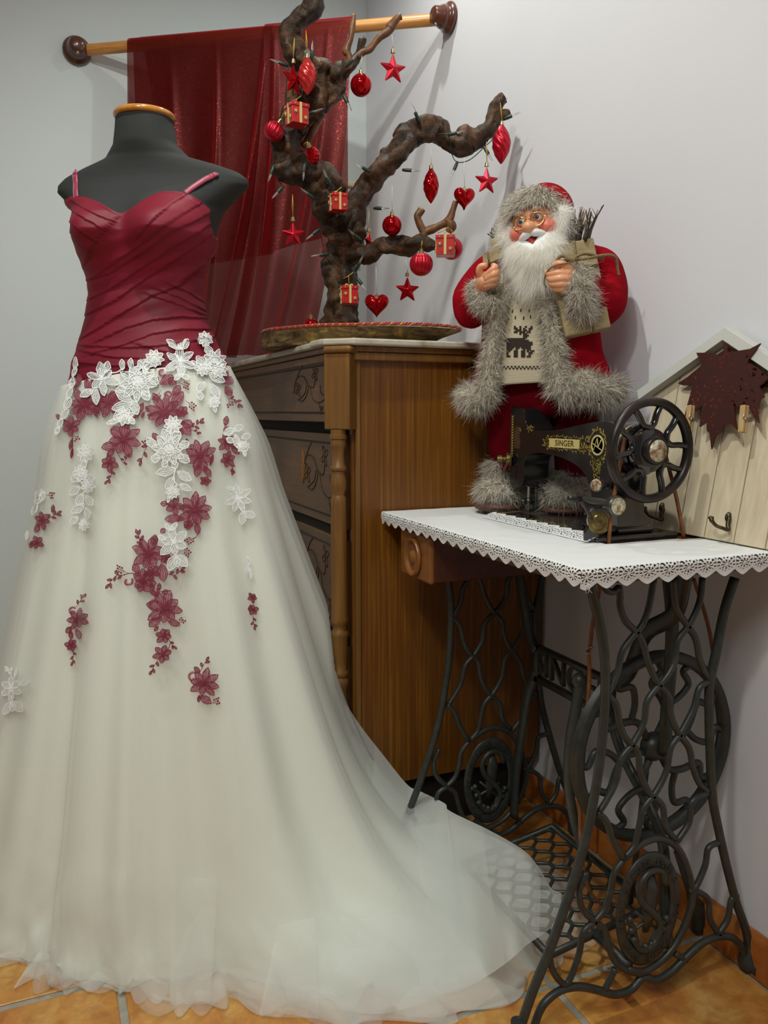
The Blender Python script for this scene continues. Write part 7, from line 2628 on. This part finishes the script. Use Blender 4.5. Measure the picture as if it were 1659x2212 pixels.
# tufts beside the cheeks
for sx in (-1, 1):
    m = MB()
    m.ball(HP(sx * 52, 20, -12), .020, 10, sc=(.8, .8, 1.5))
    tf = m.build('side_whisker', BRDB, head)
    P, Nn = sample(tf, 2600)
    Nn = outward(P, Nn, HP(sx * 52, 20, -12))
    Nn[:, 2] -= 0.6
    strands('whisker_hair', P, Nn, 0.024, 0.0010, BEARD, tf, 0.4, 4, 0.1, 0.25)

# hands
def hand(name, spec, par):
    m = MB()
    for pts, rads in spec:
        P3 = smoothpath([tuple(S(*p)) for p in pts], 5)
        rr = [x[0] for x in smoothpath([(q,) for q in rads], 5)]
        m.tube(P3, rr, 12)
        m.ball(P3[-1], rr[-1] * .98, 6)
        m.ball(P3[0], rr[0] * .98, 6)
    return m.build(name, SKIN, par, remesh=0.0011)
# right of the picture: fingers point left round the parcel edge, thumb above
hand('hand', [
    ([(1248, 602, .115), (1232, 602, .125), (1222, 606, .130)], [.016, .019, .016]),
    ([(1228, 596, .132), (1218, 590, .138)], [.014, .012]),
    ([(1226, 610, .132), (1220, 618, .134)], [.014, .011]),
    ([(1234, 584, .135), (1222, 575, .142), (1208, 570, .146), (1198, 573, .147)], [.010, .0082, .0075, .0066]),       # thumb
    ([(1228, 592, .142), (1208, 590, .150), (1190, 592, .150), (1182, 589, .146)], [.0085, .0078, .0072, .0062]),     # index
    ([(1228, 602, .144), (1210, 602, .152), (1194, 604, .152), (1186, 600, .147)], [.0085, .0078, .0070, .0060]),     # middle
    ([(1228, 612, .142), (1212, 614, .150), (1197, 614, .150), (1189, 611, .146)], [.0080, .0074, .0068, .0058]),     # ring
    ([(1228, 620, .138), (1214, 624, .145), (1201, 624, .145), (1194, 620, .142)], [.0072, .0066, .0060, .0052]),     # little
], fg)
# left of the picture: closed round the string of the small parcel
hand('hand', [
    ([(1040, 622, .125), (1048, 608, .135), (1052, 600, .138)], [.015, .018, .014]),
    ([(1044, 600, .138), (1036, 588, .148), (1038, 577, .152), (1048, 574, .150)], [.0085, .0078, .0070, .0062]),     # thumb
    ([(1052, 596, .148), (1064, 584, .154), (1070, 578, .150), (1066, 574, .144)], [.0085, .0078, .0068, .0060]),
    ([(1054, 602, .150), (1066, 594, .156), (1072, 588, .150), (1070, 583, .144)], [.0085, .0076, .0068, .0058]),
    ([(1054, 610, .148), (1066, 604, .154), (1072, 600, .148), (1070, 594, .142)], [.0080, .0072, .0064, .0056]),
    ([(1052, 618, .144), (1062, 614, .150), (1069, 611, .146), (1069, 605, .140)], [.0072, .0066, .0058, .0050]),
], fg)

# parcels in brown paper and the twig bundles
PAPER = mat('brown_wrapping_paper', 'a08c66', 0.7, col2='8f7c58', scale=14, bump=0.8, bscale=26, bdist=0.004)
TWINE = mat('jute_twine', '8a7656', 0.95, col2='74623f', scale=200, bump=0.6, bscale=500)
def parcel(name, corners, depth, label, grp, strings, bow=None):
    """corners: four px,py,d of the near face, clockwise from the top left"""
    P = [S(*c) for c in corners]
    c0 = (P[0] + P[1] + P[2] + P[3]) / 4
    t_ = thing(name, label, 'parcel', c0, grp)
    nrm = (P[1] - P[0]).cross(P[3] - P[0]).normalized()
    if nrm.dot(SF) < 0:
        nrm = -nrm
    m = MB()
    nu, nv = 14, 24
    def pt(u, w, back):
        a = P[0] * (1 - u) + P[1] * u
        b = P[3] * (1 - u) + P[2] * u
        q = a * (1 - w) + b * w
        bl_ = 0.0016 * mnoise.noise(q * 60)
        return q - nrm * (depth if back else 0) + nrm * (bl_ * (-1 if back else 1))
    V, Fc = [], []
    def addg(f, n1, n2):
        o_ = len(V)
        for j in range(n2 + 1):
            for i in range(n1 + 1):
                V.append(tuple(f(i / n1, j / n2)))
        for j in range(n2):
            for i in range(n1):
                Fc.append((o_ + j * (n1 + 1) + i, o_ + j * (n1 + 1) + i + 1, o_ + (j + 1) * (n1 + 1) + i + 1, o_ + (j + 1) * (n1 + 1) + i))
    mixb = lambda q0, q1, k: q0 * (1 - k) + q1 * k
    addg(lambda u, w: pt(u, w, False), nu, nv)
    addg(lambda u, w: pt(u, w, True), nu, nv)
    addg(lambda u, w: mixb(pt(0, w, False), pt(0, w, True), u), 4, nv)
    addg(lambda u, w: mixb(pt(1, w, False), pt(1, w, True), u), 4, nv)
    addg(lambda u, w: mixb(pt(u, 0, False), pt(u, 0, True), w), nu, 4)
    addg(lambda u, w: mixb(pt(u, 1, False), pt(u, 1, True), w), nu, 4)
    bm = bmesh.new()
    me = bpy.data.meshes.new('paper')
    me.from_pydata(V, [], Fc)
    bm.from_mesh(me)
    bmesh.ops.remove_doubles(bm, verts=bm.verts, dist=0.0002)
    bmesh.ops.recalc_face_normals(bm, faces=bm.faces)
    bm.to_mesh(me)
    me.materials.append(PAPER)
    o = bpy.data.objects.new('paper', me)
    COL.objects.link(o)
    o.parent = t_
    o.matrix_parent_inverse = Matrix.Translation(-t_.location)
    md = o.modifiers.new('bevel', 'BEVEL')
    md.width = 0.003
    md.segments = 2
    md.limit_method = 'ANGLE'
    md.angle_limit = R(50)
    for (u0, w0, u1, w1) in strings:
        m = MB()
        loop = [pt(u0, w0, False) + nrm * .002, pt((u0 + u1) / 2, (w0 + w1) / 2, False) + nrm * .0022, pt(u1, w1, False) + nrm * .002]
        ex2 = (P[1] - P[0]).normalized() * .002
        ey2 = (P[3] - P[0]).normalized() * .002
        bk = [pt(u1, w1, True) - nrm * .002, pt(u0, w0, True) - nrm * .002]
        m.tube([tuple(q) for q in loop + bk], .0021, 8, closed=True)
        m.build('twine', TWINE, t_)
    return t_, pt, nrm
pc, ptf, nrm = parcel('parcel', [(1182, 534, .128), (1282, 512, .085), (1320, 706, .085), (1222, 728, .128)], .035, 'large upright brown paper parcel tied with twine held in the crook of the doll arm', 'brown paper parcels', [(.02, .34, .98, .30), (.58, .0, .52, .32), (.55, .32, .62, 1.0)])
m = MB()
kn = [(1240, 562, .135), (1215, 553, .142), (1204, 561, .144), (1210, 568, .143), (1235, 560, .14), (1255, 560, .135), (1280, 556, .12), (1300, 552, .10), (1322, 552, .08), (1332, 562, .07), (1334, 582, .065), (1337, 594, .062)]
m.tube(smoothpath([tuple(S(*p)) for p in kn], 6), .0030, 8)
m.build('twine_bow', TWINE, pc)
m = MB()
m.tube(smoothpath([tuple(S(*p)) for p in [(1210, 566, .143), (1240, 556, .142), (1262, 548, .13), (1285, 552, .11), (1303, 560, .09)]], 6), .0030, 8)
m.tube([tuple(S(1222, 556, .144)), tuple(S(1236, 562, .144)), tuple(S(1246, 558, .14))], .0048, 8)
m.build('twine_bow', TWINE, pc)
m = MB()
m.tube(smoothpath([tuple(S(*p)) for p in [(1238, 566, .146), (1205, 572, .158), (1188, 580, .158), (1178, 595, .15), (1176, 612, .148), (1180, 620, .147)]], 6), .0017, 6)
m.build('loose_twine', TWINE, pc)
pc2, pt2, n2_ = parcel('parcel', [(1058, 518, .095), (1086, 504, .100), (1094, 540, .100), (1066, 556, .095)], .030, 'small brown parcel standing at the back beside the white beard', 'brown paper parcels', [(.8, 0, .85, 1)])
pc3, pt3, n3_ = parcel('parcel', [(1042, 552, .118), (1080, 534, .120), (1086, 556, .120), (1043, 574, .118)], .028, 'small crumpled brown parcel just above the clenched left hand', 'brown paper parcels', [(.3, 0, .35, 1)])
TWG = [mat('birch_twig', '54402c', 0.7, col2='6e573c', scale=50), mat('pale_twig', '7d6746', 0.7), mat('dark_twig', '2f261f', 0.7)]
def bundle(label, base, spread, n, h, seedv, loc):
    random.seed(seedv)
    t_ = thing('twig_bundle', label, 'twig bundle', S(*loc), 'twig bundles')
    for k in range(n):
        u = random.random()
        bx2 = base[0][0] + (base[1][0] - base[0][0]) * u
        by2 = base[0][1] + (base[1][1] - base[0][1]) * u
        dd = base[0][2] + random.uniform(-.022, .012)
        hh = h * random.uniform(.45, 1.0)
        tx = bx2 + spread * (u - .42) * 1.3 + random.uniform(-9, 9)
        pts = [(bx2, by2, dd), (bx2 + (tx - bx2) * .4 + random.uniform(-3, 3), by2 - hh * .5, dd), (tx, by2 - hh, dd + random.uniform(-.01, .01))]
        P3 = smoothpath([tuple(S(*p)) for p in pts], 3)
        r0 = random.uniform(.0012, .0030)
        m = MB()
        m.tube(P3, [r0 * (1 - .55 * i / (len(P3) - 1)) for i in range(len(P3))], 5)
        if random.random() < .5:
            q = Vector(P3[4])
            m.tube([tuple(q), tuple(q + Vector((random.uniform(-.010, .010), random.uniform(-.004, .004), random.uniform(.010, .022))))], [r0 * .6, r0 * .3], 4)
        m.build('twig', random.choice(TWG), t_)
    return t_
bundle('tall dark twig bundle rising from the large parcel beside the fur cap', ((1212, 535, .085), (1272, 518, .070)), 34, 46, 78, 3, (1240, 525, .08))
bundle('short tuft of twigs behind the small parcels left of the beard', ((1068, 520, .075), (1084, 510, .075)), 14, 14, 26, 8, (1075, 515, .075))
